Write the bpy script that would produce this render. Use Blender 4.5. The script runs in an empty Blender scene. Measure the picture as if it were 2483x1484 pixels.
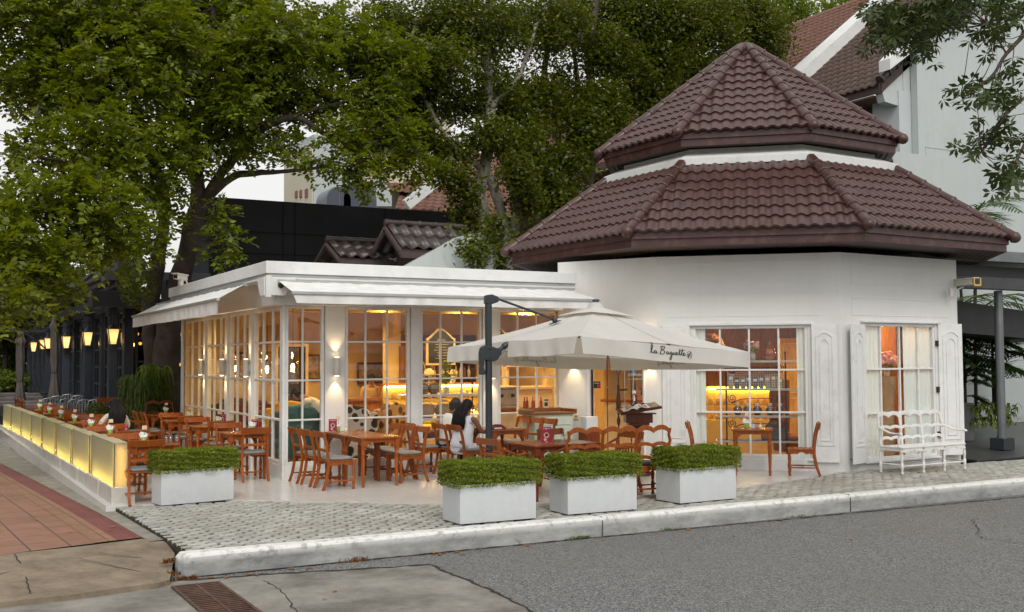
import bpy, math, random
import numpy as np
from mathutils import Vector, Matrix
R = math.radians
random.seed(7); rng = np.random.default_rng(7)
SC = bpy.context.scene; COL = SC.collection

# ------------------------------------------------------------ camera, world, sun, exposure
FW, FH, FP, EYE = 2483., 1484., 2637., 1.9
_y, _p, _r = R(29), R(2.82), R(0.32)
_f = Vector((math.sin(_y)*math.cos(_p), math.cos(_y)*math.cos(_p), math.sin(_p)))
_r0 = Vector((math.cos(_y), -math.sin(_y), 0)); _u0 = _r0.cross(_f)
_rt = math.cos(_r)*_r0 - math.sin(_r)*_u0; _up = math.cos(_r)*_u0 + math.sin(_r)*_r0
cam = bpy.data.cameras.new('camera'); camo = bpy.data.objects.new('camera', cam); COL.objects.link(camo)
mw = Matrix((_rt, _up, -_f)).transposed().to_4x4(); mw.translation = (0, 0, EYE); camo.matrix_world = mw
cam.lens = 36*FP/FW; cam.sensor_width = 36; cam.clip_end = 2000; cam.clip_start = .1
SC.camera = camo

world = bpy.data.worlds.new('World'); SC.world = world; world.use_nodes = True
wn, wl = world.node_tree.nodes, world.node_tree.links
bg = wn['Background']; sky = wn.new('ShaderNodeTexSky'); sky.sky_type = 'NISHITA'; sky.sun_disc = False
SUN_EL, SUN_ROT = R(48), R(200)
sky.sun_elevation = SUN_EL; sky.sun_rotation = SUN_ROT; sky.air_density = 1.0; sky.dust_density = 4.0; sky.ozone_density = 1.0
hs = wn.new('ShaderNodeHueSaturation'); hs.inputs['Saturation'].default_value = .22
wl.new(sky.outputs[0], hs.inputs['Color'])
tint = wn.new('ShaderNodeMix'); tint.data_type = 'RGBA'; tint.blend_type = 'MIX'; tint.inputs[0].default_value = .5
tint.inputs[7].default_value = (9.9, 9.75, 9.35, 1)
wl.new(hs.outputs[0], tint.inputs[6]); wl.new(tint.outputs[2], bg.inputs[0]); bg.inputs[1].default_value = .11
sl = bpy.data.lights.new('sun', 'SUN'); sl.energy = .9; sl.angle = R(14); sl.color = (1, .96, .9)
so = bpy.data.objects.new('sun', sl); COL.objects.link(so)
# sky sun_rotation: 0 = +Y, clockwise seen from above
sd = Vector((math.sin(SUN_ROT)*math.cos(SUN_EL), math.cos(SUN_ROT)*math.cos(SUN_EL), math.sin(SUN_EL)))
so.rotation_euler = sd.to_track_quat('Z', 'Y').to_euler(); so.location = (0, 0, 30)
SC.view_settings.view_transform = 'Standard'; SC.view_settings.look = 'None'; SC.view_settings.gamma = 1
SC.view_settings.exposure = 0.26
SC.cycles.max_bounces = 8; SC.cycles.transparent_max_bounces = 16; SC.cycles.diffuse_bounces = 3
SC.cycles.glossy_bounces = 3; SC.cycles.sample_clamp_indirect = 4; SC.cycles.caustics_reflective = False; SC.cycles.caustics_refractive = False
SC.cycles.use_denoising = True

def _ray(u, v): return (_f*FP + _rt*(u-FW/2) - _up*(v-FH/2)).normalized()
def atz(u, v, z=0.):
    d = _ray(u, v); return Vector((0, 0, EYE)) + d*((z-EYE)/d.z)
def aty(u, v, Y):
    d = _ray(u, v); return Vector((0, 0, EYE)) + d*(Y/d.y)
def atx(u, v, X):
    d = _ray(u, v); return Vector((0, 0, EYE)) + d*(X/d.x)

# ------------------------------------------------------------ materials
def _nt(name):
    m = bpy.data.materials.new(name); m.use_nodes = True
    return m, m.node_tree.nodes, m.node_tree.links, m.node_tree.nodes['Principled BSDF']
def c4(c): return (c[0], c[1], c[2], 1)
def mixc(n, l, fac, a, b, blend='MIX'):
    x = n.new('ShaderNodeMix'); x.data_type = 'RGBA'; x.blend_type = blend
    for k, v in ((0, fac), (6, a), (7, b)):
        if hasattr(v, 'is_linked') or hasattr(v, 'links'): l.new(v, x.inputs[k])
        else: x.inputs[k].default_value = v if k == 0 else c4(v)
    return x.outputs[2]
def noise(n, l, scale, detail=4, rough=.6, coord=None, vec='Object'):
    t = n.new('ShaderNodeTexNoise'); t.inputs['Scale'].default_value = scale; t.inputs['Detail'].default_value = detail
    t.inputs['Roughness'].default_value = rough
    if coord is None:
        c = n.new('ShaderNodeTexCoord'); coord = c.outputs[vec]
    l.new(coord, t.inputs['Vector']); return t.outputs['Fac']
def ramp(n, l, src, p0, c0, p1, c1):
    r = n.new('ShaderNodeValToRGB'); e = r.color_ramp.elements
    e[0].position = p0; e[0].color = c4(c0); e[1].position = p1; e[1].color = c4(c1); l.new(src, r.inputs[0]); return r.outputs[0]
def bump(n, l, bs, h, s, d=.01):
    b = n.new('ShaderNodeBump'); b.inputs['Strength'].default_value = s; b.inputs['Distance'].default_value = d
    l.new(h, b.inputs['Height']); l.new(b.outputs[0], bs.inputs['Normal'])
def M(name, col, rough=.5, var=.15, scale=3, bmp=0., bs=30, metal=0, dirt=None, dscale=1.5, damt=.6, spec=.5, rnd=0, vec='Object', coat=0, streak=0):
    m, n, l, b = _nt(name)
    f = noise(n, l, scale, 5, .6, vec=vec)
    lo = [max(0, c*(1-var)) for c in col]; hi = [min(1, c*(1+var)) for c in col]
    c = ramp(n, l, f, .3, lo, .7, hi)
    if streak:
        tc = n.new('ShaderNodeTexCoord'); mp = n.new('ShaderNodeMapping'); mp.inputs['Scale'].default_value = (5, 5, .35); l.new(tc.outputs['Object'], mp.inputs[0])
        f4 = noise(n, l, 1.2, 7, .75, mp.outputs[0]); c = mixc(n, l, ramp(n, l, f4, .50, (0, 0, 0), .82, (streak, streak, streak)), c, [x*.62 for x in col])
        sp = n.new('ShaderNodeSeparateXYZ'); l.new(tc.outputs['Object'], sp.inputs[0]); mr_ = n.new('ShaderNodeMapRange'); mr_.inputs[1].default_value = .55; mr_.inputs[2].default_value = .0; l.new(sp.outputs[2], mr_.inputs[0])
        mm = n.new('ShaderNodeMath'); mm.operation = 'MULTIPLY'; l.new(mr_.outputs[0], mm.inputs[0]); l.new(noise(n, l, 6, 6, .8), mm.inputs[1]); c = mixc(n, l, mm.outputs[0], c, [x*.6 for x in col])
    if dirt:
        f2 = noise(n, l, dscale, 8, .7, vec=vec); k = ramp(n, l, f2, .5, (0, 0, 0), .5+damt*.4, (1, 1, 1))
        c = mixc(n, l, k, c, dirt)
    if rnd:
        oi = n.new('ShaderNodeObjectInfo'); hsv = n.new('ShaderNodeHueSaturation')
        mr = n.new('ShaderNodeMapRange'); mr.inputs[3].default_value = 1-rnd; mr.inputs[4].default_value = 1+rnd
        l.new(oi.outputs['Random'], mr.inputs[0]); l.new(mr.outputs[0], hsv.inputs['Value']); l.new(c, hsv.inputs['Color']); c = hsv.outputs[0]
    l.new(c, b.inputs['Base Color']); b.inputs['Roughness'].default_value = rough; b.inputs['Metallic'].default_value = metal
    b.inputs['Specular IOR Level'].default_value = spec; b.inputs['Coat Weight'].default_value = coat; b.inputs['Coat Roughness'].default_value = .15
    if bmp: bump(n, l, b, noise(n, l, bs, 6, .65, vec=vec), bmp)
    return m
def EM(name, col, s):
    m, n, l, b = _nt(name); b.inputs['Base Color'].default_value = c4(col)
    b.inputs['Emission Color'].default_value = c4(col); b.inputs['Emission Strength'].default_value = s; return m
def glass(name, tint=(1, 1, 1), refl=.10, rough=.0):
    m, n, l, b = _nt(name); n.remove(b); o = n['Material Output']
    t = n.new('ShaderNodeBsdfTransparent'); t.inputs[0].default_value = c4(tint)
    g = n.new('ShaderNodeBsdfGlossy'); g.inputs['Roughness'].default_value = rough; x = n.new('ShaderNodeMixShader')
    fr = n.new('ShaderNodeFresnel'); ge = n.new('ShaderNodeNewGeometry'); mi = n.new('ShaderNodeMapRange'); mi.inputs[3].default_value = 1.45; mi.inputs[4].default_value = 1/1.45; l.new(ge.outputs['Backfacing'], mi.inputs[0]); l.new(mi.outputs[0], fr.inputs[0])
    mt = n.new('ShaderNodeMath'); mt.operation = 'MULTIPLY_ADD'; mt.inputs[1].default_value = .8; mt.inputs[2].default_value = refl*.12
    l.new(fr.outputs[0], mt.inputs[0]); l.new(mt.outputs[0], x.inputs[0]); l.new(t.outputs[0], x.inputs[1]); l.new(g.outputs[0], x.inputs[2]); l.new(x.outputs[0], o.inputs[0])
    return m
def wood(name, col, rough=.35, k=1., rnd=.12):
    m, n, l, b = _nt(name); tc = n.new('ShaderNodeTexCoord'); mp = n.new('ShaderNodeMapping'); mp.inputs['Scale'].default_value = (9*k, 9*k, 1.6*k)
    l.new(tc.outputs['Object'], mp.inputs[0]); f = noise(n, l, 3, 8, .7, mp.outputs[0])
    c = ramp(n, l, f, .3, [v*.62 for v in col], .72, [min(1, v*1.3) for v in col])
    oi = n.new('ShaderNodeObjectInfo'); hsv = n.new('ShaderNodeHueSaturation'); mr = n.new('ShaderNodeMapRange')
    mr.inputs[3].default_value = 1-rnd; mr.inputs[4].default_value = 1+rnd; l.new(oi.outputs['Random'], mr.inputs[0]); l.new(mr.outputs[0], hsv.inputs['Value'])
    l.new(c, hsv.inputs['Color']); l.new(hsv.outputs[0], b.inputs['Base Color'])
    b.inputs['Roughness'].default_value = rough; b.inputs['Specular IOR Level'].default_value = .32; bump(n, l, b, f, .12, .004); return m
def leafmat(name, dark, light, trans=.35, hue=.03):
    m, n, l, b = _nt(name); o = n['Material Output']
    g = n.new('ShaderNodeNewGeometry'); f = g.outputs['Random Per Island']
    cr = n.new('ShaderNodeValToRGB'); e = cr.color_ramp.elements; e[0].position = 0; e[0].color = c4(dark); e[0].position = .38; e[1].position = 1.0; e[1].color = c4(light)
    l.new(f, cr.inputs[0]); nz = noise(n, l, .6, 3, .5); c = mixc(n, l, ramp(n, l, nz, .35, (0, 0, 0), .65, (.8, .8, .8)), cr.outputs[0], [x*.6+y*.4 for x, y in zip(light, dark)])
    l.new(c, b.inputs['Base Color']); b.inputs['Roughness'].default_value = .42; b.inputs['Specular IOR Level'].default_value = .35
    t = n.new('ShaderNodeBsdfTranslucent'); tc = mixc(n, l, .5, c, (light[0]*2.0, light[1]*2.0, light[2]*.5)); l.new(tc, t.inputs[0])
    x = n.new('ShaderNodeMixShader'); x.inputs[0].default_value = trans; l.new(b.outputs[0], x.inputs[1]); l.new(t.outputs[0], x.inputs[2]); l.new(x.outputs[0], o.inputs[0])
    return m

# ------------------------------------------------------------ mesh builder
class MB:
    def __init__(s): s.v = []; s.f = []; s.sm = []
    def add(s, vs, fs, M4=None, smooth=False):
        o = len(s.v); s.v += [tuple(M4 @ Vector(p)) if M4 else tuple(p) for p in vs]
        s.f += [[i+o for i in f] for f in fs]; s.sm += [smooth]*len(fs); return s
    def box(s, x0, x1, y0, y1, z0, z1, M4=None):
        v = [(x, y, z) for z in (z0, z1) for y in (y0, y1) for x in (x0, x1)]
        return s.add(v, [(0, 2, 3, 1), (4, 5, 7, 6), (0, 1, 5, 4), (2, 6, 7, 3), (0, 4, 6, 2), (1, 3, 7, 5)], M4)
    def prism(s, pts, a, b, M4=None, axis='z'):
        n = len(pts)
        f3 = {'z': lambda p, t: (p[0], p[1], t), 'y': lambda p, t: (p[0], t, p[1]), 'x': lambda p, t: (t, p[0], p[1])}[axis]
        v = [f3(p, a) for p in pts] + [f3(p, b) for p in pts]
        return s.add(v, [list(range(n))[::-1], list(range(n, 2*n))] + [(i, (i+1) % n, (i+1) % n+n, i+n) for i in range(n)], M4)
    def tube(s, pts, rad, n=8, M4=None, cap=True, sx=1., smooth=True):
        pts = [Vector(p) for p in pts]; k = len(pts)
        if not hasattr(rad, '__len__'): rad = [rad]*k
        v = []; ref = None
        for i, p in enumerate(pts):
            t = (pts[min(i+1, k-1)] - pts[max(i-1, 0)]).normalized()
            if ref is None: ref = Vector((0, 0, 1)) if abs(t.z) < .9 else Vector((1, 0, 0))
            a = t.cross(ref).normalized(); b = a.cross(t).normalized(); ref = b
            for j in range(n):
                q = 2*math.pi*j/n + (math.pi/4 if n == 4 else 0); v.append(p + a*math.cos(q)*rad[i]*sx + b*math.sin(q)*rad[i])
        f = [(i*n+j, i*n+(j+1) % n, (i+1)*n+(j+1) % n, (i+1)*n+j) for i in range(k-1) for j in range(n)]
        s.add(v, f, M4, smooth)
        if cap:
            s.add(v[:n], [list(range(n))[::-1]], M4); s.add(v[-n:], [list(range(n))], M4)
        return s
    def lathe(s, prof, n=12, M4=None, smooth=True):
        v = [(r*math.cos(2*math.pi*j/n), r*math.sin(2*math.pi*j/n), z) for r, z in prof for j in range(n)]; k = len(prof)
        s.add(v, [(i*n+j, i*n+(j+1) % n, (i+1)*n+(j+1) % n, (i+1)*n+j) for i in range(k-1) for j in range(n)], M4, smooth)
        s.add(v[:n], [list(range(n))[::-1]], M4); s.add(v[-n:], [list(range(n))], M4); return s
    def ball(s, c, r, n=10, M4=None):
        if not hasattr(r, '__len__'): r = (r, r, r)
        v = []; f = []; m = n//2+1
        for i in range(m+1):
            th = math.pi*i/m
            for j in range(n): v.append((c[0]+r[0]*math.sin(th)*math.cos(2*math.pi*j/n), c[1]+r[1]*math.sin(th)*math.sin(2*math.pi*j/n), c[2]+r[2]*math.cos(th)))
        f = [(i*n+j, (i+1)*n+j, (i+1)*n+(j+1) % n, i*n+(j+1) % n) for i in range(m) for j in range(n)]
        return s.add(v, f, M4, True)
    def build(s, name, mat, parent=None, bevel=0., seg=1, sub=0, uvless=True):
        me = bpy.data.meshes.new(name); me.from_pydata(s.v, [], s.f); me.update()
        me.polygons.foreach_set('use_smooth', s.sm)
        return link(name, me, mat, parent, bevel, seg, sub)
def link(name, me, mat, parent=None, bevel=0., seg=1, sub=0):
    o = bpy.data.objects.new(name, me); COL.objects.link(o)
    if mat: me.materials.append(mat)
    if parent: o.parent = parent
    if bevel:
        b = o.modifiers.new('bevel', 'BEVEL'); b.width = bevel; b.segments = seg; b.limit_method = 'ANGLE'; b.angle_limit = R(40)
    if sub:
        b = o.modifiers.new('sub', 'SUBSURF'); b.levels = b.render_levels = sub
    return o
def npmesh(name, V, F, mat, parent=None, smooth=False):
    me = bpy.data.meshes.new(name); V = np.asarray(V, np.float32); F = np.asarray(F, np.int32); k = F.shape[1]
    me.vertices.add(len(V)); me.vertices.foreach_set('co', V.ravel()); me.loops.add(F.size); me.loops.foreach_set('vertex_index', F.ravel())
    me.polygons.add(len(F)); me.polygons.foreach_set('loop_start', np.arange(0, F.size, k, dtype=np.int32))
    try: me.polygons.foreach_set('loop_total', np.full(len(F), k, np.int32))
    except Exception: pass
    if smooth: me.polygons.foreach_set('use_smooth', np.ones(len(F), bool))
    me.update(calc_edges=True); return link(name, me, mat, parent)
def tag(o, label=None, cat=None, group=None, kind=None):
    if label: o['label'] = label
    if cat: o['category'] = cat
    if group: o['group'] = group
    if kind: o['kind'] = kind
    return o
def thing(name, label, cat, loc=(0, 0, 0), rz=0., group=None, s=1.):
    o = bpy.data.objects.new(name, None); COL.objects.link(o); o.location = loc; o.rotation_euler = (0, 0, rz); o.scale = (s, s, s)
    o.empty_display_size = .1
    return tag(o, label, cat, group)
def struct(o): o['kind'] = 'structure'; return o
def copy_tree(o, loc=None, rz=None, label=None, parent=None, s=None):
    c = o.copy(); COL.objects.link(c)
    if parent: c.parent = parent
    if loc is not None: c.location = loc
    if rz is not None: c.rotation_euler = (0, 0, rz)
    if label: c['label'] = label
    if s: c.scale = (s, s, s)
    for ch in KIDS.get(o.name, []) or [x for x in o.children]: copy_tree(ch, parent=c)
    return c
KIDS = {}
def T(x=0, y=0, z=0, rz=0., rx=0., ry=0.): return Matrix.Translation((x, y, z)) @ Matrix.Rotation(rz, 4, 'Z') @ Matrix.Rotation(ry, 4, 'Y') @ Matrix.Rotation(rx, 4, 'X')
def wallM(P0, P1):  # local x along the wall, local y = outward, z up; outward is to the right of P0->P1
    d = Vector((P1[0]-P0[0], P1[1]-P0[1], 0)).normalized(); n = Vector((d.y, -d.x, 0))
    m = Matrix((d, n, Vector((0, 0, 1)))).transposed().to_4x4(); m.translation = (P0[0], P0[1], 0); return m

# ------------------------------------------------------------ palette
WHITE = M('white_paint', (.74, .75, .74), .55, .05, 2, .08, 25, dirt=(.52, .51, .47), dscale=2.2, damt=1.2)
WHITE2 = M('white_timber', (.76, .765, .75), .4, .04, 3, .05, 40, dirt=(.5, .48, .42), dscale=5, damt=1.3)
STUCCO = M('warm_white_render', (.735, .735, .705), .75, .02, .8, .14, 22, dirt=(.60, .61, .58), dscale=.5, damt=2.2, streak=.22)
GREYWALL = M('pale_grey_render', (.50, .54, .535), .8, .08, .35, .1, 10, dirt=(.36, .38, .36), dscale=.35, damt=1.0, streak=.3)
ROOFT = M('maroon_glazed_tile', (.066, .029, .024), .36, .22, 2.5, .06, 12, dirt=(.105, .062, .056), dscale=3.5, damt=1.0, vec='Object')
FASC = M('maroon_timber', (.06, .022, .018), .38, .2, 4, .1, 20, dirt=(.14, .07, .06), dscale=5)
SOFF = M('dark_soffit_boards', (.07, .045, .04), .6, .2, 6)
CHW = wood('orange_red_stained_wood', (.30, .074, .012), .33)
CHW2 = wood('reddish_brown_wood', (.18, .040, .012), .35)
TBW = wood('honey_table_wood', (.33, .10, .022), .24)
DKW = wood('dark_mahogany', (.10, .028, .014), .3)
CUSH = M('grey_vinyl', (.20, .205, .20), .5, .1, 6, .05, 60)
CUSHD = M('charcoal_vinyl', (.03, .032, .035), .5)
STEEL = M('anthracite_steel', (.035, .042, .048), .42, .1, 20, metal=.3)
BLUEB = M('blue_black_paint', (.030, .037, .050), .42, .15, 3, .05, 30)
BLACKW = M('charcoal_wall', (.022, .023, .028), .75, .2, 1.2, .1, 30)
CANV = M('offwhite_canvas', (.74, .73, .69), .85, .05, 3, .1, 90, dirt=(.58, .56, .5), dscale=2)
AWN = M('weathered_awning_cloth', (.72, .72, .70), .8, .07, 4, .15, 30, dirt=(.5, .48, .43), dscale=3.5, damt=1.0)
GLASS = glass('clear_glass'); GLASSD = glass('tinted_glass', (.55, .6, .6), .35)
CREAM = M('cream_paint', (.72, .56, .36), .6, .06, 2)
BRONZE = M('rusted_iron', (.05, .032, .026), .6, .3, 30, metal=.5)
LETW = M('white_lettering', (.8, .8, .78), .5, 0); LETK = M('black_lettering', (.012, .012, .012), .5, 0)
WARMC = (1.0, .60, .24)
# ------------------------------------------------------------ ground
def asphalt():
    m, n, l, b = _nt('asphalt'); tc = n.new('ShaderNodeTexCoord')
    v = n.new('ShaderNodeTexVoronoi'); v.inputs['Scale'].default_value = 70; l.new(tc.outputs['Object'], v.inputs['Vector'])
    c = ramp(n, l, v.outputs['Color'], .12, (.036, .037, .040), .92, (.275, .275, .27))
    f = noise(n, l, .45, 8, .65); c = mixc(n, l, ramp(n, l, f, .4, (0, 0, 0), .7, (.55, .55, .55)), c, (.135, .132, .12))
    f3 = noise(n, l, 2.3, 9, .75); c = mixc(n, l, ramp(n, l, f3, .58, (0, 0, 0), .72, (.5, .5, .5)), c, (.07, .07, .07))
    l.new(c, b.inputs['Base Color']); b.inputs['Roughness'].default_value = .82; bump(n, l, b, v.outputs['Distance'], .9, .006); return m
def concrete(name, col, dark, k=1.):
    m, n, l, b = _nt(name); f = noise(n, l, 1.6*k, 10, .72); c = ramp(n, l, f, .36, dark, .62, col)
    f2 = noise(n, l, 60, 3, .6); c = mixc(n, l, ramp(n, l, f2, .35, (.35, .35, .35), .5, (0, 0, 0)), c, dark)
    v = n.new('ShaderNodeTexVoronoi'); v.inputs['Scale'].default_value = 4.2; tc = n.new('ShaderNodeTexCoord'); l.new(tc.outputs['Object'], v.inputs['Vector'])
    c = mixc(n, l, ramp(n, l, v.outputs['Distance'], .035, (.75, .75, .75), .06, (0, 0, 0)), c, (.07, .065, .06))
    l.new(c, b.inputs['Base Color']); b.inputs['Roughness'].default_value = .88; bump(n, l, b, f2, .5, .004); return m
def kerbmat():
    m, n, l, b = _nt('worn_painted_kerb'); tc = n.new('ShaderNodeTexCoord'); mp = n.new('ShaderNodeMapping'); mp.inputs['Scale'].default_value = (1, 1, 2.5)
    l.new(tc.outputs['Object'], mp.inputs[0]); f = noise(n, l, 1.5, 10, .75, mp.outputs[0]); c = ramp(n, l, f, .34, (.20, .205, .205), .66, (.47, .475, .46))
    sp = n.new('ShaderNodeSeparateXYZ'); l.new(tc.outputs['Object'], sp.inputs[0]); top = n.new('ShaderNodeMapRange')
    top.inputs[1].default_value = -.09; top.inputs[2].default_value = -.02; l.new(sp.outputs[2], top.inputs[0])
    f2 = noise(n, l, 9, 6, .7); wear = n.new('ShaderNodeMath'); wear.operation = 'MULTIPLY'; l.new(top.outputs[0], wear.inputs[0])
    l.new(ramp(n, l, f2, .36, (.2, .2, .2), .5, (1, 1, 1)), wear.inputs[1]); c = mixc(n, l, wear.outputs[0], c, (.70, .70, .67))
    f3 = noise(n, l, 3.3, 8, .8); c = mixc(n, l, ramp(n, l, f3, .60, (0, 0, 0), .66, (.7, .7, .7)), c, (.16, .165, .17))
    l.new(c, b.inputs['Base Color']); b.inputs['Roughness'].default_value = .8; bump(n, l, b, f2, .5, .01); return m
ASPH = asphalt(); CONC = concrete('old_concrete', (.29, .275, .24), (.125, .118, .10), .8); CONC2 = concrete('tan_concrete', (.27, .215, .15), (.145, .11, .075), 1.6)
CONC3 = concrete('edge_concrete', (.31, .285, .24), (.17, .16, .13), 1.8); KERB = kerbmat()
RZ = -.22
def plane(name, pts, mat, z=None, kind='structure', th=.03):
    b = MB(); P = [(p[0], p[1], p[2] if z is None else z) for p in pts]; n = len(P)
    b.add(P + [(p[0], p[1], p[2]-th) for p in P], [list(range(n)), list(range(n, 2*n))[::-1]] + [(i, i+n, (i+1) % n+n, (i+1) % n) for i in range(n)])
    o = b.build(name, mat); o['kind'] = kind; return o
plane('ground', [(-400, -300), (900, -300), (900, 900), (-400, 900)], M('far_ground', (.09, .10, .07), .9, .3, .2), z=-1.3)
plane('road', [(-60, -40), (140, -40), (140, 11.2), (-60, 11.2)], ASPH, z=RZ, th=.2)
# old concrete panel at the corner of the road, 4 mm above the asphalt
cp = [atz(-200, 1452, RZ), atz(415, 1408, RZ), atz(640, 1392, RZ), atz(1045, 1371, RZ), atz(1110, 1400, RZ), atz(1190, 1432, RZ), atz(1300, 1490, RZ), atz(1500, 1700, RZ), atz(-200, 1800, RZ)]
plane('road_concrete', cp, CONC, z=RZ+.006, th=.004)
# cracks in the concrete panel
def crack(name, pts, w, z, mat, jit=.02):
    b = MB(); P = []
    for i in range(len(pts)-1):
        a, c = Vector(pts[i][:2]), Vector(pts[i+1][:2]); k = max(2, int((c-a).length/.08))
        for j in range(k): P.append(a.lerp(c, j/k) + Vector((random.uniform(-jit, jit), random.uniform(-jit, jit))))
    P.append(Vector(pts[-1][:2])); v = []; f = []
    for i, p in enumerate(P):
        d = (P[min(i+1, len(P)-1)]-P[max(i-1, 0)]).normalized(); nn = Vector((-d.y, d.x)); ww = w*random.uniform(.4, 1.3)
        v += [(p.x+nn.x*ww, p.y+nn.y*ww, z), (p.x-nn.x*ww, p.y-nn.y*ww, z)]
    f = [(2*i, 2*i+1, 2*i+3, 2*i+2) for i in range(len(P)-1)]; b.add(v, f); o = b.build(name, mat); o['kind'] = 'structure'; return o
DARKD = M('dark_joint_dirt', (.028, .024, .018), .95, .3, 8)
crack('road_crack', [atz(1045, 1371, RZ), atz(1110, 1400, RZ), atz(1190, 1432, RZ), atz(1300, 1490, RZ)], .018, RZ+.011, DARKD)
crack('road_crack', [atz(640, 1410, RZ), atz(690, 1440, RZ), atz(720, 1490, RZ)], .008, RZ+.011, DARKD)
crack('road_crack', [atz(415, 1411, RZ), atz(640, 1395, RZ), atz(900, 1380, RZ), atz(1045, 1371, RZ)], .03, RZ+.010, DARKD)
crack('road_crack', [atz(430, 1404, RZ), atz(1300, 1318, RZ), atz(2483, 1205, RZ)], .02, RZ+.009, DARKD, .012)
# kerb: one rounded bar
kb = MB(); prof = [(0, -.24), (-.012, -.02), (.0, .0), (.03, .012), (.20, .008), (.21, -.02), (.21, -.24)]
xs = [2.36, 2.40, 2.46] + list(np.arange(3.4, 70, 1.0)); v = []
for i, x in enumerate(xs):
    for (py, pz) in prof:
        sh = (.10, .03, 0)[i] if i < 3 else 0
        v.append((x, 10.98 + py*(1-sh*3) + sh + random.uniform(-.004, .004), pz*(1 if pz < 0 else 1) - (0.05 if i == 0 and pz > -.1 else 0) + random.uniform(-.004, .004)))
n = len(prof); kb.add(v, [(i*n+j, i*n+j+1, (i+1)*n+j+1, (i+1)*n+j) for i in range(len(xs)-1) for j in range(n-1)] + [tuple(range(n))[::-1]])
for x_ in np.arange(7.3, 40, 4.1):
    jj = MB().box(x_-.004, x_+.004, 10.960, 10.978, -.22, -.03).box(x_-.004, x_+.004, 10.985, 11.17, .005, .0145).build('kerb_joint', DARKD_ if 'DARKD_' in globals() else globals().setdefault('DARKD_', M('kerb_joint_dirt', (.09, .085, .075), .9))); jj['kind'] = 'structure'
k = kb.build('kerb', KERB, bevel=.012, seg=2); k['kind'] = 'structure'
# sand bed under the setts
COBW = [(2.5, 11.18), (75, 11.18), (75, 13.45), (13.7, 13.2), (13.0, 13.0), (11, 12.5), (7.2, 12.35), (6.47, 12.95), (3.9, 14.95), (2.42, 15.16)]
plane('sand_bed', COBW, M('jointing_dirt', (.022, .018, .012), .95, .4, 9, dirt=(.10, .12, .05), dscale=3), z=-.022, th=.3)
# the setts: interlocking stones, each with a worn crown
def inside(x, y, P):
    c = False; j = len(P)-1
    for i in range(len(P)):
        if (P[i][1] > y) != (P[j][1] > y) and x < (P[j][0]-P[i][0])*(y-P[i][1])/(P[j][1]-P[i][1])+P[i][0]: c = not c
        j = i
    return c
def setts():
    V = []; F4 = []; base = [(-.10, -.040), (-.035, -.052), (.03, -.034), (.098, -.046), (.104, .034), (.04, .050), (-.03, .036), (-.104, .046)]
    row = 0; y = 11.26
    while y < 15.2:
        x = 2.45 + (row % 2)*.108 + random.uniform(-.01, .01)
        while x < 24:
            wear = .5+.5*math.sin(x*1.7+y*2.3)*math.cos(x*.6-y*1.9); gap = .80 + .10*wear if x > 6 else .70+.10*wear
            if inside(x, y, COBW):
                zz = -.004 + random.uniform(-.006, .005); tl = (random.uniform(-.03, .03), random.uniform(-.05, .05)); o = len(V)
                ring = [(x+px_*random.uniform(.95, 1.06)*(gap+.12), y+py_*random.uniform(.9, 1.08)*(gap+.12)) for px_, py_ in base]
                for s_, dz in ((1.0, -.03), (.97, -.006), (.86, 0.0)):
                    for rx_, ry_ in ring: V.append((max(x+(rx_-x)*s_, 2.5-(y-11.18)*.02), y+(ry_-y)*s_, zz+dz+(rx_-x)*tl[0]+(ry_-y)*tl[1]))
                V.append((x, y, zz+.002))
                for k_ in range(2):
                    for j in range(8): F4.append((o+k_*8+j, o+k_*8+(j+1) % 8, o+(k_+1)*8+(j+1) % 8, o+(k_+1)*8+j))
                for j in range(0, 8, 2): F4.append((o+16+j, o+16+(j+1) % 8, o+16+(j+2) % 8, o+24))
            x += .214
        y += .101; row += 1
    m, n, l, b = _nt('grey_granite_setts'); g = n.new('ShaderNodeNewGeometry')
    c = ramp(n, l, g.outputs['Random Per Island'], 0, (.31, .305, .275), 1, (.50, .495, .455)); f = noise(n, l, 1.1, 6, .6)
    c = mixc(n, l, ramp(n, l, f, .42, (.6, .6, .6), .62, (0, 0, 0)), c, (.29, .28, .23)); f2 = noise(n, l, 70, 4, .7); c = mixc(n, l, ramp(n, l, f2, .3, (.5, .5, .5), .55, (0, 0, 0)), c, (.17, .165, .15))
    l.new(c, b.inputs['Base Color']); b.inputs['Roughness'].default_value = .75; bump(n, l, b, f2, .4, .004)
    o = npmesh('cobblestone_paving', V, F4, m); o['kind'] = 'structure'
setts()
plane('dark_paving', [(17.4, 13.6), (75, 13.3), (75, 30), (17.4, 30)], M('wet_dark_paving', (.06, .06, .06), .35, .2, 3), z=-.01)
# terrace floor of big cream tiles
m, n, l, b = _nt('cream_floor_tiles'); tc = n.new('ShaderNodeTexCoord'); bt = n.new('ShaderNodeTexBrick'); bt.offset = 0
bt.inputs['Scale'].default_value = 1; bt.inputs['Brick Width'].default_value = .9; bt.inputs['Row Height'].default_value = .9; bt.inputs['Mortar Size'].default_value = .003
bt.inputs['Color1'].default_value = c4((.60, .59, .56)); bt.inputs['Color2'].default_value = c4((.64, .63, .60)); bt.inputs['Mortar'].default_value = c4((.35, .33, .30))
l.new(tc.outputs['Object'], bt.inputs['Vector']); f = noise(n, l, 1.5, 6, .6); l.new(mixc(n, l, ramp(n, l, f, .45, (0, 0, 0), .8, (.5, .5, .5)), bt.outputs[0], (.52, .49, .43)), b.inputs['Base Color'])
b.inputs['Roughness'].default_value = .22; FLOOR = m
plane('terrace_floor', [(2.3, 15.18), (3.9, 14.97), (6.47, 12.97), (7.2, 12.4), (11, 12.52), (13.0, 13.05), (13.72, 13.3), (16.8, 13.48), (16.8, 40), (2.3, 40)], FLOOR, z=.004, th=.25)
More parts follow.
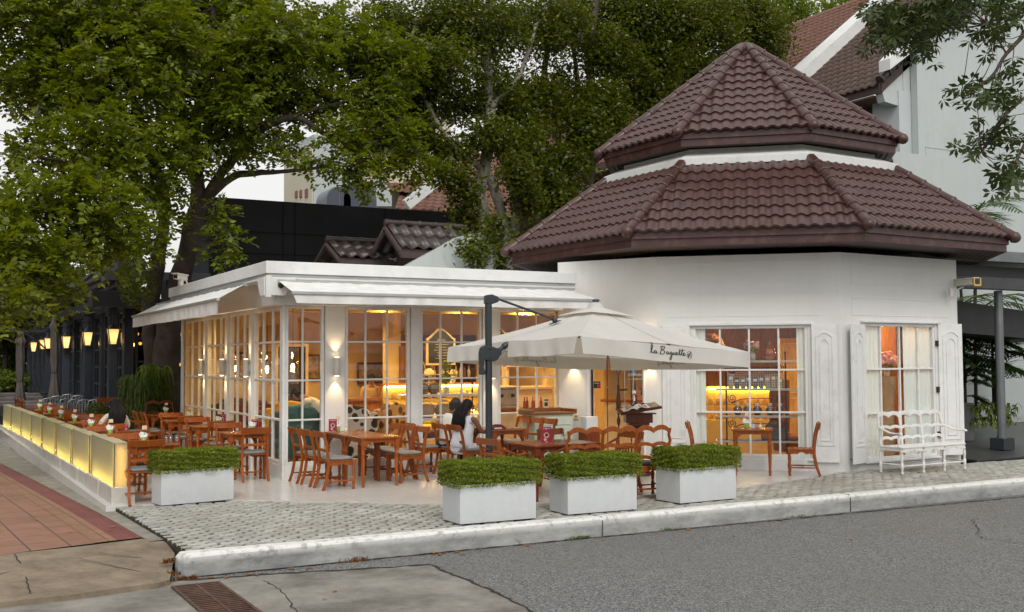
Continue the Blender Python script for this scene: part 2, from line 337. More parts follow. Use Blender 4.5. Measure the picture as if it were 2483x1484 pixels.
# pavement on the left: field of pinkish tiles, a red brick band, concrete margin; falls gently away
def zs(y): return -.05 - .016*max(0, y-14)
E0, E1 = atz(345, 1303, -.05), Vector((1.28, 36, 0))
ed = (Vector((E1.x, E1.y))-Vector((E0.x, E0.y))).normalized(); en = Vector((-ed.y, ed.x))
_sd = atz(0, 1345, -.05)-E0; _sd = Vector((_sd.x, _sd.y)); en = _sd/_sd.dot(en)  # runs along the slab's upper edge, one unit of width per unit
def strip(name, a, b_, mat=None, y0=0., y1=40., lift=0., mat_=None):
    mat = mat or mat_
    o = plane(name, [], mat) if False else None
    pts = []; k = 14
    A = [Vector((E0.x, E0.y)) + en*a + ed*(y0+(y1-y0)*i/k) for i in range(k+1)]; B = [Vector((E0.x, E0.y)) + en*b_ + ed*(y0+(y1-y0)*i/k) for i in range(k+1)]
    m_ = MB(); v = [(p.x, p.y, zs(p.y)+lift) for p in A] + [(p.x, p.y, zs(p.y)+lift) for p in B]
    m_.add(v, [(i, i+1, i+k+2, i+k+1) for i in range(k)]); v2 = [(p[0], p[1], p[2]-.3) for p in v]; m_.add(v[:k+1]+v2[:k+1], [(i+1, i, i+k+1, i+k+2) for i in range(k)])
    o = m_.build(name, mat); o['kind'] = 'structure'; return o
def pavers(name, bw, rh, c1, c2, mor, ms, off=.5):
    m, n, l, b = _nt(name); tc = n.new('ShaderNodeTexCoord'); mp = n.new('ShaderNodeMapping'); mp.inputs['Rotation'].default_value = (0, 0, -math.atan2(ed.y, ed.x)); mp.inputs['Location'].default_value = (0.1, 0.07, 0)
    nz = n.new('ShaderNodeTexNoise'); nz.inputs['Scale'].default_value = 6; l.new(tc.outputs['Object'], nz.inputs['Vector'])
    mv = n.new('ShaderNodeMix'); mv.data_type = 'VECTOR'; mv.inputs[0].default_value = .012; l.new(tc.outputs['Object'], mv.inputs[4]); l.new(nz.outputs['Color'], mv.inputs[5]); l.new(mv.outputs[1], mp.inputs[0])
    t = n.new('ShaderNodeTexBrick'); t.offset = off; t.inputs['Scale'].default_value = 1; t.inputs['Brick Width'].default_value = bw; t.inputs['Row Height'].default_value = rh; t.inputs['Mortar Size'].default_value = ms
    t.inputs['Mortar Smooth'].default_value = .3
    for k_, c_ in (('Color1', c1), ('Color2', c2), ('Mortar', mor)): t.inputs[k_].default_value = c4(c_)
    l.new(mp.outputs[0], t.inputs['Vector']); f = noise(n, l, 1.3, 8, .7); c = mixc(n, l, ramp(n, l, f, .38, (0, 0, 0), .68, (.8, .8, .8)), t.outputs[0], [x*.58 for x in c1])
    f2 = noise(n, l, 7, 8, .8); c = mixc(n, l, ramp(n, l, f2, .62, (0, 0, 0), .72, (.5, .5, .5)), c, (.12, .085, .06))
    l.new(c, b.inputs['Base Color']); b.inputs['Roughness'].default_value = .8
    iv = n.new('ShaderNodeMath'); iv.operation = 'SUBTRACT'; iv.inputs[0].default_value = 1; l.new(t.outputs['Fac'], iv.inputs[1]); bump(n, l, b, iv.outputs[0], .8, .008); return m
strip('brick_pavement', .28, 14, y0=0., mat_= pavers('salmon_paving_tiles', .58, .40, (.31, .155, .10), (.27, .135, .09), (.075, .06, .045), .010, 0.))
strip('brick_band', .0, .28, y0=0., mat_= pavers('red_brick_band', .085, .30, (.23, .065, .060), (.19, .055, .052), (.10, .05, .04), .006, 0.), lift=.001)
strip('brick_trim', .28, .52, pavers('orange_brick_trim', .42, .24, (.32, .17, .10), (.28, .145, .09), (.09, .07, .05), .008, 0.), lift=.004)
strip('concrete_margin', -.95, .0, CONC3, y0=-.35, lift=.004)
# sloping tan slab at the corner, ruled between its upper and lower edges
TOPE = [(-250, 1372), (0, 1345), (200, 1324), (345, 1306), (400, 1312), (424, 1342)]; BOTE = [(-250, 1484), (-20, 1462), (180, 1441), (330, 1420), (385, 1413), (412, 1405)]
UA = [atz(u, v_, -.036 if i_ < 4 else (-.06, -.09)[i_-4]) for i_, (u, v_) in enumerate(TOPE)]; UB = [atz(u, v_, -.165) for u, v_ in BOTE]
sb_ = MB(); sb_.add(UA+UB+[p+Vector((0, 0, -.06)) for p in UB], [(i_, i_+1, i_+7, i_+6) for i_ in range(5)]+[(i_+6, i_+7, i_+13, i_+12) for i_ in range(5)]); o = sb_.build('corner_slab', CONC2); o['kind'] = 'structure'
def slabpt(u, v_):
    best = None
    for i_ in range(61):
        z_ = -.03-.15*i_/60; p = atz(u, v_, z_)
        for q_ in range(5):
            for s_ in (0, .25, .5, .75):
                for t_ in np.linspace(0, 1, 13):
                    w_ = (UA[q_].lerp(UA[q_+1], s_)).lerp(UB[q_].lerp(UB[q_+1], s_), t_); d_ = (w_-p).length
                    if best is None or d_ < best[0]: best = (d_, p, w_)
    return best[1]
sv = MB()
for a_, b_ in (((55, 1378), (75, 1440)), ((55, 1378), (-60, 1412)), ((62, 1379), (270, 1425)), ((190, 1356), (385, 1398)), ((55, 1378), (35, 1345)), ((240, 1342), (395, 1362))):
    A, B = slabpt(*a_), slabpt(*b_); d_ = (B-A); nn_ = Vector((-d_.y, d_.x, 0)).normalized()*.006; k_ = 10; pts_ = [A.lerp(B, i_/k_)+Vector((random.gauss(0, .006), random.gauss(0, .006), .010)) for i_ in range(k_+1)]
    sv.add([p+nn_ for p in pts_]+[p-nn_ for p in pts_], [(i_, i_+1, k_+2+i_, k_+1+i_) for i_ in range(k_)])
o = sv.build('slab_groove', DARKD); o['kind'] = 'structure'
crack('gutter_dark_joint', [atz(-100, 1460, RZ), atz(200, 1436, RZ), atz(415, 1409, RZ)], .02, RZ+.012, DARKD, .01)  # dark strip in the gap along the slab's lower edge
# stone stub under the kerb's end
# weeds at the kerb foot, moss and fallen leaves
def leaflitter():
    V = []; F = []
    spots = [(atz(random.uniform(560, 1900), 0, RZ) if False else None) for _ in range(0)]
    def leaf(x, y, z, s, a):
        o = len(V); c_, s_ = math.cos(a), math.sin(a); cur = random.uniform(.1, .5)
        for (lx, ly, lz) in ((0, 0, 0), (.35, .22, cur*.5), (.75, .16, cur*.3), (1, 0, 0), (.75, -.16, cur*.35), (.35, -.22, cur*.4)):
            V.append((x+(lx*c_-ly*s_)*s, y+(lx*s_+ly*c_)*s, z+.004+lz*s*.35))
        F.append((o, o+1, o+2, o+3)); F.append((o, o+3, o+4, o+5))
    for i in range(34):
        x = random.uniform(2.5, 13); x = 2.5 + (x-2.5)*random.random()**.6; y = 10.9 - abs(random.gauss(0, .09)) ; leaf(x, y, RZ+.012, random.uniform(.05, .12), random.uniform(0, 6.3))
    for i in range(26): leaf(random.uniform(1, 16), random.uniform(5, 10.9), RZ+.012, random.uniform(.04, .10), random.uniform(0, 6.3))
    for i in range(16): leaf(random.uniform(3, 12), random.uniform(11.3, 12.3), .008, random.uniform(.04, .09), random.uniform(0, 6.3))
    for i in range(12):
        y = random.uniform(12.5, 20); leaf(1.9-(y-12)*.02+random.uniform(-.5, .3), y, zs(y)+.006, random.uniform(.05, .10), random.uniform(0, 6.3))
    m = leafmat('dry_leaf', (.20, .07, .018), (.42, .20, .03), .1); o = npmesh('fallen_leaves', V, F, m); tag(o, 'dry orange and brown leaves scattered along the kerb foot', 'fallen leaves', kind='stuff')
leaflitter()
for (x_, y_, r_) in ((14.5, 9.6, .09), (13.2, 9.2, .06)):
    pts_ = [(x_+r_*(1+.3*math.sin(3*a_+x_))*math.cos(a_)*1.8, y_+r_*(1+.25*math.sin(4*a_+y_))*math.sin(a_)) for a_ in np.linspace(0, 6.283, 25)[:-1]]; plane('road_stain', pts_, M('oil_stain', (.075, .075, .075), .7, .6, 25), z=RZ+.005, th=.003)
crack('road_crack', [(10.5, 6.2), (11.2, 7.4), (11.0, 8.6), (12.2, 9.6)], .006, RZ+.010, DARKD, .03)
def weeds(name, label, pts, mat, h=.07, n_=260):
    V = []; F = []
    for i in range(n_):
        c = random.choice(pts); x, y, z = c[0]+random.gauss(0, c[3]), c[1]+random.gauss(0, .015), c[2]
        a = random.uniform(0, 6.3); hh = h*random.uniform(.3, 1.2); w = .006; o = len(V); lx, ly = math.cos(a)*hh*.6, math.sin(a)*hh*.6
        V += [(x-w, y, z), (x+w, y, z), (x+lx+w*.6, y+ly, z+hh), (x+lx-w*.6, y+ly, z+hh)]; F.append((o, o+1, o+2, o+3))
    o = npmesh(name, V, F, mat); tag(o, label, 'weeds', kind='stuff')
weeds('brown_weeds', 'dried rust coloured weeds in the joint at the kerb end', [(2.26, 10.95, -.18, .05), (2.3, 11.2, -.1, .04), (2.36, 10.85, RZ, .06), (4.2, 10.93, RZ, .07)], leafmat('rust_weed', (.10, .035, .012), (.22, .10, .03), .1), .045, 300)
weeds('kerb_grass', 'small tufts of green grass along the kerb foot', [(x_, 10.94, RZ, .09) for x_ in (6.9, 7.0, 8.3, 10.4)], leafmat('grass_blade', (.05, .09, .015), (.14, .20, .04), .3), .035, 130)
# drain grate: frame and bars
gA, gB = atz(424, 1428, RZ), atz(528, 1419, RZ); gC = atz(489, 1484, RZ); gl = (gA-gC); gl.z = 0; gl.normalize(); gw = Vector((gl.y, -gl.x, 0)); W_ = (gB-gA).dot(gw)
gm = Matrix((gw, gl, Vector((0, 0, 1)))).transposed().to_4x4(); gm.translation = (gA.x, gA.y, RZ+.012)
g = thing('drain_grate', 'long rusty iron drain grate set in the concrete at the kerb corner', 'drain grate'); L_ = 1.9
RUST = M('rusty_iron', (.10, .055, .038), .6, .4, 12, .3, 60, metal=.3, dirt=(.17, .085, .05), dscale=4)
MB().box(0, W_, -L_, 0, -.004, -.001, gm).build('pit', M('drain_dark', (.002, .002, .002), .95, spec=0), g)
f_ = MB().box(-.03, 0, -L_, .03, -.002, .014, gm).box(W_, W_+.03, -L_, .03, -.002, .014, gm).box(0, W_, 0, .03, -.002, .014, gm); f_.build('frame', RUST, g)
b_ = MB()
for i in range(int(L_/.075)): b_.box(0, W_, -.03-i*.075-.030, -.03-i*.075, 0, .010, gm)
b_.box(W_/2-.012, W_/2+.012, -L_, 0, .0005, .0125, gm); b_.build('bars', RUST, g)
# light boxes on their stone wall
STONE = M('pale_travertine', (.50, .475, .43), .75, .12, 4, .15, 25, dirt=(.26, .25, .21), dscale=2.6, damt=1.4)
STONE2 = M('weathered_travertine', (.46, .45, .41), .85, .15, 3, .3, 20, dirt=(.12, .12, .10), dscale=2.2, damt=1.6)
sw = thing('stone_garden_wall', 'low stepped wall of pale stone blocks carrying the glowing glass boxes', 'wall')
by = [15.35, 17.62, 19.77, 22.05, 24.44, 26.67, 29.17, 32.15, 35.1]; zt = [.225, .20, .185, .165, .15, .14, .11, .07, .03]
for i in range(8):
    for j in range(2):
        y0 = by[i] + (by[i+1]-by[i])*j/2; y1 = by[i] + (by[i+1]-by[i])*(j+1)/2 - .012
        MB().box(2.395 - (.012 if j else 0), 2.70, y0, y1, -.3, zt[i]).build('stone_block', STONE, sw, bevel=.008)
for i in range(16):
    y0 = 16.2 + i*1.22; b0 = MB().box(2.31+random.uniform(-.01, .01), 2.394, y0, y0+1.2, -.9, zs(y0)+.03+.012*i+.02).build('plinth_block', STONE2, sw, bevel=.015)
LBG = None
m, n, l, b = _nt('frosted_lit_glass'); LBG = m; o_ = n['Material Output']; tr = n.new('ShaderNodeBsdfTranslucent'); tr.inputs[0].default_value = c4((.85, .84, .62))
df = n.new('ShaderNodeBsdfDiffuse'); df.inputs[0].default_value = c4((.36, .38, .34)); gl = n.new('ShaderNodeBsdfGlossy'); gl.inputs['Roughness'].default_value = .12
x1 = n.new('ShaderNodeMixShader'); x1.inputs[0].default_value = .42; l.new(df.outputs[0], x1.inputs[1]); l.new(tr.outputs[0], x1.inputs[2])
x2 = n.new('ShaderNodeMixShader'); x2.inputs[0].default_value = .07; l.new(x1.outputs[0], x2.inputs[1]); l.new(gl.outputs[0], x2.inputs[2]); l.new(x2.outputs[0], o_.inputs[0])
GEDGE = M('green_glass_edge', (.05, .075, .025), .2); YACR = M('yellow_acrylic', (.78, .60, .22), .4)
YEND = LBG.copy(); YEND.name = 'yellow_end_acrylic'
for q_ in YEND.node_tree.nodes:
    if q_.type == 'BSDF_TRANSLUCENT': q_.inputs[0].default_value = (.95, .80, .42, 1)
TUBE2 = EM('lit_end_tube', (1.0, .74, .26), 14.0)
TUBEM = EM('lit_tube', (1.0, .74, .24), 52.0)
hz = [.58, .575, .57, .59, .575, .575, .59, .60]; lbl = ['nearest the planter, showing its bright end panel', 'second from the planter end', 'third from the planter end', 'fourth from the planter end', 'fourth from the far street end, duller glass', 'third from the far street end', 'second from the far street end', 'farthest, at the left edge']
for i in range(8):
    y0, y1, z0, z1 = by[i]+.005, by[i+1]-.22, zt[i]+.003, zt[i]+hz[i]; x0, x1_ = 2.425, 2.60
    t = thing('light_box', 'glowing yellow glass box on the stone wall, '+lbl[i], 'light box', (0, 0, 0), group='lit glass boxes on the stone wall')
    MB().box(x0, x0+.008, y0, y1, z0, z1).build('front_glass', LBG, t)
    MB().box(x1_-.008, x1_, y0, y1, z0, z1).build('back_glass', LBG, t)
    MB().box(x0+.009, x1_-.009, y0, y0+.008, z0, z1).build('end_panel', YEND, t)
    MB().box(x0+.009, x1_-.009, y1-.008, y1, z0, z1).build('end_panel', YEND, t); MB().box(x0+.07, x1_-.07, y0+.05, y0+.07, z0+.03, z1-.05).build('lamp_tube', TUBE2, t)
    MB().box(x0-.004, x1_+.004, y0-.004, y1+.004, z1+.001, z1+.010).build('top_glass', LBG, t)
    e = MB(); e.box(x0-.005, x0+.004, y0-.005, y0+.004, z0, z1).box(x1_-.004, x1_+.005, y0-.005, y0+.004, z0, z1).box(x0-.005, x0+.004, y1-.004, y1+.005, z0, z1); e.build('edge_strip', GEDGE, t)
    MB().box(x0+.06, x1_-.06, y0+.12, y1-.12, z0+.012, z0+.045).build('lamp_tube', TUBEM, t)
# ------------------------------------------------------------ octagonal pavilion
OC = Vector((15.06, 17.13)); ROT = 3.14
def ov(Rd, k, z): a = R(-112.5+ROT-45*k); return Vector((OC.x+Rd*math.cos(a), OC.y+Rd*math.sin(a), z))
RW = 4.05; WALLT = 3.68
pav = thing('octagonal_pavilion', 'white eight sided cafe pavilion under a two tier maroon tiled roof', 'building', (0, 0, 0))
pA, pB, pR = ov(RW, 0, 0), ov(RW, 1, 0), ov(RW, -1, 0); pR2 = ov(RW, -2, 0); J = Vector((10.42, 17.05, 0)); pR3 = ov(RW, -3, 0)
def wallface(mb, P0, P1, z0, z1, op, th=.16):
    m_ = wallM(P0, P1); L = (Vector(P1[:2])-Vector(P0[:2])).length; x = 0
    for (s0, s1, a, c) in sorted(op):
        if s0 > x+.001: mb.box(x, s0, -th, 0, z0, z1, m_)
        if a > z0+.001: mb.box(s0, s1, -th, 0, z0, a, m_)
        if c < z1-.001: mb.box(s0, s1, -th, 0, c, z1, m_)
        x = s1
    if x < L-.001: mb.box(x, L, -th, 0, z0, z1, m_)
    return m_
w = MB(); LF = (pA-pB).length
FA = wallface(w, pB, pA, 0, WALLT, [(.62, 2.54, .22, 2.46)]); FR = wallface(w, pA, pR, 0, WALLT, [(.56, 2.44, .14, 2.49)])
def slen(P0, P1, u):  # position along P0P1 where pixel column u crosses
    d = _ray(u, 1000); a = Vector(P0[:2]); e = Vector(P1[:2])-a; nn = Vector((-e.y, e.x)); t = a.dot(nn)/Vector(d.xy).dot(nn); return (Vector(d.xy)*t-a).dot(e)/e.length
dl, dr = slen(J, pB, 1432), slen(J, pB, 1561)
FD = wallface(w, J, pB, 0, WALLT, [(dl, dr, .02, 2.12)])
wallface(w, pR, pR2, 0, WALLT, []); wallface(w, pR2, pR3, 0, WALLT, [])
back = [pR3, ov(RW, -4, 0), ov(RW, -5, 0)]
wallface(w, back[0], back[1], 0, WALLT, []); wallface(w, back[1], back[2], 0, WALLT, [])
w.build('wall', STUCCO, pav)
# pilaster at the B corner, base plinth, faint panel mouldings
MB().box(.66, 2.5, 0, .05, .0, .20, FA).build('plinth', WHITE, pav, bevel=.006)
def outline(mb, Fm, s0, s1, z0, z1, t=.012, d=.006):
    mb.box(s0, s1, 0, d, z1-t, z1, Fm).box(s0, s1, 0, d, z0, z0+t, Fm).box(s0, s0+t, 0, d, z0+t, z1-t, Fm).box(s1-t, s1, 0, d, z0+t, z1-t, Fm)
mo = MB(); outline(mo, FA, .22, 2.86, 3.20, 3.56); outline(mo, FA, .22, 2.86, 2.62, 3.02); outline(mo, FR, .25, 2.9, 3.15, 3.5); outline(mo, FR, .25, 2.9, 2.62, 2.92)
mo.build('panel_moulding', WHITE, pav)
# roofs
def rooftier(k, R0, z0, R1, z1, course, pitch=.205, amp=.023):
    A, B = ov(R0, k, z0), ov(R0, k-1, z0); C, D = ov(R1, k-1, z1), ov(R1, k, z1)
    u = (B-A).normalized(); mid0 = (A+B)/2; mid1 = (C+D)/2; vv = (mid1-mid0); L = vv.length; vv.normalize(); nn = u.cross(vv)
    if nn.z < 0: nn = -nn
    w0 = (B-A).length/2; w1 = (C-D).length/2; nc = int(round(L/course)); du = pitch/10; us = np.arange(-w0-.001, w0+.001, du)
    ph = (us % pitch)/pitch; prof = np.where(ph < .72, np.sin(ph/.72*math.pi)**.8*amp*1.5, -amp*.15*np.sin((ph-.72)/.28*math.pi))
    V = []; F = []; m_ = len(us)
    for i in range(nc):
        a0 = L*i/nc - (.035 if i else .05); a1 = L*(i+1)/nc
        rows = [(a0, -.012), (a0, .034), (a0+(a1-a0)*.5, .020), (a1, .002)]
        for (a, h_) in rows:
            hw = w0+(w1-w0)*max(0, a)/L; jit = math.sin(i*7.3)*.003
            for j in range(m_):
                x = max(-hw, min(hw, us[j])); hh = h_ + prof[j] + jit
                V.append(mid0 + u*x + vv*a + nn*hh)
        o = i*4*m_
        for r_ in range(3):
            for j in range(m_-1):
                hwt = w0+(w1-w0)*max(0, a0)/L
                if us[j+1] < -hwt-du or us[j] > hwt+du: continue
                F.append((o+r_*m_+j, o+r_*m_+j+1, o+(r_+1)*m_+j+1, o+(r_+1)*m_+j))
    return V, F
for (nm, R0, z0, R1, z1, crs) in (('lower_roof', 4.98, 4.05, 2.99, 5.45, .31), ('upper_roof', 3.07, 6.065, .12, 8.30, .335)):
    V = []; F = []
    for k_ in (1, 0, -1, 2, -2, 3, -3, 4):
        a, b_ = rooftier(k_, R0, z0, R1, z1, crs); o = len(V); V += [tuple(p) for p in a]; F += [tuple(i+o for i in q) for q in b_]
    ro = npmesh(nm, V, F, ROOFT, pav, True)
    try:
        ro.data.set_sharp_from_angle(angle=R(38))
    except Exception as e: print('sharp', e)
    for k_ in range(-3, 5):
        A, B = ov(R0, k_, z0), ov(R1, k_, z1); d = (B-A); L = d.length; d.normalize(); up_ = Vector((0, 0, .035)); m_ = MB(); st = .34; nseg = int(L/st)
        m_.ball(tuple(A-d*.10+up_), (.105, .105, .10), 12)
        for i in range(nseg+1):
            a0, a1 = -.12+i*(L+.12)/(nseg+1), -.12+(i+1)*(L+.12)/(nseg+1)+.02
            m_.tube([A+d*a0+up_, A+d*(a0+.03)+up_, A+d*(a0+.055)+up_, A+d*a1+up_], [.098, .112, .095, .085], 12, sx=1.05)
        m_.build('hip_cap', ROOFT, ro)
    def band(name, mat, rings, parent=pav):
        mb = MB(); v = []
        for (rr, zz) in rings:
            for k_ in range(8): v.append(tuple(ov(rr, k_, zz)))
        kk = len(rings); mb.add(v, [(i*8+j, i*8+(j+1) % 8, (i+1)*8+(j+1) % 8, (i+1)*8+j) for i in range(kk-1) for j in range(8)]); return mb.build(name, mat, parent)
    s_ = R0-5.07
    fz = z0
    band('fascia_board', FASC, [(R0-.02, fz-.14), (R0-.02, fz+.02), (R0-.09, fz+.02)], ro); band('fascia_board', FASC, [(R0-.10, fz-.27), (R0-.06, fz-.27), (R0-.06, fz-.138), (R0-.02, fz-.138)], ro)
    if nm == 'lower_roof':
        for i_ in range(8):
            r0_, r1_ = R0-.10-(R0-.10-RW+.25)*i_/8, R0-.10-(R0-.10-RW+.25)*(i_+.86)/8; band('soffit_board', SOFF, [(r0_, fz-.268+.002*i_), (r1_, fz-.268+.002*i_)], ro)
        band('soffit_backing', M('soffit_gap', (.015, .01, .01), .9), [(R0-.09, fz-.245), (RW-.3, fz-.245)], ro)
    else:
        for i_ in range(5):
            r0_, r1_ = R0-.10-.55*i_/5, R0-.10-.55*(i_+.84)/5; band('soffit_board', SOFF, [(r0_, fz-.268+.01*i_), (r1_, fz-.268+.01*i_)], ro)
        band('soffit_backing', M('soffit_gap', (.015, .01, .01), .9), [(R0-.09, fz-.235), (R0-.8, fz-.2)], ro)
band('collar_wall', M('collar_paint', (.60, .60, .55), .6, .08, 3, dirt=(.40, .40, .34), dscale=3), [(2.62, 5.45), (2.62, 5.80)])
band('collar_flashing', WHITE, [(3.04, 5.44), (3.05, 5.56), (2.70, 5.71), (2.60, 5.71)])
MB().lathe([(.24, 8.16), (.25, 8.27), (.20, 8.37), (.1, 8.42), (.01, 8.43)], 16, T(OC.x, OC.y)).build('roof_cap', ROOFT, pav)
# windows: frame > muntin, pane
def window(parent, Fm, s0, s1, z0, z1, cs, rs, d0=-.05, fw=.045, mw_=.022, mat=WHITE2, gl_=GLASS, name='window'):
    b = MB(); b.box(s0, s0+fw, d0-.05, d0+.03, z0, z1, Fm).box(s1-fw, s1, d0-.05, d0+.03, z0, z1, Fm).box(s0+fw, s1-fw, d0-.05, d0+.03, z0, z0+fw, Fm).box(s0+fw, s1-fw, d0-.05, d0+.03, z1-fw, z1, Fm)
    o = b.build(name, mat, parent, bevel=.004)
    mu = MB()
    for c in cs: mu.box(c-mw_/2, c+mw_/2, d0-.030, d0+.018, z0+fw, z1-fw, Fm)
    for r_ in rs: mu.box(s0+fw, s1-fw, d0-.028, d0+.020, r_-mw_/2, r_+mw_/2, Fm)
    mu.build('muntin', mat, o, bevel=.004)
    MB().box(s0+fw, s1-fw, d0-.009, d0-.003, z0+fw, z1-fw, Fm).build('pane', gl_, o); return o
win1 = window(pav, FA, .62, 2.54, .22, 2.46, [1.08, 1.57, 2.06], [.98, 1.70], d0=-.04, fw=.05, mw_=.032)
win2 = window(pav, FR, .56, 2.44, .14, 2.49, [1.0, 1.5, 2.0], [.94, 1.70], d0=-.04, fw=.05, mw_=.032)
MB().box(.54, 2.66, 0, .05, 2.465, 2.50, FA).box(.56, 2.64, 0, .03, 2.50, 2.515, FA).build('window_head', WHITE2, pav, bevel=.004); MB().box(.46, 2.56, 0, .05, 2.50, 2.535, FR).build('window_head', WHITE2, pav, bevel=.004)
MB().box(.58, 2.6, 0, .04, .17, .215, FA).build('window_sill', WHITE2, pav, bevel=.004); MB().box(.5, 2.5, 0, .04, .10, .135, FR).build('window_sill', WHITE2, pav, bevel=.004)
# shutters: board with arched raised panels
def shutter(Fm, s0, s1, z0, z1, d=.0, name='shutter'):
    t = MB().box(s0, s1, d, d+.035, z0, z1, Fm).build(name, WHITE2, pav, bevel=.004); W_ = s1-s0; cx = (s0+s1)/2
    def arch(hw, a, c, dd, th):
        def ring(q): 
            pt = [(-q, a+(hw-q)), (q, a+(hw-q))]; ys = c-(hw-q)
            pt += [(q, ys-.06), (q*.8, ys-.045), (q*.45, ys-.005), (0, ys+.01), (-q*.45, ys-.005), (-q*.8, ys-.045), (-q, ys-.06)]; return pt
        o_, i_ = ring(hw), ring(hw-th); mb = MB(); k_ = len(o_); v = []
        for q, dz in ((o_, dd), (o_, dd+.012), (i_, dd+.012), (i_, dd)):
            v += [(cx+p[0], dz, p[1]) for p in q]
        mb.add(v, [(r_*k_+j, r_*k_+(j+1) % k_, (r_+1)*k_+(j+1) % k_, (r_+1)*k_+j) for r_ in range(3) for j in range(k_)], Fm); return mb
    arch(W_*.34, z0+.28, z1-.14, d+.035, .022).build('panel_moulding', WHITE2, t); arch(W_*.20, z0+.36, z1-.26, d+.035, .014).build('panel_moulding', WHITE2, t)
    return t
shutter(FA, .09, .57, .17, 2.48, .012); shutter(FA, 2.60, 3.02, .15, 2.47, .02)
shutter(wallM(FR @ Vector((.53, .0, 0)), FR @ Vector((.30, .22, 0))) @ T(0, 0, 0, 0), 0, .46, .12, 2.48, .0) if False else None
def angled(Fm, s, ang, W_, left):  # shutter standing open at an angle
    p = Fm @ Vector((s, .02, 0)); bd = Fm.to_3x3() @ Vector((-math.cos(ang) if left else math.cos(ang), math.sin(ang), 0)); q = p + bd*W_
    return (wallM(q, p) if left else wallM(p, q))
m_ = angled(FR, .53, R(13), .46, True); shutter(m_, 0, .46, .12, 2.47, -.02)
m_ = angled(FR, 2.50, R(14), .50, False); shutter(m_, 0, .52, .14, 2.50, -.02)
hg = MB()
for z_ in (.52, 1.32, 2.15): hg.box(2.44, 2.50, .0, .035, z_-.05, z_+.05, FR)
hg.build('hinge', BRONZE, pav)
MB().box(.30, .36, .02, .05, .16, .24, FR).box(.1, .32, .03, .04, .19, .20, FR).build('shutter_hook', BRONZE, pav)
# glass door in the J-B wall
dz = 2.12
do = MB().box(dl-.06, dl, -.02, .04, 0, dz+.06, FD).box(dr, dr+.03, -.02, .02, 0, dz+.06, FD).box(dl, dr, -.02, .03, dz, dz+.06, FD).build('door_frame', WHITE2, pav, bevel=.004)
dd = thing('glass_door', None, None); dd.parent = pav
dm = (dl+dr)/2+.02; MB().box(dl+.02, dl+(dr-dl)*.30, -.06, -.052, .03, dz-.01, FD).build('side_glass', GLASS, dd)
MB().box(dl+(dr-dl)*.31, dl+(dr-dl)*.745, -.05, -.042, .03, dz-.01, FD).build('door_glass', GLASS, dd); MB().box(dl+(dr-dl)*.755, dr-.005, -.06, -.052, .03, dz-.01, FD).build('side_glass', GLASS, dd)
MB().box(dl+(dr-dl)*.298, dl+(dr-dl)*.308, -.06, -.04, .03, dz-.01, FD).box(dl, dl+.02, -.08, -.03, .03, dz, FD).box(dl+(dr-dl)*.745, dl+(dr-dl)*.755, -.06, -.04, .03, dz-.01, FD).build('seal', LETK, dd)
def dlx(f): return dl+(dr-dl)*f
hdl = MB().lathe([(.012, .35), (.014, .62), (.012, .72), (.028, .76), (.034, .82), (.014, .90), (.022, .94), (.036, 1.02), (.042, 1.12), (.03, 1.25), (.02, 1.35), (.026, 1.40), (.014, 1.46), (.008, 1.62)], 10, FD @ T(dlx(.56), .06, 0))
hdl.tube([FD @ Vector((dlx(.56)+.035*math.cos(a), .06, 1.68+.05*math.sin(a))) for a in np.linspace(-2.0, 4.2, 16)], .008, 6); hdl.tube([FD @ Vector((dlx(.56), .06, 1.35)), FD @ Vector((dlx(.72), .06, 1.36))], .02, 6)
hdl.tube([FD @ Vector((dlx(.56)+.04*math.cos(a), .06, .30+.05*math.sin(a))) for a in np.linspace(1.5, -2.6, 14)], .008, 6)
hdl.build('door_handle', BRONZE, dd)
h2 = MB().lathe([(.01, .35), (.012, .72), (.03, .82), (.014, .90), (.036, 1.02), (.04, 1.12), (.02, 1.35), (.008, 1.6)], 8, FD @ T(dlx(.80), -.1, 0)); h2.build('door_handle', BRONZE, dd)
# door stickers and lettering
def text(body, size, Mx, mat, parent, name='lettering', ext=.001, align='CENTER', shear=0):
    c = bpy.data.curves.new(name, 'FONT'); c.body = body; c.size = size; c.extrude = ext; c.align_x = align; c.shear = shear
    o = bpy.data.objects.new(name, c); COL.objects.link(o); dg = bpy.context.evaluated_depsgraph_get(); me = bpy.data.meshes.new_from_object(o.evaluated_get(dg))
    bpy.data.objects.remove(o); o = link(name, me, mat, parent); o.matrix_local = Mx; return o
def flat(Fm, s, d, z): return Fm @ T(s, d, z) @ Matrix.Rotation(R(90), 4, 'X')
text('The French Bakery Café', .052, flat(FD, dlx(.55), -.04, 1.92), LETW, dd)
text('OPEN DAILY', .062, flat(FD, dlx(.87), -.048, 1.60), LETW, dd); text('From 10.00 to 24.00Hrs.', .038, flat(FD, dlx(.87), -.048, 1.53), LETW, dd)
BLUE = M('blue_sticker', (.03, .25, .55), .4, 0); REDS = M('red_sticker', (.5, .03, .04), .4, 0)
MB().box(dlx(.765), dlx(.83), -.051, -.048, 1.64, 1.80, FD).build('blue_sticker', BLUE, dd, bevel=.001)
text('free', .03, flat(FD, dlx(.798), -.047, 1.72), LETW, dd)
MB().box(dlx(.78), dlx(.835), -.051, -.048, 1.12, 1.33, FD).build('notice', M('notice_navy', (.02, .04, .12), .4, 0), dd); MB().box(dlx(.775), dlx(.84), -.0475, -.0455, 1.29, 1.345, FD).box(dlx(.792), dlx(.825), -.0475, -.0455, 1.16, 1.26, FD).build('notice', LETW, dd)
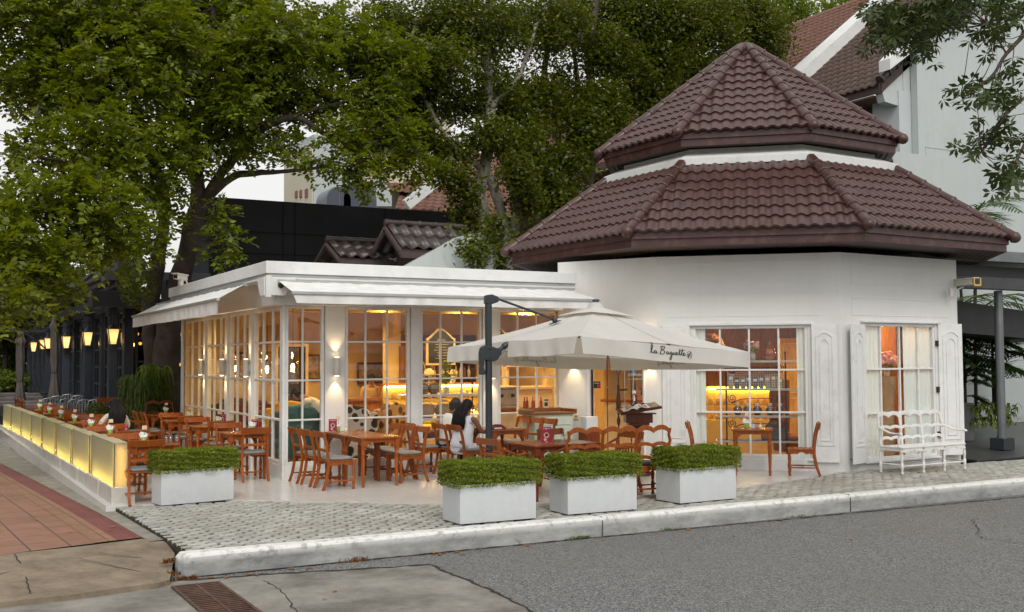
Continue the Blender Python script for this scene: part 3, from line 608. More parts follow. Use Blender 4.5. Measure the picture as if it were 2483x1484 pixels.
MB().box(dlx(.04), dlx(.17), -.051, -.049, 1.38, 1.50, FD).build('card_sign', LETK, dd); text('WELCOME', .02, flat(FD, dlx(.105), -.048, 1.46), LETW, dd); MB().box(dlx(.11), dlx(.16), -.0485, -.0475, 1.40, 1.44, FD).build('card_sign', REDS, dd)
for (q, z_) in ((.86, 1.25), (.93, 1.38), (.93, 1.10), (.975, 1.24)):
    m_ = MB(); Mx = FD @ T(dlx(q), -.048, z_) @ Matrix.Rotation(R(90), 4, 'X'); r_ = .045
    pts = [Mx @ Vector((r_*math.cos(a), r_*math.sin(a), 0)) for a in np.linspace(0, 6.283, 21)]; m_.tube(pts, .006, 4, cap=False); m_.tube([Mx @ Vector((-.03, .03, 0)), Mx @ Vector((.03, -.03, 0))], .005, 4); m_.build('round_sticker', REDS, dd)
    MB().box(-.018, .018, -.012, .012, -.002, .0, Mx).build('round_sticker', LETK, dd)
# wall grooves on the B corner (vertical boards)
vb = MB()
for i in range(3): vb.box(-.62+i*.17-.004, -.62+i*.17+.004, .0, .004, .15, 2.4, wallM(J, pB) @ T((pB-J).length, 0, 0))
vb.build('board_joint', M('joint_grey_paint', (.5, .5, .48), .7, 0), pav)  # thin strips in a greyer paint mark the board joints

# ------------------------------------------------------------ glazed dining room
GX, GY, GN = 5.27, 17.12, 24.6
gr = thing('glazed_dining_room', 'white glazed dining room with a flat roof and a thick fascia, lit warmly inside', 'building')
PX, PY, ZT, ZB = 4.87, 16.72, 3.44, 3.28
def Lring(name, mat, off, z0, z1, th=.06):
    x, y = PX+off, PY+off; mb = MB(); mb.box(x, 10.75, y, y+th, z0, z1); mb.box(x, x+th, y+th, 24.05, z0, z1); return mb.build(name, mat, gr, bevel=.006)
Lring('fascia', WHITE, 0, 3.275, 3.47, .3); Lring('gutter', M('gutter_metal', (.45, .46, .44), .5, .1, 3, dirt=(.25, .24, .2)), .03, 3.225, 3.272, .3)
MB().add([(PX+.01, PY+.01, 3.46), (13, PY+.01, 3.46), (13, 24.0, 3.46), (PX+.01, 24.0, 3.46)], [(0, 1, 2, 3)]).build('roof', WHITE, gr)
MB().box(GX-.16, 10.6, GY-.16, GY, 2.80, 3.224).box(GX-.16, GX, GY, 24.6, 2.80, 3.224).build('lintel', WHITE, gr, bevel=.004)
MB().box(PX+.02, 10.6, PY+.02, GY-.165, 3.19, 3.222).box(PX+.02, GX-.165, GY-.165, 24.0, 3.19, 3.222).build('soffit', WHITE, gr)
# corner bracket box and post
bk = MB(); bk.prism([(.0, 3.22), (.0, 2.93), (.22, 2.93), (.42, 3.22)], 0, .03, wallM((PX+.02, PY+.02), (20, PY+.02)) @ T(.06, .0, 0), 'y'); bk.prism([(0, 3.22), (-.42, 3.22), (-.22, 2.93), (0, 2.93)], 0, .03, wallM((PX+.02, 50), (PX+.02, PY+.02)) @ T(50-PY-.08, 0, 0), 'y')
bk.box(PX+.0, PX+.09, PY+.0, PY+.09, 2.90, 3.24); bk.build('corner_bracket', WHITE, gr, bevel=.003)
WF = wallM((GX, GY), (30, GY)); WL = wallM((GX, 60), (GX, GY)); LL = 60-GY  # left face: local s = LL-(Y-GY)
def sY(Y): return 60-Y
rows = [.94, 1.58, 2.21]; zb, zt_ = .22, 2.80
MB().box(-.005, .04, -.14, 0, 0, zt_, WF).box(LL-.15, LL-.0, -.035, .0, 0, zt_, WL).build('corner_post', WHITE2, gr, bevel=.006)
base = MB().box(.042, 5.2, -.12, -.01, 0, zb, WF).box(sY(24.6), LL-.152, -.12, -.01, 0, zb, WL); base.build('base_panel', WHITE, gr, bevel=.004)
wins = [(.045, .70, [.34]), (1.06, 2.23, [1.43, 1.82]), (2.42, 3.62, [2.82, 3.23]), (3.94, 5.2, [4.36, 4.75])]
for s0, s1, cs in wins: window(gr, WF, s0, s1, zb, zt_, cs, rows, d0=-.05, fw=.05, mw_=.028)
MB().box(.71, 1.05, -.14, 0, 0, zt_, WF).build('pier', STUCCO, gr); MB().box(2.24, 2.41, -.10, .01, 0, zt_, WF).build('pier', WHITE2, gr, bevel=.01)
MB().box(3.63, 3.93, -.14, 0, 0, zt_, WF).build('pier', STUCCO, gr)
Ls = [(17.31, 18.93), (19.12, 20.58), (20.80, 22.35), (22.52, 24.38)]
for y0, y1 in Ls:
    a, c = sY(y1), sY(y0); window(gr, WL, a, c, zb, zt_, [a+(c-a)/3, a+(c-a)*2/3], rows, d0=-.05, fw=.06, mw_=.034)
for y0, y1 in ((18.93, 19.12), (20.58, 20.80), (22.35, 22.52), (24.38, 24.6)): MB().box(sY(y1)+.002, sY(y0)-.002, -.12, .012, 0, zt_, WL).build('pier', WHITE2, gr, bevel=.008)
for s_ in (.88, 2.325): pass
# ------------------------------------------------------------ sconces
SCB = M('cream_metal', (.62, .60, .54), .4, .03)
LAMPF = EM('lamp_face', (1, .78, .45), 10)
def spot(loc, rot, e, size=R(95), col=WARMC, parent=None, blend=.8, r=.02):
    l_ = bpy.data.lights.new('lamp_light', 'SPOT'); l_.energy = e; l_.spot_size = size; l_.spot_blend = blend; l_.color = col; l_.shadow_soft_size = r
    o = bpy.data.objects.new('lamp_light', l_); COL.objects.link(o); o.location = loc; o.rotation_euler = rot
    if parent: o.parent = parent
    return o
def point(loc, e, r=.03, col=WARMC, parent=None):
    l_ = bpy.data.lights.new('lamp_light', 'POINT'); l_.energy = e; l_.color = col; l_.shadow_soft_size = r
    o = bpy.data.objects.new('lamp_light', l_); COL.objects.link(o); o.location = loc
    if parent: o.parent = parent
    return o
def sconce(Fm, s, z, lab, e=13):
    p = Fm @ Vector((s, .0, z)); t = thing('wall_sconce', lab, 'wall lamp', p, group='up and down wall lamps on the white piers'); q = Fm.to_3x3().to_4x4()
    MB().lathe([(.045, -.15), (.048, -.145), (.048, .145), (.045, .15)], 14, q @ T(0, .085, 0)).build('lamp_body', SCB, t)
    MB().box(-.025, .025, 0, .04, -.06, .06, q).build('bracket', SCB, t)
    MB().lathe([(.036, -.155), (.036, -.1505)], 12, q @ T(0, .085, 0)).lathe([(.036, .1505), (.036, .155)], 12, q @ T(0, .085, 0)).build('lamp_face', LAMPF, t)
    lp = q @ Vector((0, .075, 0)); spot((lp.x, lp.y, -.17), (0, 0, 0), e, R(80), (1, .70, .38), t); spot((lp.x, lp.y, .17), (R(180), 0, 0), e*.7, R(80), (1, .70, .38), t)
sconce(WF, .88, 1.80, 'cream cylinder wall lamp on the wide pier right of the glass corner'); sconce(WF, 3.78, 1.72, 'cream cylinder wall lamp on the pier behind the parasol pole')
for y_, n_ in ((19.02, 'first'), (20.69, 'second'), (22.43, 'third')): sconce(WL, sY(y_), 1.78, 'cream cylinder wall lamp on the %s pier left of the glass corner' % n_)
sconce(FD, dl-.32, 2.02, 'wall lamp left of the glass door, hidden by the parasol canopy', 15); sconce(FD, dr+.14, 2.02, 'wall lamp right of the glass door, hidden by the parasol canopy', 9)
# ------------------------------------------------------------ awnings
def awning(name, lab, Mx, L, proj, zb_, zf, val, xo=0.):
    t = thing(name, lab, 'awning'); nu, nv = 120, 8; V = []; F = []
    for j in range(nv+1):
        for i in range(nu+1):
            s = i/nu; q = j/nv; x = s*L + xo*q; rip = (.006*math.sin(s*L*9+1.5*math.sin(s*23))+.004*math.sin(s*L*23))*(1-q)**1.2
            V.append(Mx @ Vector((x, proj*q, zb_+(zf-zb_)*q+rip)))
    F = [(j*(nu+1)+i, j*(nu+1)+i+1, (j+1)*(nu+1)+i+1, (j+1)*(nu+1)+i) for j in range(nv) for i in range(nu)]
    npmesh('canopy', V, F, AWN, t, True)
    V = []
    for j in range(5):
        for i in range(nu+1):
            s = i/nu; q = j/4; x = s*L+xo; wv = .012*q*math.sin(s*L*14+2*math.sin(s*17))
            V.append(Mx @ Vector((x+(.06*q if i == 0 else 0), proj+.01+wv, zf-.03-val*q-(.005*math.sin(s*L*2.1) if j == 4 else 0))))
    npmesh('valance', V, [(j*(nu+1)+i, j*(nu+1)+i+1, (j+1)*(nu+1)+i+1, (j+1)*(nu+1)+i) for j in range(4) for i in range(nu)], AWN, t, True)
    AL = M('awning_aluminium', (.45, .46, .46), .4, .1, 6, metal=.4)
    MB().box(xo-.02, L+xo+.02, proj-.02, proj+.035, zf-.035, zf+.008, Mx).build('front_rail', AL, t, bevel=.004)
    MB().box(xo*0-.02, L, -.06, .02, zb_-.03, zb_+.03, Mx).build('back_tube', AL, t)
    for f_ in (.15, .85):
        a = Mx @ Vector((L*f_, 0, zb_-.1)); c = Mx @ Vector((L*f_+(.5 if f_ < .5 else -.5), proj*.55, (zb_+zf)/2-.12)); e = Mx @ Vector((L*f_+xo, proj, zf-.04)); MB().tube([a, c], .022, 6).tube([c, e], .02, 6).ball(tuple(c), .035, 8).build('folding_arm', AL, t)
    MB().lathe([(.02, 0), (.02, .06)], 8, Mx @ T(.1, -.03, zb_-.08)).ball(tuple(Mx @ Vector((.03, .0, zb_-.06))), .05, 8).build('arm_hub', BRONZE, t)
    return t
awning('awning', 'long white cloth awning with plain valance over the front glass wall', wallM((5.07, 16.70), (20, 16.70)), 5.45, .95, 3.15, 2.93, .135, -.08)
awning('awning', 'shorter white cloth awning with wrinkled valance over the left glass wall', wallM((4.85, 25.2), (4.85, 16)), 7.3, .68, 3.17, 2.87, .21, 1.0)
# CCTV cameras
def cctv(lab, loc, rz, yel=False):
    t = thing('security_camera', lab, 'camera', loc, rz); c_ = SCB
    MB().box(-.06, .06, -.26, .24, .12, .23).build('housing', c_, t, bevel=.025, seg=2); MB().box(-.075, .075, -.32, .26, .225, .25).build('sunshield', c_, t, bevel=.01)
    MB().box(-.04, .04, -.268, -.262, .14, .21).build('lens_window', LETK, t)
    if yel: MB().box(-.08, .08, -.34, -.325, .09, .12).box(-.085, -.06, -.34, -.325, .10, .24).box(.06, .085, -.34, -.325, .10, .24).build('bezel', M('yellowed_plastic', (.65, .42, .10), .5, .1), t)
    return t
t = cctv('white security camera on a short post on the glass room roof', (4.92, 23.1, 3.47), R(-35)); MB().lathe([(.06, 0), (.06, .13)], 10).build('stand', SCB, t); MB().tube([(.0, .16, .15), (.05, .2, .1), (.06, .2, 0)], .015, 6).build('cable', SCB, t)
pc = FR @ Vector((3.05, .18, 3.08)); t = cctv('small camera with yellowed surround on a wall arm under the right eave', pc, R(-8), True)
MB().tube([(-.32, -.02, -.02), (-.2, 0, .02), (0, .0, .1)], .015, 6).box(-.36, -.30, -.06, .0, -.08, .06).tube([(0, .2, .15), (-.06, .24, .3), (-.02, .2, .5)], .02, 6).build('wall_arm', SCB, t)
# sockets on the wall
for (Fm, s, z, lab) in ((FD, dl-.28, .86, 'small cream double socket on the wall left of the door'),):
    p = Fm @ Vector((s, 0, z)); t = thing('wall_socket', lab, 'socket', p); q = Fm.to_3x3().to_4x4(); MB().box(-.045, .045, 0, .02, -.05, .05, q).build('plate', CREAM, t, bevel=.006); MB().box(-.02, -.008, .02, .022, -.02, .02, q).box(.008, .02, .02, .022, -.02, .02, q).build('slot', LETK, t)

# ------------------------------------------------------------ black restaurant on the left
bb = thing('dark_restaurant_building', 'blue black restaurant building with tall blank side wall, cornice and glazed doors', 'building')
BX, BY = 4.9, 29.2
GLD = glass('dark_glass', (.35, .38, .38), .5)
MB().box(6.75, 16.5, 30, 30.3, 0, 6.42).build('blank_wall', BLACKW, bb)
pj = MB()
for z_ in (4.9, 5.5): pj.box(6.75, 16.5, 29.985, 29.999, z_, z_+.02)
for x_ in (9.2, 9.55, 12.3): pj.box(x_, x_+.02, 29.985, 29.999, 2, 6.42)
pj.build('panel_joint', M('joint_black', (.008, .008, .01), .9), bb)
sw_ = wallM((BX+.05, BY+.1), (9, BY+.1)); window(bb, sw_, .15, 1.0, .75, 3.2, [.57], [1.3, 1.9, 2.5], fw=.08, mw_=.05, mat=BLUEB, gl_=GLD, name='glazed_door'); window(bb, sw_, 1.05, 1.85, .75, 3.2, [1.45], [1.3, 1.9, 2.5], fw=.08, mw_=.05, mat=BLUEB, gl_=GLD, name='glazed_door'); MB().box(0, 1.9, -.1, 0, 0, .75, sw_).build('door_panel', BLUEB, bb)
MB().box(BX+.05, 6.75, BY+1.2, BY+1.4, 0, 3.6).box(6.4, 7.0, 29.4, 30, 0, 5.6).build('side_wall', BLUEB, bb)
BF = wallM((BX, 75), (BX, BY)); BL = 75-BY
fm = MB(); fm.box(0, BL, -.3, 0, 3.3, 3.75, BF); fm.box(0, BL, 0, .1, 3.72, 3.8, BF).box(0, BL+.2, 0, .35, 3.8, 3.9, BF).box(0, BL+.3, 0, .5, 3.92, 4.05, BF).box(0, BL+.4, 0, .62, 4.07, 4.2, BF).box(0, BL+.2, -.4, .3, 4.2, 4.5, BF)
fm.box(BL-.3, BL+.45, -2, .62, 3.95, 4.2, BF); fm.build('cornice', M('slate_cornice', (.10, .11, .12), .5, .2, 2), bb, bevel=.01)
for i in range(22): MB().box(BL-.6-i*1.2-.08, BL-.6-i*1.2+.08, .0, .3, 3.45, 3.79, BF).build('cornice_bracket', BLUEB, bb, bevel=.02)
for i in range(14):
    s1 = BL-.35-i*1.95; s0 = s1-1.55
    if s0 < 0: break
    window(bb, BF, s0, s1, .75, 3.3, [s0+.52, s0+1.04], [1.25, 1.75, 2.25, 2.75], d0=-.03, fw=.10, mw_=.06, mat=BLUEB, gl_=GLD, name='glazed_door')
    MB().box(s0, s1, -.1, .0, 0, .75, BF).box(s0+.2, s1-.2, 0, .02, .15, .6, BF).build('door_panel', BLUEB, bb, bevel=.006)
    MB().box(s1, s1+.39, -.15, .08, 0, 3.3, BF).box(s1-.02, s1+.41, -.15, .12, .6, .78, BF).box(s1-.02, s1+.41, -.15, .12, 2.9, 3.0, BF).build('pilaster', BLUEB, bb, bevel=.01)
MB().box(0, BL, -4.0, -3.8, 0, 3.3, BF).build('inner_wall', M('dark_interior', (.03, .022, .018), .8), bb)
MB().box(0, BL, -3.8, -.3, 3.25, 3.29, BF).build('inner_ceiling', M('dark_interior_ceiling', (.03, .02, .015), .8), bb)
sb = MB().box(3.9, 5.4, 28.2, 28.9, 3.25, 3.65).box(5.6, 6.9, 28.0, 28.6, 3.5, 3.95); t = tag(sb.build('canopy_box', BLACKW, None, bevel=.01), 'flat black awning boxes jutting out over the dark restaurant corner', 'canopy box')
AMB = EM('amber_bulb', (1, .42, .08), 9)
for i_, (u_, v_, w_) in enumerate(((333, 810, 0), (340, 833, 0), (326, 836, 0), (345, 770, 0), (436, 884, 0), (439, 811, 0), (176, 831, 1), (224, 828, 1), (252, 900, 1), (145, 838, 1))):
    p = aty(u_, v_, BY+.7) if not w_ else atx(u_, v_, BX+.8)
    t = thing('amber_bulb', 'small amber bulb glimmering behind the glass of the dark restaurant', 'light bulb', p, group='amber bulbs inside the dark restaurant'); MB().ball((0, 0, 0), .045, 8).build('bulb', AMB, t); MB().tube([(0, 0, .04), (0, 0, .3)], .006, 4).build('cord', LETK, t)
# porch columns and lanterns
LANG = None
m, n, l, b = _nt('lantern_glass'); LANG = m; b.inputs['Base Color'].default_value = (.9, .7, .4, 1); b.inputs['Emission Color'].default_value = (1, .58, .17, 1); b.inputs['Emission Strength'].default_value = .38
BULB = EM('bulb', (1, .72, .38), 9)
def lantern(loc, lab, first=[None]):
    if first[0] is None:
        t = thing('wall_lantern', lab, 'lantern', loc, group='glowing lanterns along the dark restaurant'); first[0] = t
        f_ = MB(); b0, b1, zz0, zz1 = .075, .135, -.25, .14
        for sx in (-1, 1):
            for sy in (-1, 1): f_.tube([(sx*b0, sy*b0, zz0), (sx*b1, sy*b1, zz1)], .015, 4)
        for zz, q in ((zz0, b0), (zz1, b1)):
            for a, c in (((-q, -q), (q, -q)), ((q, -q), (q, q)), ((q, q), (-q, q)), ((-q, q), (-q, -q))): f_.tube([(a[0], a[1], zz), (c[0], c[1], zz)], .016, 4)
        f_.build('frame', STEEL, t)
        g_ = MB(); v = [(-b0, -b0, zz0), (b0, -b0, zz0), (b0, b0, zz0), (-b0, b0, zz0), (-b1, -b1, zz1), (b1, -b1, zz1), (b1, b1, zz1), (-b1, b1, zz1)]; g_.add([(p[0]*.96, p[1]*.96, p[2]) for p in v], [(0, 1, 5, 4), (1, 2, 6, 5), (2, 3, 7, 6), (3, 0, 4, 7), (0, 3, 2, 1)]); g_.build('glass', LANG, t)
        MB().lathe([(.15, .14), (.10, .20), (.03, .26), (.015, .34)], 4, T(rz=R(45))).build('hood', STEEL, t)
        MB().tube([(0, 0, .3), (0, 0, .62)], .012, 6).tube([(-.1, 0, .2), (-.12, 0, .34), (0, 0, .5), (.12, 0, .34), (.1, 0, .2)], .008, 5).build('hanger', STEEL, t)
        MB().ball((0, 0, .03), .05, 8).build('bulb', BULB, t)
        point((0, -.30, -.10), 2.5, .05, (1, .6, .25), t)
        return t
    return copy_tree(first[0], loc, label=lab)
def column(loc, lab, first=[None]):
    if first[0] is None:
        t = thing('porch_column', lab, 'column', loc, group='dark porch columns of the restaurant'); first[0] = t
        MB().box(-.11, .11, -.11, .11, .8, 3.35).build('shaft', BLUEB, t, bevel=.012)
        MB().box(-.16, .16, -.16, .16, 0, .62).box(-.19, .19, -.19, .19, .0, .12).box(-.18, .18, -.18, .18, .62, .68).box(-.15, .15, -.15, .15, .69, .74).box(-.17, .17, -.17, .17, .75, .80).build('pedestal', BLUEB, t, bevel=.012)
        MB().box(-.15, .15, -.15, .15, 3.05, 3.10).box(-.17, .17, -.17, .17, 3.25, 3.35).build('capital', BLUEB, t, bevel=.01)
        return t
    return copy_tree(first[0], loc, label=lab)
for y_, n_ in ((28.95, 'nearest the fern covered tree trunk'), (33.3, 'second from the fern covered tree trunk'), (38.2, 'third from the fern covered tree trunk'), (43.3, 'fourth from the fern trunk, by the tall folded parasol')): column((4.5, y_, 0), 'square blue black porch column on a pedestal, '+n_)
for (u, y_, n_) in ((274, 28.6, 'nearest the fern covered trunk'), (212, 33.0, 'second from the fern covered trunk'), (160, 37.9, 'third from the fern covered trunk'), (116, 43.0, 'fourth from the fern trunk, on the isolated column'), (103, 48.0, 'partly hidden behind the isolated column'), (81, 48.8, 'hanging free at the far left')):
    p = aty(u, {274: 811, 212: 817, 160: 826, 116: 829, 103: 832, 81: 838}[u], y_); lantern((p.x, p.y, p.z), 'glowing tapered lantern '+n_)
MB_ = MB().box(4.42, 4.58, 28.9, 45, 3.36, 3.6); MB_.build('porch_beam', BLUEB, bb)
cb = MB().box(2.9, 4.4, 43.5, 43.6, 3.0, 3.1); cb.tube([(4.4, 43.5, 2.4), (4.1, 43.5, 2.7), (3.7, 43.5, 2.95)], .03, 5); cb.build('lantern_arm', BLUEB, bb)

# ------------------------------------------------------------ roofs behind: dark dormers, grey wedge wall
def tiles(name, P0, P1, P2, P3, mat, parent, course=.34, pitch=.24, amp=.03):
    # P0,P1 = eave ends, P2,P3 = ridge ends (above P1, P0)
    P0, P1, P2, P3 = map(Vector, (P0, P1, P2, P3)); L = ((P3-P0).length+(P2-P1).length)/2; W_ = (P1-P0).length; nn = (P1-P0).cross(P3-P0).normalized()
    if nn.z < 0: nn = -nn
    nc = max(1, int(round(L/course))); m_ = max(2, int(W_/pitch*8)+1); V = []; F = []
    for i in range(nc):
        for (a, h_) in ((i/nc-.01, -.01), (i/nc-.01, .035), ((i+1)/nc, .0)):
            for j in range(m_):
                s = j/(m_-1); p = (P0.lerp(P1, s)).lerp(P3.lerp(P2, s), a); ph = (s*W_ % pitch)/pitch
                V.append(p + nn*(h_+(math.sin(ph/.7*math.pi)*amp*1.4 if ph < .7 else 0)))
        o = i*3*m_
        F += [(o+r_*m_+j, o+r_*m_+j+1, o+(r_+1)*m_+j+1, o+(r_+1)*m_+j) for r_ in range(2) for j in range(m_-1)]
    return npmesh(name, V, F, mat, parent)
TDK = M('dark_weathered_tile', (.045, .033, .030), .38, .3, 3, .1, 12, dirt=(.09, .075, .07), dscale=4)
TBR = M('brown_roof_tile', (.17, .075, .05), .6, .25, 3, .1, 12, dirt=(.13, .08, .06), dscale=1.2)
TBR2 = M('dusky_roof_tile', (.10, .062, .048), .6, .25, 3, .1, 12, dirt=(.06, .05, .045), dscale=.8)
def dormer(lab, Y, ul, vr, ur, ve, W_=1.5):
    # ridge from pixel (ul,vr) running in +X; gable end faces -X
    a = aty(ul, vr, Y); c = aty(ur, vr+(ur-ul)*.035, Y); e = aty(ul, ve, Y-.75); rise = a.z-e.z
    t = thing('dormer_roof', lab, 'roof', (0, 0, 0)); L = c.x-a.x
    tiles('roof_tiles', (a.x, a.y-.85, a.z-rise), (a.x+L, a.y-.85, a.z-rise), (a.x+L, a.y, a.z), (a.x, a.y, a.z), TDK, t, .5, .30, .045)
    tiles('roof_tiles', (a.x+L, a.y+.85, a.z-rise), (a.x, a.y+.85, a.z-rise), (a.x, a.y, a.z), (a.x+L, a.y, a.z), TDK, t, .5, .30, .045)
    m_ = MB(); k_ = int(L/.42)
    for i in range(k_+1): m_.tube([(a.x-.05+i*.42, a.y, a.z+.05), (a.x-.05+i*.42+.05, a.y, a.z+.05), (a.x-.05+i*.42+.07, a.y, a.z+.05), (a.x-.05+(i+1)*.42, a.y, a.z+.05)], [.085, .095, .08, .075], 10)
    m_.build('ridge_cap', TDK, t)
    b_ = MB(); b_.tube([(a.x-.05, a.y-.93, a.z-rise-.12), (a.x-.05, a.y, a.z-.10)], .10, 4, sx=.35).tube([(a.x-.05, a.y+.93, a.z-rise-.12), (a.x-.05, a.y, a.z-.10)], .10, 4, sx=.35).box(a.x, a.x+L, a.y-.80, a.y-.76, a.z-rise-.22, a.z-rise-.02); b_.build('barge_board', SOFF, t)
    w_ = MB().prism([(a.y-.62, a.z-rise-.05), (a.y+.62, a.z-rise-.05), (a.y, a.z-.2)], a.x+.5, a.x+L, axis='x').box(a.x+.5, a.x+L, a.y-.62, a.y+.62, a.z-rise-1.2, a.z-rise-.05); w_.build('dormer_wall', M('brown_louvre_wall', (.08, .05, .04), .7), t)
    l_ = MB()
    for i in range(6): l_.box(a.x+.55, a.x+1.0, a.y-.66, a.y-.63, a.z-rise-.9+i*.13, a.z-rise-.82+i*.13)
    l_.build('louvre', TDK, t)
    return t
dormer('smaller dark tiled dormer roof behind the glass room, left one', 25.0, 795, 585, 925, 622)
dormer('bigger dark tiled dormer roof behind the glass room, right one', 23.5, 938, 545, 1110, 600)
wg = MB(); a = aty(945, 645, 22.5); c = aty(1112, 574, 22.5); e = aty(1150, 660, 22.5)
wg.prism([(a.x-.2, a.z-.3), (c.x+.9, a.z-.3), (c.x+.9, c.z+.2), (c.x, c.z)], 22.5, 22.7, axis='y'); tag(wg.build('wedge_wall', GREYWALL), 'pale grey sloping parapet wall rising behind the glass room roof', 'wall')
lr = thing('lower_tiled_roof', 'strip of dark tiled roof between the dormers and the grey sloping wall', 'roof'); a = aty(880, 650, 23.0); c = aty(1000, 605, 24.2)
tiles('roof_tiles', (a.x, 22.8, 3.3), (a.x+2.6, 22.8, 3.3), (a.x+3.6, 24.8, 4.4), (a.x+1.0, 24.8, 4.4), TDK, lr, .3, .26)
# ------------------------------------------------------------ distant white building with brown roofs (centre left)
wb = thing('distant_white_building', 'cream and white building with brown tiled roofs seen above the black wall', 'building')
CRW = M('cream_distant_wall', (.62, .58, .46), .8, .06, .5)
def pz(u, v, Y): return aty(u, v, Y)
Yb = 48.
a = pz(693, 470, Yb); c = pz(757, 300, Yb); MB().box(c.x, c.x+1.5, Yb, Yb+4.3, 0, pz(757, 345, Yb).z).build('wall', CRW, wb)
d_ = pz(945, 400, Yb); MB().box(c.x+.05, d_.x+2, Yb-.1, Yb+4.2, 0, pz(800, 330, Yb).z).build('wall', GREYWALL, wb)
MB().box(c.x+2, c.x+7, Yb-.2, Yb+4, 0, pz(860, 250, Yb).z).build('wall', CRW, wb)
for (u0, u1, vt, vb_) in ((717, 722, 462, 480), (728, 733, 460, 480), (741, 747, 457, 480)):
    p, q = atx(u1, vt, c.x), atx(u0, vb_, c.x); m_ = MB().box(c.x-.05, c.x-.005, p.y, q.y, q.z, p.z); m_.build('window', M('brick_red_lattice', (.25, .10, .07), .7), wb)
p0, p1 = pz(690, 385, Yb-2), pz(800, 330, Yb-2)
r0 = tiles('roof', (pz(845, 310, Yb-1).x, Yb-1, pz(845, 310, Yb-1).z), (pz(930, 300, Yb-1).x, Yb-1, pz(845, 310, Yb-1).z), (pz(915, 260, Yb+3).x, Yb+4, pz(900, 215, Yb+4).z), (pz(860, 260, Yb+3).x, Yb+4, pz(900, 215, Yb+4).z), TBR, wb, .5, .4)
tiles('roof', (pz(930, 430, Yb-2).x, Yb-2, pz(930, 462, Yb-2).z), (pz(1040, 430, Yb-2).x, Yb-2, pz(930, 462, Yb-2).z), (pz(1040, 400, Yb+2).x+1, Yb+3, pz(980, 405, Yb+2).z), (pz(950, 400, Yb+2).x, Yb+3, pz(950, 405, Yb+2).z), TBR, wb, .4, .4)
a = pz(958, 505, Yb-3); c = pz(1240, 505, Yb-3); rz_ = pz(1000, 400, Yb+3).z
tiles('roof', (a.x, Yb-3, a.z), (c.x, Yb-3, a.z), (c.x+4, Yb+4, rz_+1.2), (a.x+4, Yb+4, rz_+1.2), TBR, wb, .45, .4)
bm = MB(); p, q = pz(985, 497, Yb-4), pz(1062, 436, Yb-4); bm.tube([p, q], .34, 4, sx=.5, smooth=False); p, q = pz(1040, 505, Yb-5), pz(1075, 455, Yb-5); bm.build('white_rake', WHITE, wb)
q = pz(930, 482, Yb-2.2); MB().prism([(pz(908, 495, Yb-3).x, pz(908, 500, Yb-3).z), (pz(950, 495, Yb-3).x, pz(950, 500, Yb-3).z), (pz(950, 450, Yb-3).x, pz(950, 465, Yb-3).z), (pz(925, 430, Yb-3).x, pz(925, 432, Yb-3).z), (pz(908, 460, Yb-3).x, pz(908, 465, Yb-3).z)], Yb-3, Yb-1, axis='y').build('dormer_wall', GREYWALL, wb)
# half round steel hoods
SH = M('steel_hood', (.16, .17, .19), .5, .1, 1)
for (u, v, rr, w_, lab) in ((822, 484, 30, 30, 'left half round grey steel hood on the black wall'), (872, 484, 42, 34, 'right and taller half round grey steel hood on the black wall')):
    c = pz(u, v, 40); Rr = rr/2637*45; t = thing('ventilation_hood', lab, 'hood', (c.x, 40, c.z-.2)); th = [(Rr*math.cos(x_), Rr*math.sin(x_)+.2) for x_ in np.linspace(0, math.pi, 20)]; th = [(Rr, -1)]+th+[(-Rr, -1)]
    MB().prism(th, 0, 1.2, axis='y').build('hood_shell', SH, t); MB().prism([(x_*.93, z_*.93) for x_, z_ in th], -.03, -.002, axis='y').build('hood_face', M('hood_face_steel', (.09, .10, .13), .6, .1, 1), t); MB().box(-.02, .02, -.05, -.03, -.9, Rr+.15).build('seam', SH, t)
# ------------------------------------------------------------ tall white building on the right
tw = thing('tall_white_building', 'tall white rendered building with brown tiled roof behind the pavilion', 'building'); YG = 24.
e0, e1 = aty(2137, 199, YG), aty(2205, 133, YG); sl_ = (e1.z-e0.z)/(e1.x-e0.x)
# roof plane z = e0.z + sl*(X-e0.x)
def onroof(u, v):
    d = _ray(u, v); # z = EYE+t dz ; x = t dx
    t = (e0.z - sl_*e0.x - EYE)/(d.z - sl_*d.x); return Vector((0, 0, EYE)) + d*t
far_e = onroof(1700, 300); top = onroof(2040, 45)
Xr = top.x+1.5; zr = e0.z+sl_*(Xr-e0.x); Yfar = 62
mid = onroof(2100, 53).y
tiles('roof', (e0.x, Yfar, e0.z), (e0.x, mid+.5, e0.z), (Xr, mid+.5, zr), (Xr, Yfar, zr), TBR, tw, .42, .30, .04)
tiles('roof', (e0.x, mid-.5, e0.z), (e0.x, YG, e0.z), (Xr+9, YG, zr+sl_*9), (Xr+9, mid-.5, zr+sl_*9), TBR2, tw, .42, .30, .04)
MB().prism([(e0.x-.2, e0.z-.2), (Xr+1, zr+sl_*1-.2), (Xr+1, zr+sl_*1+.45), (e0.x-.2, e0.z+.45)], mid-.45, mid+.45, axis='y').build('white_rake', WHITE, tw)
rc = MB(); nrm = Vector((1, 0, sl_)).normalized()
for i in range(9):
    p = Vector((e0.x-.1, YG-.02, e0.z+.05))+nrm*(i*.42); rc.tube([p, p+nrm*.06, p+nrm*.09, p+nrm*.42], [.15, .16, .13, .12], 10)
rc.build('rake_cap', TDK, tw); MB().prism([(e0.x-.05, e0.z-.35), (e1.x, e1.z-.35), (e1.x, e1.z), (e0.x-.05, e0.z)], YG-.06, YG+.0, axis='y').box(e0.x-.1, e0.x-.04, YG, Yfar, e0.z-.35, e0.z-.02).build('fascia_board', SOFF, tw)
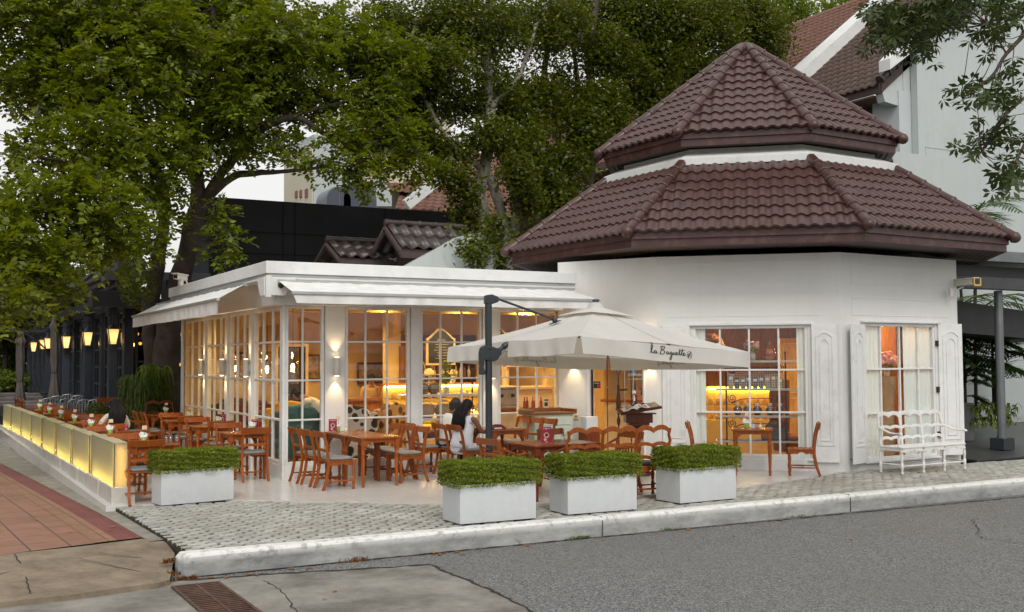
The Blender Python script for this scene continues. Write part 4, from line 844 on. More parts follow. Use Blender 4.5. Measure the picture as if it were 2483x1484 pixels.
# walls
q0 = aty(2205, 133, YG); x0 = aty(2178, 400, YG).x; x1 = aty(2207, 400, YG).x
pr_ = aty(2152, 143, YG-.4); pr1 = aty(2171, 123, YG-.4); pr2 = aty(2254, 55, YG-.4); sl2 = (pr2.z-pr1.z)/(pr2.x-pr1.x)
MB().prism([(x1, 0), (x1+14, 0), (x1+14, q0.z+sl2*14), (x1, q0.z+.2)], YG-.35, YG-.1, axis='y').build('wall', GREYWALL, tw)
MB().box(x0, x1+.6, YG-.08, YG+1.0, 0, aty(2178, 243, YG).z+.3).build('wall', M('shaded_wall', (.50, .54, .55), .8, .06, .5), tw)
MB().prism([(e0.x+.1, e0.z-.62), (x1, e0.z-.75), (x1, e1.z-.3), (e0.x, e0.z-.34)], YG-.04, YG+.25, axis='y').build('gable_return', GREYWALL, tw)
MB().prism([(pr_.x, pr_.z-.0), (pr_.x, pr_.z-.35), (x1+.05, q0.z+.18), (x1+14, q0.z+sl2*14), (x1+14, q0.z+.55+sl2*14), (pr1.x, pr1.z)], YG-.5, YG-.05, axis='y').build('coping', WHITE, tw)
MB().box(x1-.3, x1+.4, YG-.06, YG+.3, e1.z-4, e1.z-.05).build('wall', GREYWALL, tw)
# loggia with dim ceiling and an orange glow
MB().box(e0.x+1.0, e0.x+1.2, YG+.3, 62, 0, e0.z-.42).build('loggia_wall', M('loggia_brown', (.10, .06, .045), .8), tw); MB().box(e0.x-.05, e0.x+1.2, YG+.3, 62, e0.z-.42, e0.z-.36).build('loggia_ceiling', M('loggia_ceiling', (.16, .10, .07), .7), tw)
p = aty(2138, 272, YG+4.2); lg = thing('loggia_lamp', 'dim orange lamp glowing in the shaded loggia of the white building', 'lamp', (p.x, p.y, p.z)); MB().box(-.5, .5, 0, .1, 0, .06).build('lamp_shade', EM('dim_orange', (1, .35, .06), 1.0), lg); point((0, -.2, .3), 25, .1, (1, .4, .1), lg)
MB().box(x1+.3, x1+.32, YG-.36, YG-.352, 1, 8.6).box(x1+.3, x1+2.2, YG-.36, YG-.352, 8.58, 8.6).box(x1+3.9, x1+3.92, YG-.36, YG-.352, 4, 14).build('wall_joint', M('wall_joint_grey', (.42, .45, .45), .8), tw)
# ------------------------------------------------------------ steel walkway canopy on the right
DST = M('dull_steel', (.20, .21, .22), .38, .15, 3, metal=.7); DKS = M('dark_steel_beam', (.045, .048, .05), .45, .2, 3)
wc = thing('walkway_canopy', 'dark steel canopy with silver front beam beside the pavilion', 'canopy')
MB().box(16.6, 34, 14.1, 14.3, 3.78, 4.0).build('front_beam', DST, wc, bevel=.01); MB().box(16.9, 34, 14.3, 16.6, 3.9, 3.96).build('deck', DKS, wc)
MB().box(16.9, 34, 14.32, 14.5, 3.25, 3.5).build('cross_beam', DKS, wc, bevel=.01); MB().box(17.4, 34, 14.6, 14.8, 3.36, 3.74).build('gutter', DKS, wc)
a, c = Vector((17.2, 15.6, 3.28)), Vector((25, 15.6, 2.65)); MB().prism([(a.x, a.z), (c.x, c.z), (c.x, c.z-.5), (a.x, a.z-.75), ], 15.6, 16.8, axis='y').build('sloping_roof', DKS, wc)
cl = thing('canopy_column', 'round brushed steel column on a black block carrying the canopy', 'column', (19.62, 14.72, 0)); MB().lathe([(.085, .28), (.085, 3.26)], 18).build('shaft', DST, cl); MB().box(-.17, .17, -.17, .17, 0, .24).build('base_block', STEEL, cl, bevel=.01); MB().lathe([(.10, .24), (.10, .29)], 18).build('collar', DST, cl)
tag(MB().box(18.2, 21.2, 16.6, 16.9, 0, .80).box(18.15, 21.2, 16.58, 16.92, .80, .86).build('planter_wall', M('grey_planter_stone', (.085, .09, .09), .7, .2, 2, dirt=(.05, .05, .05)), None, bevel=.01), 'dark grey stone planter wall below the palms', 'planter wall')
tag(MB().box(16.9, 60, 20.6, 20.8, 0, 7.5).build('boundary_wall', GREYWALL), 'pale grey wall behind the palms and the steel column', 'wall')
# ------------------------------------------------------------ chairs (local: faces +Y, back at -Y, origin on the floor under the seat)
def backx(z): return [-.285, -.235, -.20, -.205, -.235, -.275][0] if z <= 0 else np.interp(z, [0, .15, .35, .50, .68, .86], [-.285, -.235, -.20, -.205, -.235, -.285])
FLEG = [(.019, 0), (.024, .012), (.019, .03), (.015, .06), (.021, .075), (.026, .10), (.026, .16), (.020, .175), (.015, .19), (.019, .215), (.024, .27), (.022, .31), (.015, .345), (.023, .355), (.023, .37), (.017, .378), (.017, .38)]
def bar(mb, pts, w, t, Mx=None): # rectangular bar in the y-z plane path: w along x, t across
    k = len(pts); v = []
    for i, (x, y, z) in enumerate(pts):
        a = Vector(pts[min(i+1, k-1)])-Vector(pts[max(i-1, 0)]); nn = Vector((0, a.z, -a.y)).normalized() if abs(a.z)+abs(a.y) > 1e-6 else Vector((0, 1, 0))
        for sx, sn in ((-1, -1), (1, -1), (1, 1), (-1, 1)): v.append(Vector((x+sx*w/2, y, z))+nn*sn*t/2)
    f = [(i*4+j, i*4+(j+1) % 4, (i+1)*4+(j+1) % 4, (i+1)*4+j) for i in range(k-1) for j in range(4)] + [(0, 3, 2, 1), (4*k-4, 4*k-3, 4*k-2, 4*k-1)]
    mb.add(v, f, Mx); return mb
def apron(mb, L, z0, z1, t, Mx, sc=.03):
    xs = np.linspace(-L/2, L/2, 21); top = [(x, z1) for x in xs[::-1]]; bot = [(x, z0 + sc*(.5+.5*math.cos(4*math.pi*x/L)) - sc*.9*(abs(x) > L*.36)) for x in xs]
    return mb.prism(bot+top, -t/2, t/2, Mx, 'y')
def cushion(name, w, d, z, mat, parent, th=.05, tp=0.):
    n_ = 12; V = []; F = []
    def se(a, e): c_, s_ = math.cos(a), math.sin(a); return math.copysign(abs(c_)**e, c_), math.copysign(abs(s_)**e, s_)
    m_ = 28
    for (q, zz) in ((.0, 1.0), (.5, 1.0), (.85, .93), (.97, .75), (1.0, .5), (.985, .25), (.94, .0), (.3, 0)):
        for j in range(m_):
            cx, cy = se(2*math.pi*j/m_, .38); V.append((cx*w/2*q*(1-tp*(cy*.5+.0)*-1 if tp else 1), cy*d/2*q, z+th*zz))
    for r_ in range(7):
        for j in range(m_): F.append((r_*m_+j, (r_+1)*m_+j, (r_+1)*m_+(j+1) % m_, r_*m_+(j+1) % m_))
    return npmesh(name, V, F, mat, parent, True)
def toprail(mb, hw, z0, z1, ybow, y0, t=.022, ear=True):
    xs = np.linspace(-hw, hw, 15); v = []
    for x in xs:
        q = abs(x)/hw; y = y0 + ybow*(q**2) ; zt_ = z1 + .012*(q**3) - (.02 if q > .99 else 0); zb_ = z0 + (.0 if q < .85 else .012)
        tl = (zt_-zb_)*.22
        v += [(x, y-t/2, zb_), (x, y+t/2, zb_), (x, y+t/2-tl, zt_), (x, y-t/2-tl, zt_)]
    k = len(xs); f = [(i*4+j, (i+1)*4+j, (i+1)*4+(j+1) % 4, i*4+(j+1) % 4) for i in range(k-1) for j in range(4)]+[(0, 1, 2, 3), (4*k-1, 4*k-2, 4*k-3, 4*k-4)]
    mb.add(v, f)
    if ear:
        for s_ in (-1, 1): mb.ball((s_*(hw-.012), y0+ybow*.9, z0+.0), (.016, .012, .018), 8)
    return mb
def make_chair(lab, kind='side', cushmat='CUSH', wd=None, loc=(0, 0, 0), rz=0., group='wooden cafe chairs on the terrace'):
    wd = wd or CHW; arms = kind == 'slat'; t = thing('cafe_chair' if not arms else 'cafe_armchair', lab, 'chair' if not arms else 'armchair', loc, rz, group)
    w = .205 if not arms else .235
    for s_ in (-1, 1):
        b = MB(); bar(b, [(s_*(w-.005), backx(z), z) for z in (0, .08, .16, .26, .36, .46, .56, .66, .76, .84)], .032, .040); b.build('back_post', wd, t, bevel=.004)
        MB().lathe(FLEG, 12, T(s_*w, .185)).box(s_*w-.022, s_*w+.022, .163, .207, .375, .43).build('front_leg', wd, t)
    b = MB(); apron(b, 2*w-.04, .355, .415, .02, T(0, .19)); b.build('apron', wd, t)
    b = MB(); apron(b, .36, .355, .415, .02, T(w-.002, .0, 0, R(90))); b.build('apron', wd, t); b = MB(); apron(b, .36, .355, .415, .02, T(-w+.002, .0, 0, R(90))); b.build('apron', wd, t)
    b = MB()
    for i in range(5): b.box(-w-.018, w+.018, -.215+i*.088, -.215+i*.088+.080, .415, .434)
    b.build('seat', wd, t, bevel=.004)
    b = MB(); b.tube([(-w, .185, .135), (0, .185, .135), (w, .185, .135)], [.009, .013, .009], 8) if False else b.tube([(-w, -.02, .135), (0, -.02, .135), (w, -.02, .135)], [.009, .013, .009], 8); b.build('stretcher', wd, t)
    for s_ in (-1, 1): MB().tube([(s_*w, .185, .135), (s_*w, 0, .135), (s_*w, -.235, .135)], [.009, .013, .009], 8).build('stretcher', wd, t)
    toprail(MB(), w+.035, .765, .855, -.03, backx(.80)+.012).build('top_rail', wd, t, bevel=.004)
    if kind == 'side':
        b = MB(); xs = np.linspace(-w, w, 9); 
        for i in range(8): b.add([(xs[i], backx(.58)-.012*(1-(xs[i]/w)**2)-.008, .565), (xs[i+1], backx(.58)-.012*(1-(xs[i+1]/w)**2)-.008, .565), (xs[i+1], backx(.58)-.012*(1-(xs[i+1]/w)**2)-.008, .60), (xs[i], backx(.58)-.012*(1-(xs[i]/w)**2)-.008, .60)], [(0, 1, 2, 3)])
        b2 = MB().box(-w+.01, w-.01, backx(.58)-.014, backx(.58)+.010, .562, .602); b2.build('mid_rail', wd, t, bevel=.004)
    else:
        MB().box(-w+.01, w-.01, backx(.64)-.012, backx(.64)+.010, .622, .662).build('mid_rail', wd, t, bevel=.004)
        for i in range(4):
            x = (-.09+i*.06); b = MB(); bar(b, [(x, backx(z), z) for z in (.42, .50, .58, .63)], .022, .012); b.build('slat', wd, t)
        for s_ in (-1, 1):
            MB().lathe([(.018, .43), (.012, .45), (.020, .50), (.022, .55), (.012, .60), (.018, .635)], 10, T(s_*(w+.005), .13)).build('arm_post', wd, t)
            b = MB(); bar(b, [(s_*(w+.01), backx(.74), .74), (s_*(w+.02), -.15, .70), (s_*(w+.025), -.05, .655), (s_*(w+.025), .05, .64), (s_*(w+.02), .14, .655), (s_*(w+.02), .18, .645)], .045, .026); b.build('armrest', wd, t, bevel=.008)
    if cushmat: cushion('cushion', 2*w-.0, .41, .434, globals()[cushmat], t, .05)
    return t
# wavy ladder back seats: n bays
def make_wavy(name, lab, cat, bays, mat, H=.98, rails=3, pitch=.50, loc=(0, 0, 0), rz=0., cush=None, group=None, hs=.44, dpt=.46):
    t = thing(name, lab, cat, loc, rz, group); Lh = bays*pitch/2; k = bays+1
    def by_(z): return np.interp(z, [0, .2, .44, .7, H], [-dpt/2-.03, -dpt/2-.0, -dpt/2+.01, -dpt/2-.01, -dpt/2-.06])
    for i in range(k):
        x = -Lh+i*pitch
        b = MB(); prof = [(0, .021), (.05, .021), (.2, .019), (.44, .022)]
        pts = [(x, by_(z), z) for z in (.44, .52, .62, .70, .78, .86, H-.05)]; wv = [0, .004, -.006, 0, .006, -.004, 0]
        b.tube([(p[0]+w_*3*(0 if 0 < i < k-1 else (1 if i else -1)), p[1], p[2]) for p, w_ in zip(pts, wv)], [.024, .022, .019, .023, .022, .019, .022], 6)
        b.build('back_post', mat, t)
        MB().lathe(FLEG[:14], 12, Matrix.Translation((x, -dpt/2+.0, 0)) @ Matrix.Diagonal((1, 1, hs/.44*1.0, 1))).build('leg', mat, t)
        MB().lathe(FLEG, 12, Matrix.Translation((x, dpt/2-.03, 0)) @ Matrix.Diagonal((1.05, 1.05, 1.0, 1))).build('leg', mat, t)
    for bay in range(bays):
        x0 = -Lh+bay*pitch+.012; x1 = x0+pitch-.024
        for r_ in range(rails):
            zc = [H-.075, (H+.44)/2+.0, .54][r_] if rails == 3 else [H-.075, .62][r_]; hh = [.075, .055, .055][r_]; amp = [.048, .03, .03][r_]
            xs = np.linspace(x0, x1, 25)
            def up(x): q = (x-x0)/(x1-x0); return amp*abs(math.sin(2*math.pi*q))**.7 - (0 if .1 < q < .9 else amp*.1)
            top = [(x, zc+hh*.35+up(x)) for x in xs[::-1]]; bot = [(x, zc-hh*.5+up(x)*.95) for x in xs]
            MB().prism(bot+top, -.012, .012, T(0, by_(zc), 0), 'y').build('back_rail', mat, t, bevel=.004)
    b = MB(); n_ = 5
    for i in range(n_): b.box(-Lh-.02, Lh+.02, -dpt/2+.0+i*dpt/n_, -dpt/2+(i+1)*dpt/n_-.008, hs-.022, hs)
    b.build('seat', mat, t, bevel=.004)
    for bay in range(bays):
        xc = -Lh+(bay+.5)*pitch
        b = MB(); apron(b, pitch-.04, hs-.085, hs-.024, .02, T(xc, dpt/2-.03), .028); b.build('apron', mat, t); b = MB(); apron(b, pitch-.04, hs-.085, hs-.024, .02, T(xc, -dpt/2+.01), .028); b.build('apron', mat, t)
        for y in (-dpt/2, dpt/2-.03): MB().tube([(xc-pitch/2, y, .13), (xc, y, .13), (xc+pitch/2, y, .13)], [.009, .014, .009], 8).build('stretcher', mat, t)
    for s_ in (-1, 1):
        MB().box(s_*Lh-.01, s_*Lh+.01, -dpt/2, dpt/2-.03, hs-.07, hs-.024).build('apron', mat, t); MB().tube([(s_*Lh, -dpt/2, .15), (s_*Lh, 0, .15), (s_*Lh, dpt/2-.03, .15)], [.009, .014, .009], 8).build('stretcher', mat, t)
        b = MB(); bar(b, [(s_*(Lh+.0), by_(.72), .74), (s_*(Lh+.02), -.12, .70), (s_*(Lh+.03), 0, .66), (s_*(Lh+.03), .12, .655), (s_*(Lh+.03), .20, .665), (s_*(Lh+.03), .235, .645)], .05, .026); b.build('armrest', mat, t, bevel=.01)
        MB().lathe([(.02, hs), (.013, hs+.03), (.022, hs+.08), (.024, hs+.12), (.013, hs+.17), (.02, .65)], 10, T(s_*(Lh+.02), .16)).build('arm_post', mat, t)
    if cush: cushion('cushion', 2*Lh-.03, dpt-.04, hs, cush, t, .05)
    return t
TLEG = [(.018, 0), (.026, .012), (.017, .035), (.024, .06), (.020, .075), (.028, .30), (.032, .42), (.022, .47), (.034, .485), (.034, .505), (.022, .52), (.034, .56), (.026, .60), (.032, .612), (.030, .62)]
def make_table(lab, loc, w=.66, d=.80, H=.75, rz=0., mat=None, tmat=None, slats=6, group='wooden cafe tables on the terrace'):
    mat = mat or CHW; tmat = tmat or TBW; t = thing('cafe_table', lab, 'table', loc, rz, group); b = MB()
    for i in range(slats): b.box(-w/2+i*w/slats, -w/2+(i+1)*w/slats-.004, -d/2, d/2, H-.024, H)
    b.build('tabletop', tmat, t, bevel=.003); MB().box(-w/2+.015, w/2-.015, -d/2+.015, d/2-.015, H-.036, H-.0245).build('top_frame', mat, t)
    for sx in (-1, 1):
        for sy in (-1, 1):
            MB().lathe(TLEG, 12, T(sx*(w/2-.055), sy*(d/2-.055))).box(sx*(w/2-.055)-.032, sx*(w/2-.055)+.032, sy*(d/2-.055)-.032, sy*(d/2-.055)+.032, .615, H-.037).build('leg', mat, t)
    def arch(L):
        xs = np.linspace(-L/2, L/2, 25); q = np.abs(xs)/(L/2); bot = [(x, H-.085-(.09*max(0, (a-.62)/.38)**1.6 if a < .995 else .1)) for x, a in zip(xs, q)]; return bot+[(L/2, H-.037), (-L/2, H-.037)]
    for sy in (-1, 1): MB().prism(arch(w-.17), -.01, .01, T(0, sy*(d/2-.055)), 'y').build('apron', mat, t)
    for sx in (-1, 1): MB().prism(arch(d-.17), -.01, .01, T(sx*(w/2-.055), 0, 0, R(90)), 'y').build('apron', mat, t)
    return t
PI = math.pi; W_, E_, N_, S_ = R(-90), R(90), 0., PI   # facing: rz=0 faces +Y, -90deg faces +X
c0 = make_chair('nearest wooden chair of the row of three left of the double table', loc=(5.60, 15.50, 0), rz=R(-90))
def chair(x, y, rz, lab, src=None): return copy_tree(src or c0, (x, y, 0), rz, lab)
chair(5.58, 16.05, R(-90), 'middle wooden chair of the three on the left of the double table')
chair(5.56, 16.58, R(-91), 'wooden chair nearest the glass in the row of three left of the double table')
chair(6.84, 15.78, R(91), 'wooden chair nearest the camera on the right of the double table')
chair(6.84, 16.30, R(90), 'middle wooden chair on the right side of the double table')
chair(6.82, 16.80, R(90), 'wooden chair nearest the glass on the right side of the double table')
TDW = wood('darker_table_wood', (.24, .06, .022), .25)
t1 = make_table('front half of the double wooden table left of the seated couple', (6.24, 15.75, 0), .65, .83)
def table(x, y, lab, rz=0., src=None): return copy_tree(src or t1, (x, y, 0), rz, lab)
table(6.24, 16.585, 'rear half of the double wooden table, carrying the green cup and menu card')
# table of the couple
table(8.70, 16.2, 'front wooden table with red folded cloth where the couple sits'); 
chair(7.98, 15.85, R(-88), 'wooden chair under the woman in the white sleeveless top'); chair(7.96, 16.38, R(-90), 'wooden chair under the man in the white shirt'); chair(7.60, 16.72, R(-92), 'empty wooden chair behind the one the man sits on')
for y_, n_ in ((16.0, 'nearest the parasol'), (16.46, 'in the middle'), (16.88, 'nearest the glass')): 
    q = chair(9.28, y_-.05, R(90), 'wooden chair with grey pad right of the couple, '+n_+' of three'); q.scale = (1, 1, 1.05)
# left row along the glass
rowL = [(4.78, 17.66), (4.76, 19.80), (4.72, 21.95)]; nm = ['nearest the white corner post', 'second from the white corner post', 'third from the white corner post']
tl = make_table('small wooden table against the glass, nearest the white corner post', (rowL[0][0], rowL[0][1], 0), .66, .64, tmat=TBW)
for i, (x_, y_) in enumerate(rowL):
    if i: table(x_, y_, 'small wooden table against the glass, '+nm[i], src=tl)
    chair(x_+.02, y_-.40, R(0), 'wooden chair, near side of the glass wall table '+nm[i]); chair(x_-.02, y_+.62, R(180), 'wooden chair, far side of the glass wall table '+nm[i])
# row along the light boxes
WO = ['nearest the white planter', 'second from the white planter', 'third from the planter', 'fourth from the planter', 'fifth from the planter', 'sixth from the planter', 'farthest from the planter']
for i, y_ in enumerate([15.98, 18.15, 20.2, 22.35, 24.5, 26.6, 28.7]):
    x_ = 3.02 if i == 0 else 3.03
    table(x_, y_, 'small wooden table in the light box row, '+WO[i], src=tl)
    if i == 3: x_ = 3.25
    chair(x_-.24 if i == 0 else x_-.05, y_-.62, R(0), 'wooden chair, near side of the light box row table '+WO[i])
    chair(x_-.24 if i < 2 else x_-.05, y_+.42, R(180), 'wooden chair, far side of the light box row table '+WO[i])
# group by the fern
ws = make_wavy('wavy_armchair', 'wavy ladder back chair before the hanging fern at the end of the glass wall', 'chair', 1, CHW2, H=1.02, rails=3, pitch=.60, loc=(5.0, 25.3, 0), rz=PI, group='wavy backed wooden chairs')
table(4.9, 24.6, 'small wooden table in front of the wavy backed chair by the fern', src=tl)
chair(4.55, 23.55, R(-90), 'wooden chair facing the glass wall, left of the wavy backed chair'); chair(4.5, 24.2, R(-90), 'second wooden chair facing the glass wall near the fern')
cs0 = make_chair('wooden slat back armchair left of the menu table behind the middle planter', 'slat', loc=(7.02, 12.86, 0), rz=R(-84), group='slatted wooden armchairs')
copy_tree(cs0, (4.15, 23.8, 0), R(-90), 'slatted wooden armchair facing right near the fern covered trunk')
q = chair(4.75, 27.4, R(0), 'tall wooden chair in front of the fern, right of the long haired woman'); q.scale = (1.05, 1.05, 1.22); q = chair(4.25, 28.3, R(0), 'tall wooden chair beside the dark column, above the long haired woman'); q.scale = (1.05, 1.05, 1.2)
for i in range(3): copy_tree(ws, (2.95, 31.6+i*1.1, -.1), R(-90), 'wavy backed chair above the farthest light box, %s' % ['nearest', 'middle', 'farthest'][i])
# bench and menu table under the parasol
bn = make_wavy('wavy_bench', 'long three bay wavy backed wooden bench seen from behind under the parasol', 'bench', 3, CHW, H=1.0, rails=3, pitch=.515, loc=(8.42, 12.43, 0), rz=R(-6), cush=CUSHD)
tm = make_table('darker wooden table with a magenta menu card behind the wavy bench', (7.85, 13.02, 0), 1.06, .86, tmat=TDW, mat=CHW2, slats=8)
chair(8.50, 13.85, R(182), 'wooden chair with broad dark rail on the far side of the menu table')
copy_tree(cs0, (8.88, 12.98, 0), R(97), 'slatted wooden armchair right of the menu table, arms towards the door')
# table by the big window
dirA = Vector((pA.x-pB.x, pA.y-pB.y)).normalized(); angA = math.atan2(dirA.y, dirA.x)
table(12.15, 13.82, 'small wooden table standing before the big pavilion window', angA, src=copy_tree(tl, (0, 0, 0))) if False else copy_tree(tl, (12.17, 13.82, 0), angA, 'small wooden table standing before the big pavilion window')
cR = make_chair('bare slatted wooden chair right of the small table at the big window', 'side', None, loc=(12.74, 13.30, 0), rz=angA+R(90)); chair(11.60, 14.34, angA-R(90), 'wooden chair with grey pad left of the small table at the big window')
# white bench
wbm = M('white_gloss_paint', (.74, .74, .72), .35, .05, 6, .05, 40, dirt=(.45, .43, .38), dscale=7, damt=1.2)
wbn = make_wavy('white_bench', 'white painted three bay wavy backed bench in front of the small window', 'bench', 3, wbm, H=1.0, rails=3, pitch=.525, loc=(14.92, 12.70, 0), rz=R(180+2))
# ------------------------------------------------------------ planters and hedges
HEDGE = leafmat('box_leaf', (.060, .085, .005), (.28, .34, .016), .3)
def quads(P, N, s, asp=.6, fold=0.):
    # P centres, N normals, s sizes -> rhombus leaves
    k = len(P); t = rng.normal(size=(k, 3)); t -= (t*N).sum(1)[:, None]*N; t /= np.linalg.norm(t, axis=1)[:, None]+1e-9; b = np.cross(N, t); s = s[:, None]
    V = np.stack([P-t*s, P+b*s*asp+N*s*.15, P+t*s, P-b*s*asp+N*s*.15], 1).reshape(-1, 3); F = np.arange(4*k).reshape(-1, 4); return V, F
def hedge(x0, x1, y0, y1, z0, z1, n_):
    P = []; N = []
    L, D, H = x1-x0, y1-y0, z1-z0; ar = np.array([L*D, L*H, L*H, D*H, D*H]); ar = ar/ar.sum()
    f = rng.choice(5, n_, p=ar); u = rng.random(n_); v = rng.random(n_); dp = np.abs(rng.normal(0, .022, n_)); 
    lump = .014*np.sin(u*L*17+f*2)+.012*np.sin(v*23+u*11)
    x = np.where(f == 0, x0+u*L, np.where(f < 3, x0+u*L, np.where(f == 3, x0+dp-lump, x1-dp+lump))); y = np.where(f == 0, y0+v*D, np.where(f == 1, y0+dp-lump, np.where(f == 2, y1-dp+lump, y0+u*D))); z = np.where(f == 0, z1-dp+lump, z0+v*H)
    nrm = np.array([(0, 0, 1), (0, -1, 0), (0, 1, 0), (-1, 0, 0), (1, 0, 0)], float)[f]
    # round the edges
    for (arr, lo, hi) in ((x, x0, x1), (y, y0, y1)):
        pass
    P = np.stack([x, y, z], 1); c = np.array([(x0+x1)/2, (y0+y1)/2, z0+(z1-z0)*.4]); top = np.clip((P[:, 2]-(z1-.05))/.05, 0, 1)
    P[:, 0] += (c[0]-P[:, 0])*.03*top; P[:, 1] += (c[1]-P[:, 1])*.10*top; dr_ = (P[:, 2] < z0+.03); P[dr_, 2] -= rng.random(dr_.sum())*.03
    st = rng.random(n_) < .015; P[st, 2] += rng.random(st.sum())*.05*(f[st] == 0)
    N = nrm+rng.normal(0, .55, (n_, 3))+np.array([0, -.1, .35]); N /= np.linalg.norm(N, axis=1)[:, None]; return P, N
def planter(lab, hl, x, y, L, rz, D=.46, H=.455, seed=0):
    t = thing('planter_box', lab, 'planter', (x, y, 0), rz, group='white planter boxes'); b = MB(); th = .03
    prof = [(-L/2+.012, -D/2+.012, .005), (-L/2, -D/2, H)]
    b.box(-L/2, L/2, -D/2, -D/2+th, .012, H).box(-L/2, L/2, D/2-th, D/2, .012, H).box(-L/2, -L/2+th, -D/2+th, D/2-th, .012, H).box(L/2-th, L/2, -D/2+th, D/2-th, .012, H).box(-L/2+th, L/2-th, -D/2+th, D/2-th, .05, H-.06)
    b.build('box', WPL, t); MB().box(-L/2+.03, L/2-.03, -D/2+.03, D/2-.03, -.02, .012).build('foot', LETK, t)
    MB().box(-L/2+th, L/2-th, -D/2+th, D/2-th, H-.06, H-.04).build('soil', DARKD, t)
    h_ = thing('box_hedge', hl, 'hedge', (x, y, 0), rz, group='clipped box hedges in the planters')
    P, N = hedge(-L/2-.06, L/2+.06, -D/2-.045, D/2+.045, H-.01, H+.255, 22000); V, F = quads(P, N, rng.uniform(.007, .0125, len(P)), .66); npmesh('foliage', V, F, HEDGE, h_)
    P2, N2 = hedge(-L/2+.02, L/2-.02, -D/2+.03, D/2-.03, H-.02, H+.215, 5000); V, F = quads(P2, N2, rng.uniform(.014, .024, len(P2)), .66); npmesh('inner_foliage', V, F, HEDGE, h_)
    b = MB()
    for i in range(60):
        a = (random.uniform(-L/2, L/2), random.uniform(-D/2, D/2), H); c = (a[0]*1.08, a[1]*1.15, H+random.uniform(.1, .24)); b.tube([a, c], [.004, .002], 4)
    b.build('stems', M('hedge_stem', (.09, .06, .035), .8), h_)
WPL = M('white_planter_paint', (.66, .685, .70), .5, .035, 2.5, .14, 9, dirt=(.52, .53, .52), dscale=2.2, damt=1.3, streak=.15)
planter('white planter box at the left corner beside the light boxes', 'clipped green hedge in the left corner planter', 3.40, 15.07, 1.0, R(8.5), D=.36)
planter('white planter box nearest the camera at the foot of the parasol pole', 'clipped bright green hedge in the planter at the parasol pole', 6.08, 11.55, 1.0, R(-1), D=.48)
planter('white planter box in the middle of the three beside the kerb', 'clipped hedge in the middle planter beside the kerb', 7.56, 11.56, 1.0, R(-2), D=.46)
planter('white planter box farthest right of the three beside the kerb', 'clipped hedge in the rightmost planter below the small window table', 9.32, 11.72, .97, R(2), D=.50)

# ------------------------------------------------------------ cantilever parasol
ps = thing('cantilever_parasol', 'square offwhite cantilever parasol with black script lettering on a dark side pole', 'parasol')
K = {'L': Vector((7.02, 14.62, 2.085)), 'F': Vector((7.34, 11.52, 2.19)), 'R': Vector((10.44, 11.86, 1.985)), 'B': Vector((10.10, 14.95, 1.93))}; HUB = Vector((8.72, 13.22, 2.66))
o_ = [K['L'], K['F'], K['R'], K['B']]; ribs = []
for i in range(4): ribs += [o_[i], (o_[i]+o_[(i+1) % 4])/2 + Vector((0, 0, .015))]
V = []; F = []; nq = 10; ns = 8
for i in range(8):
    a, c = ribs[i], ribs[(i+1) % 8]
    for q in range(nq+1):
        for s in range(ns+1):
            f_ = s/ns; e = a.lerp(c, f_); tq = q/nq; p = HUB.lerp(e, tq); sag = -.028*math.sin(math.pi*tq)*1.0 - .022*math.sin(math.pi*f_)*tq*(1 if tq < 1 else .55); V.append(p+Vector((0, 0, sag+.004*math.sin(f_*9+i))))
    o = i*(nq+1)*(ns+1); F += [(o+q*(ns+1)+s, o+q*(ns+1)+s+1, o+(q+1)*(ns+1)+s+1, o+(q+1)*(ns+1)+s) for q in range(nq) for s in range(ns)]
m, n, l, b = _nt('parasol_canvas'); CANT = m; tr = n.new('ShaderNodeBsdfTranslucent'); tr.inputs[0].default_value = (.75, .68, .55, 1); x_ = n.new('ShaderNodeMixShader'); x_.inputs[0].default_value = .28
f = noise(n, l, 2.2, 6, .6); l.new(ramp(n, l, f, .3, (.66, .65, .61), .7, (.74, .73, .70)), b.inputs['Base Color']); b.inputs['Roughness'].default_value = .8; bump(n, l, b, noise(n, l, 5, 5, .6), .25, .02)
l.new(b.outputs[0], x_.inputs[1]); l.new(tr.outputs[0], x_.inputs[2]); l.new(x_.outputs[0], n['Material Output'].inputs[0])
can = npmesh('canopy', V, F, CANT, ps, True)
def valance(a, c, h0=.215, gap=.012, seed=0, top=None):
    d = (c-a); L = d.length; d.normalize(); nn = Vector((d.y, -d.x, 0)).normalized(); nu, nv = 50, 6; V = []
    for j in range(nv+1):
        for i in range(nu+1):
            s = i/nu; q = j/nv; tap = gap+.02*q; p = a + d*(tap + (L-2*tap)*s); wv = (.014*math.sin(s*13+seed)+.010*math.sin(s*29+seed*2))*q
            V.append(p + nn*(.012+wv+.02*q) + Vector((0, 0, -.012*math.sin(math.pi*s) - h0*q - .006*math.sin(s*11+seed)*q)))
    return npmesh('valance', V, [(j*(nu+1)+i, j*(nu+1)+i+1, (j+1)*(nu+1)+i+1, (j+1)*(nu+1)+i) for j in range(nv) for i in range(nu)], CANT, ps, True)
mLF = (K['L']+K['F'])/2+Vector((0, 0, .015))
valance(K['L'], mLF, seed=1); valance(mLF, K['F'], seed=2, gap=.02); vFR = valance(K['F'], K['R'], seed=3, gap=.025); valance(K['R'], K['B'], seed=4, gap=.02); valance(K['B'], K['L'], seed=5, gap=.03)
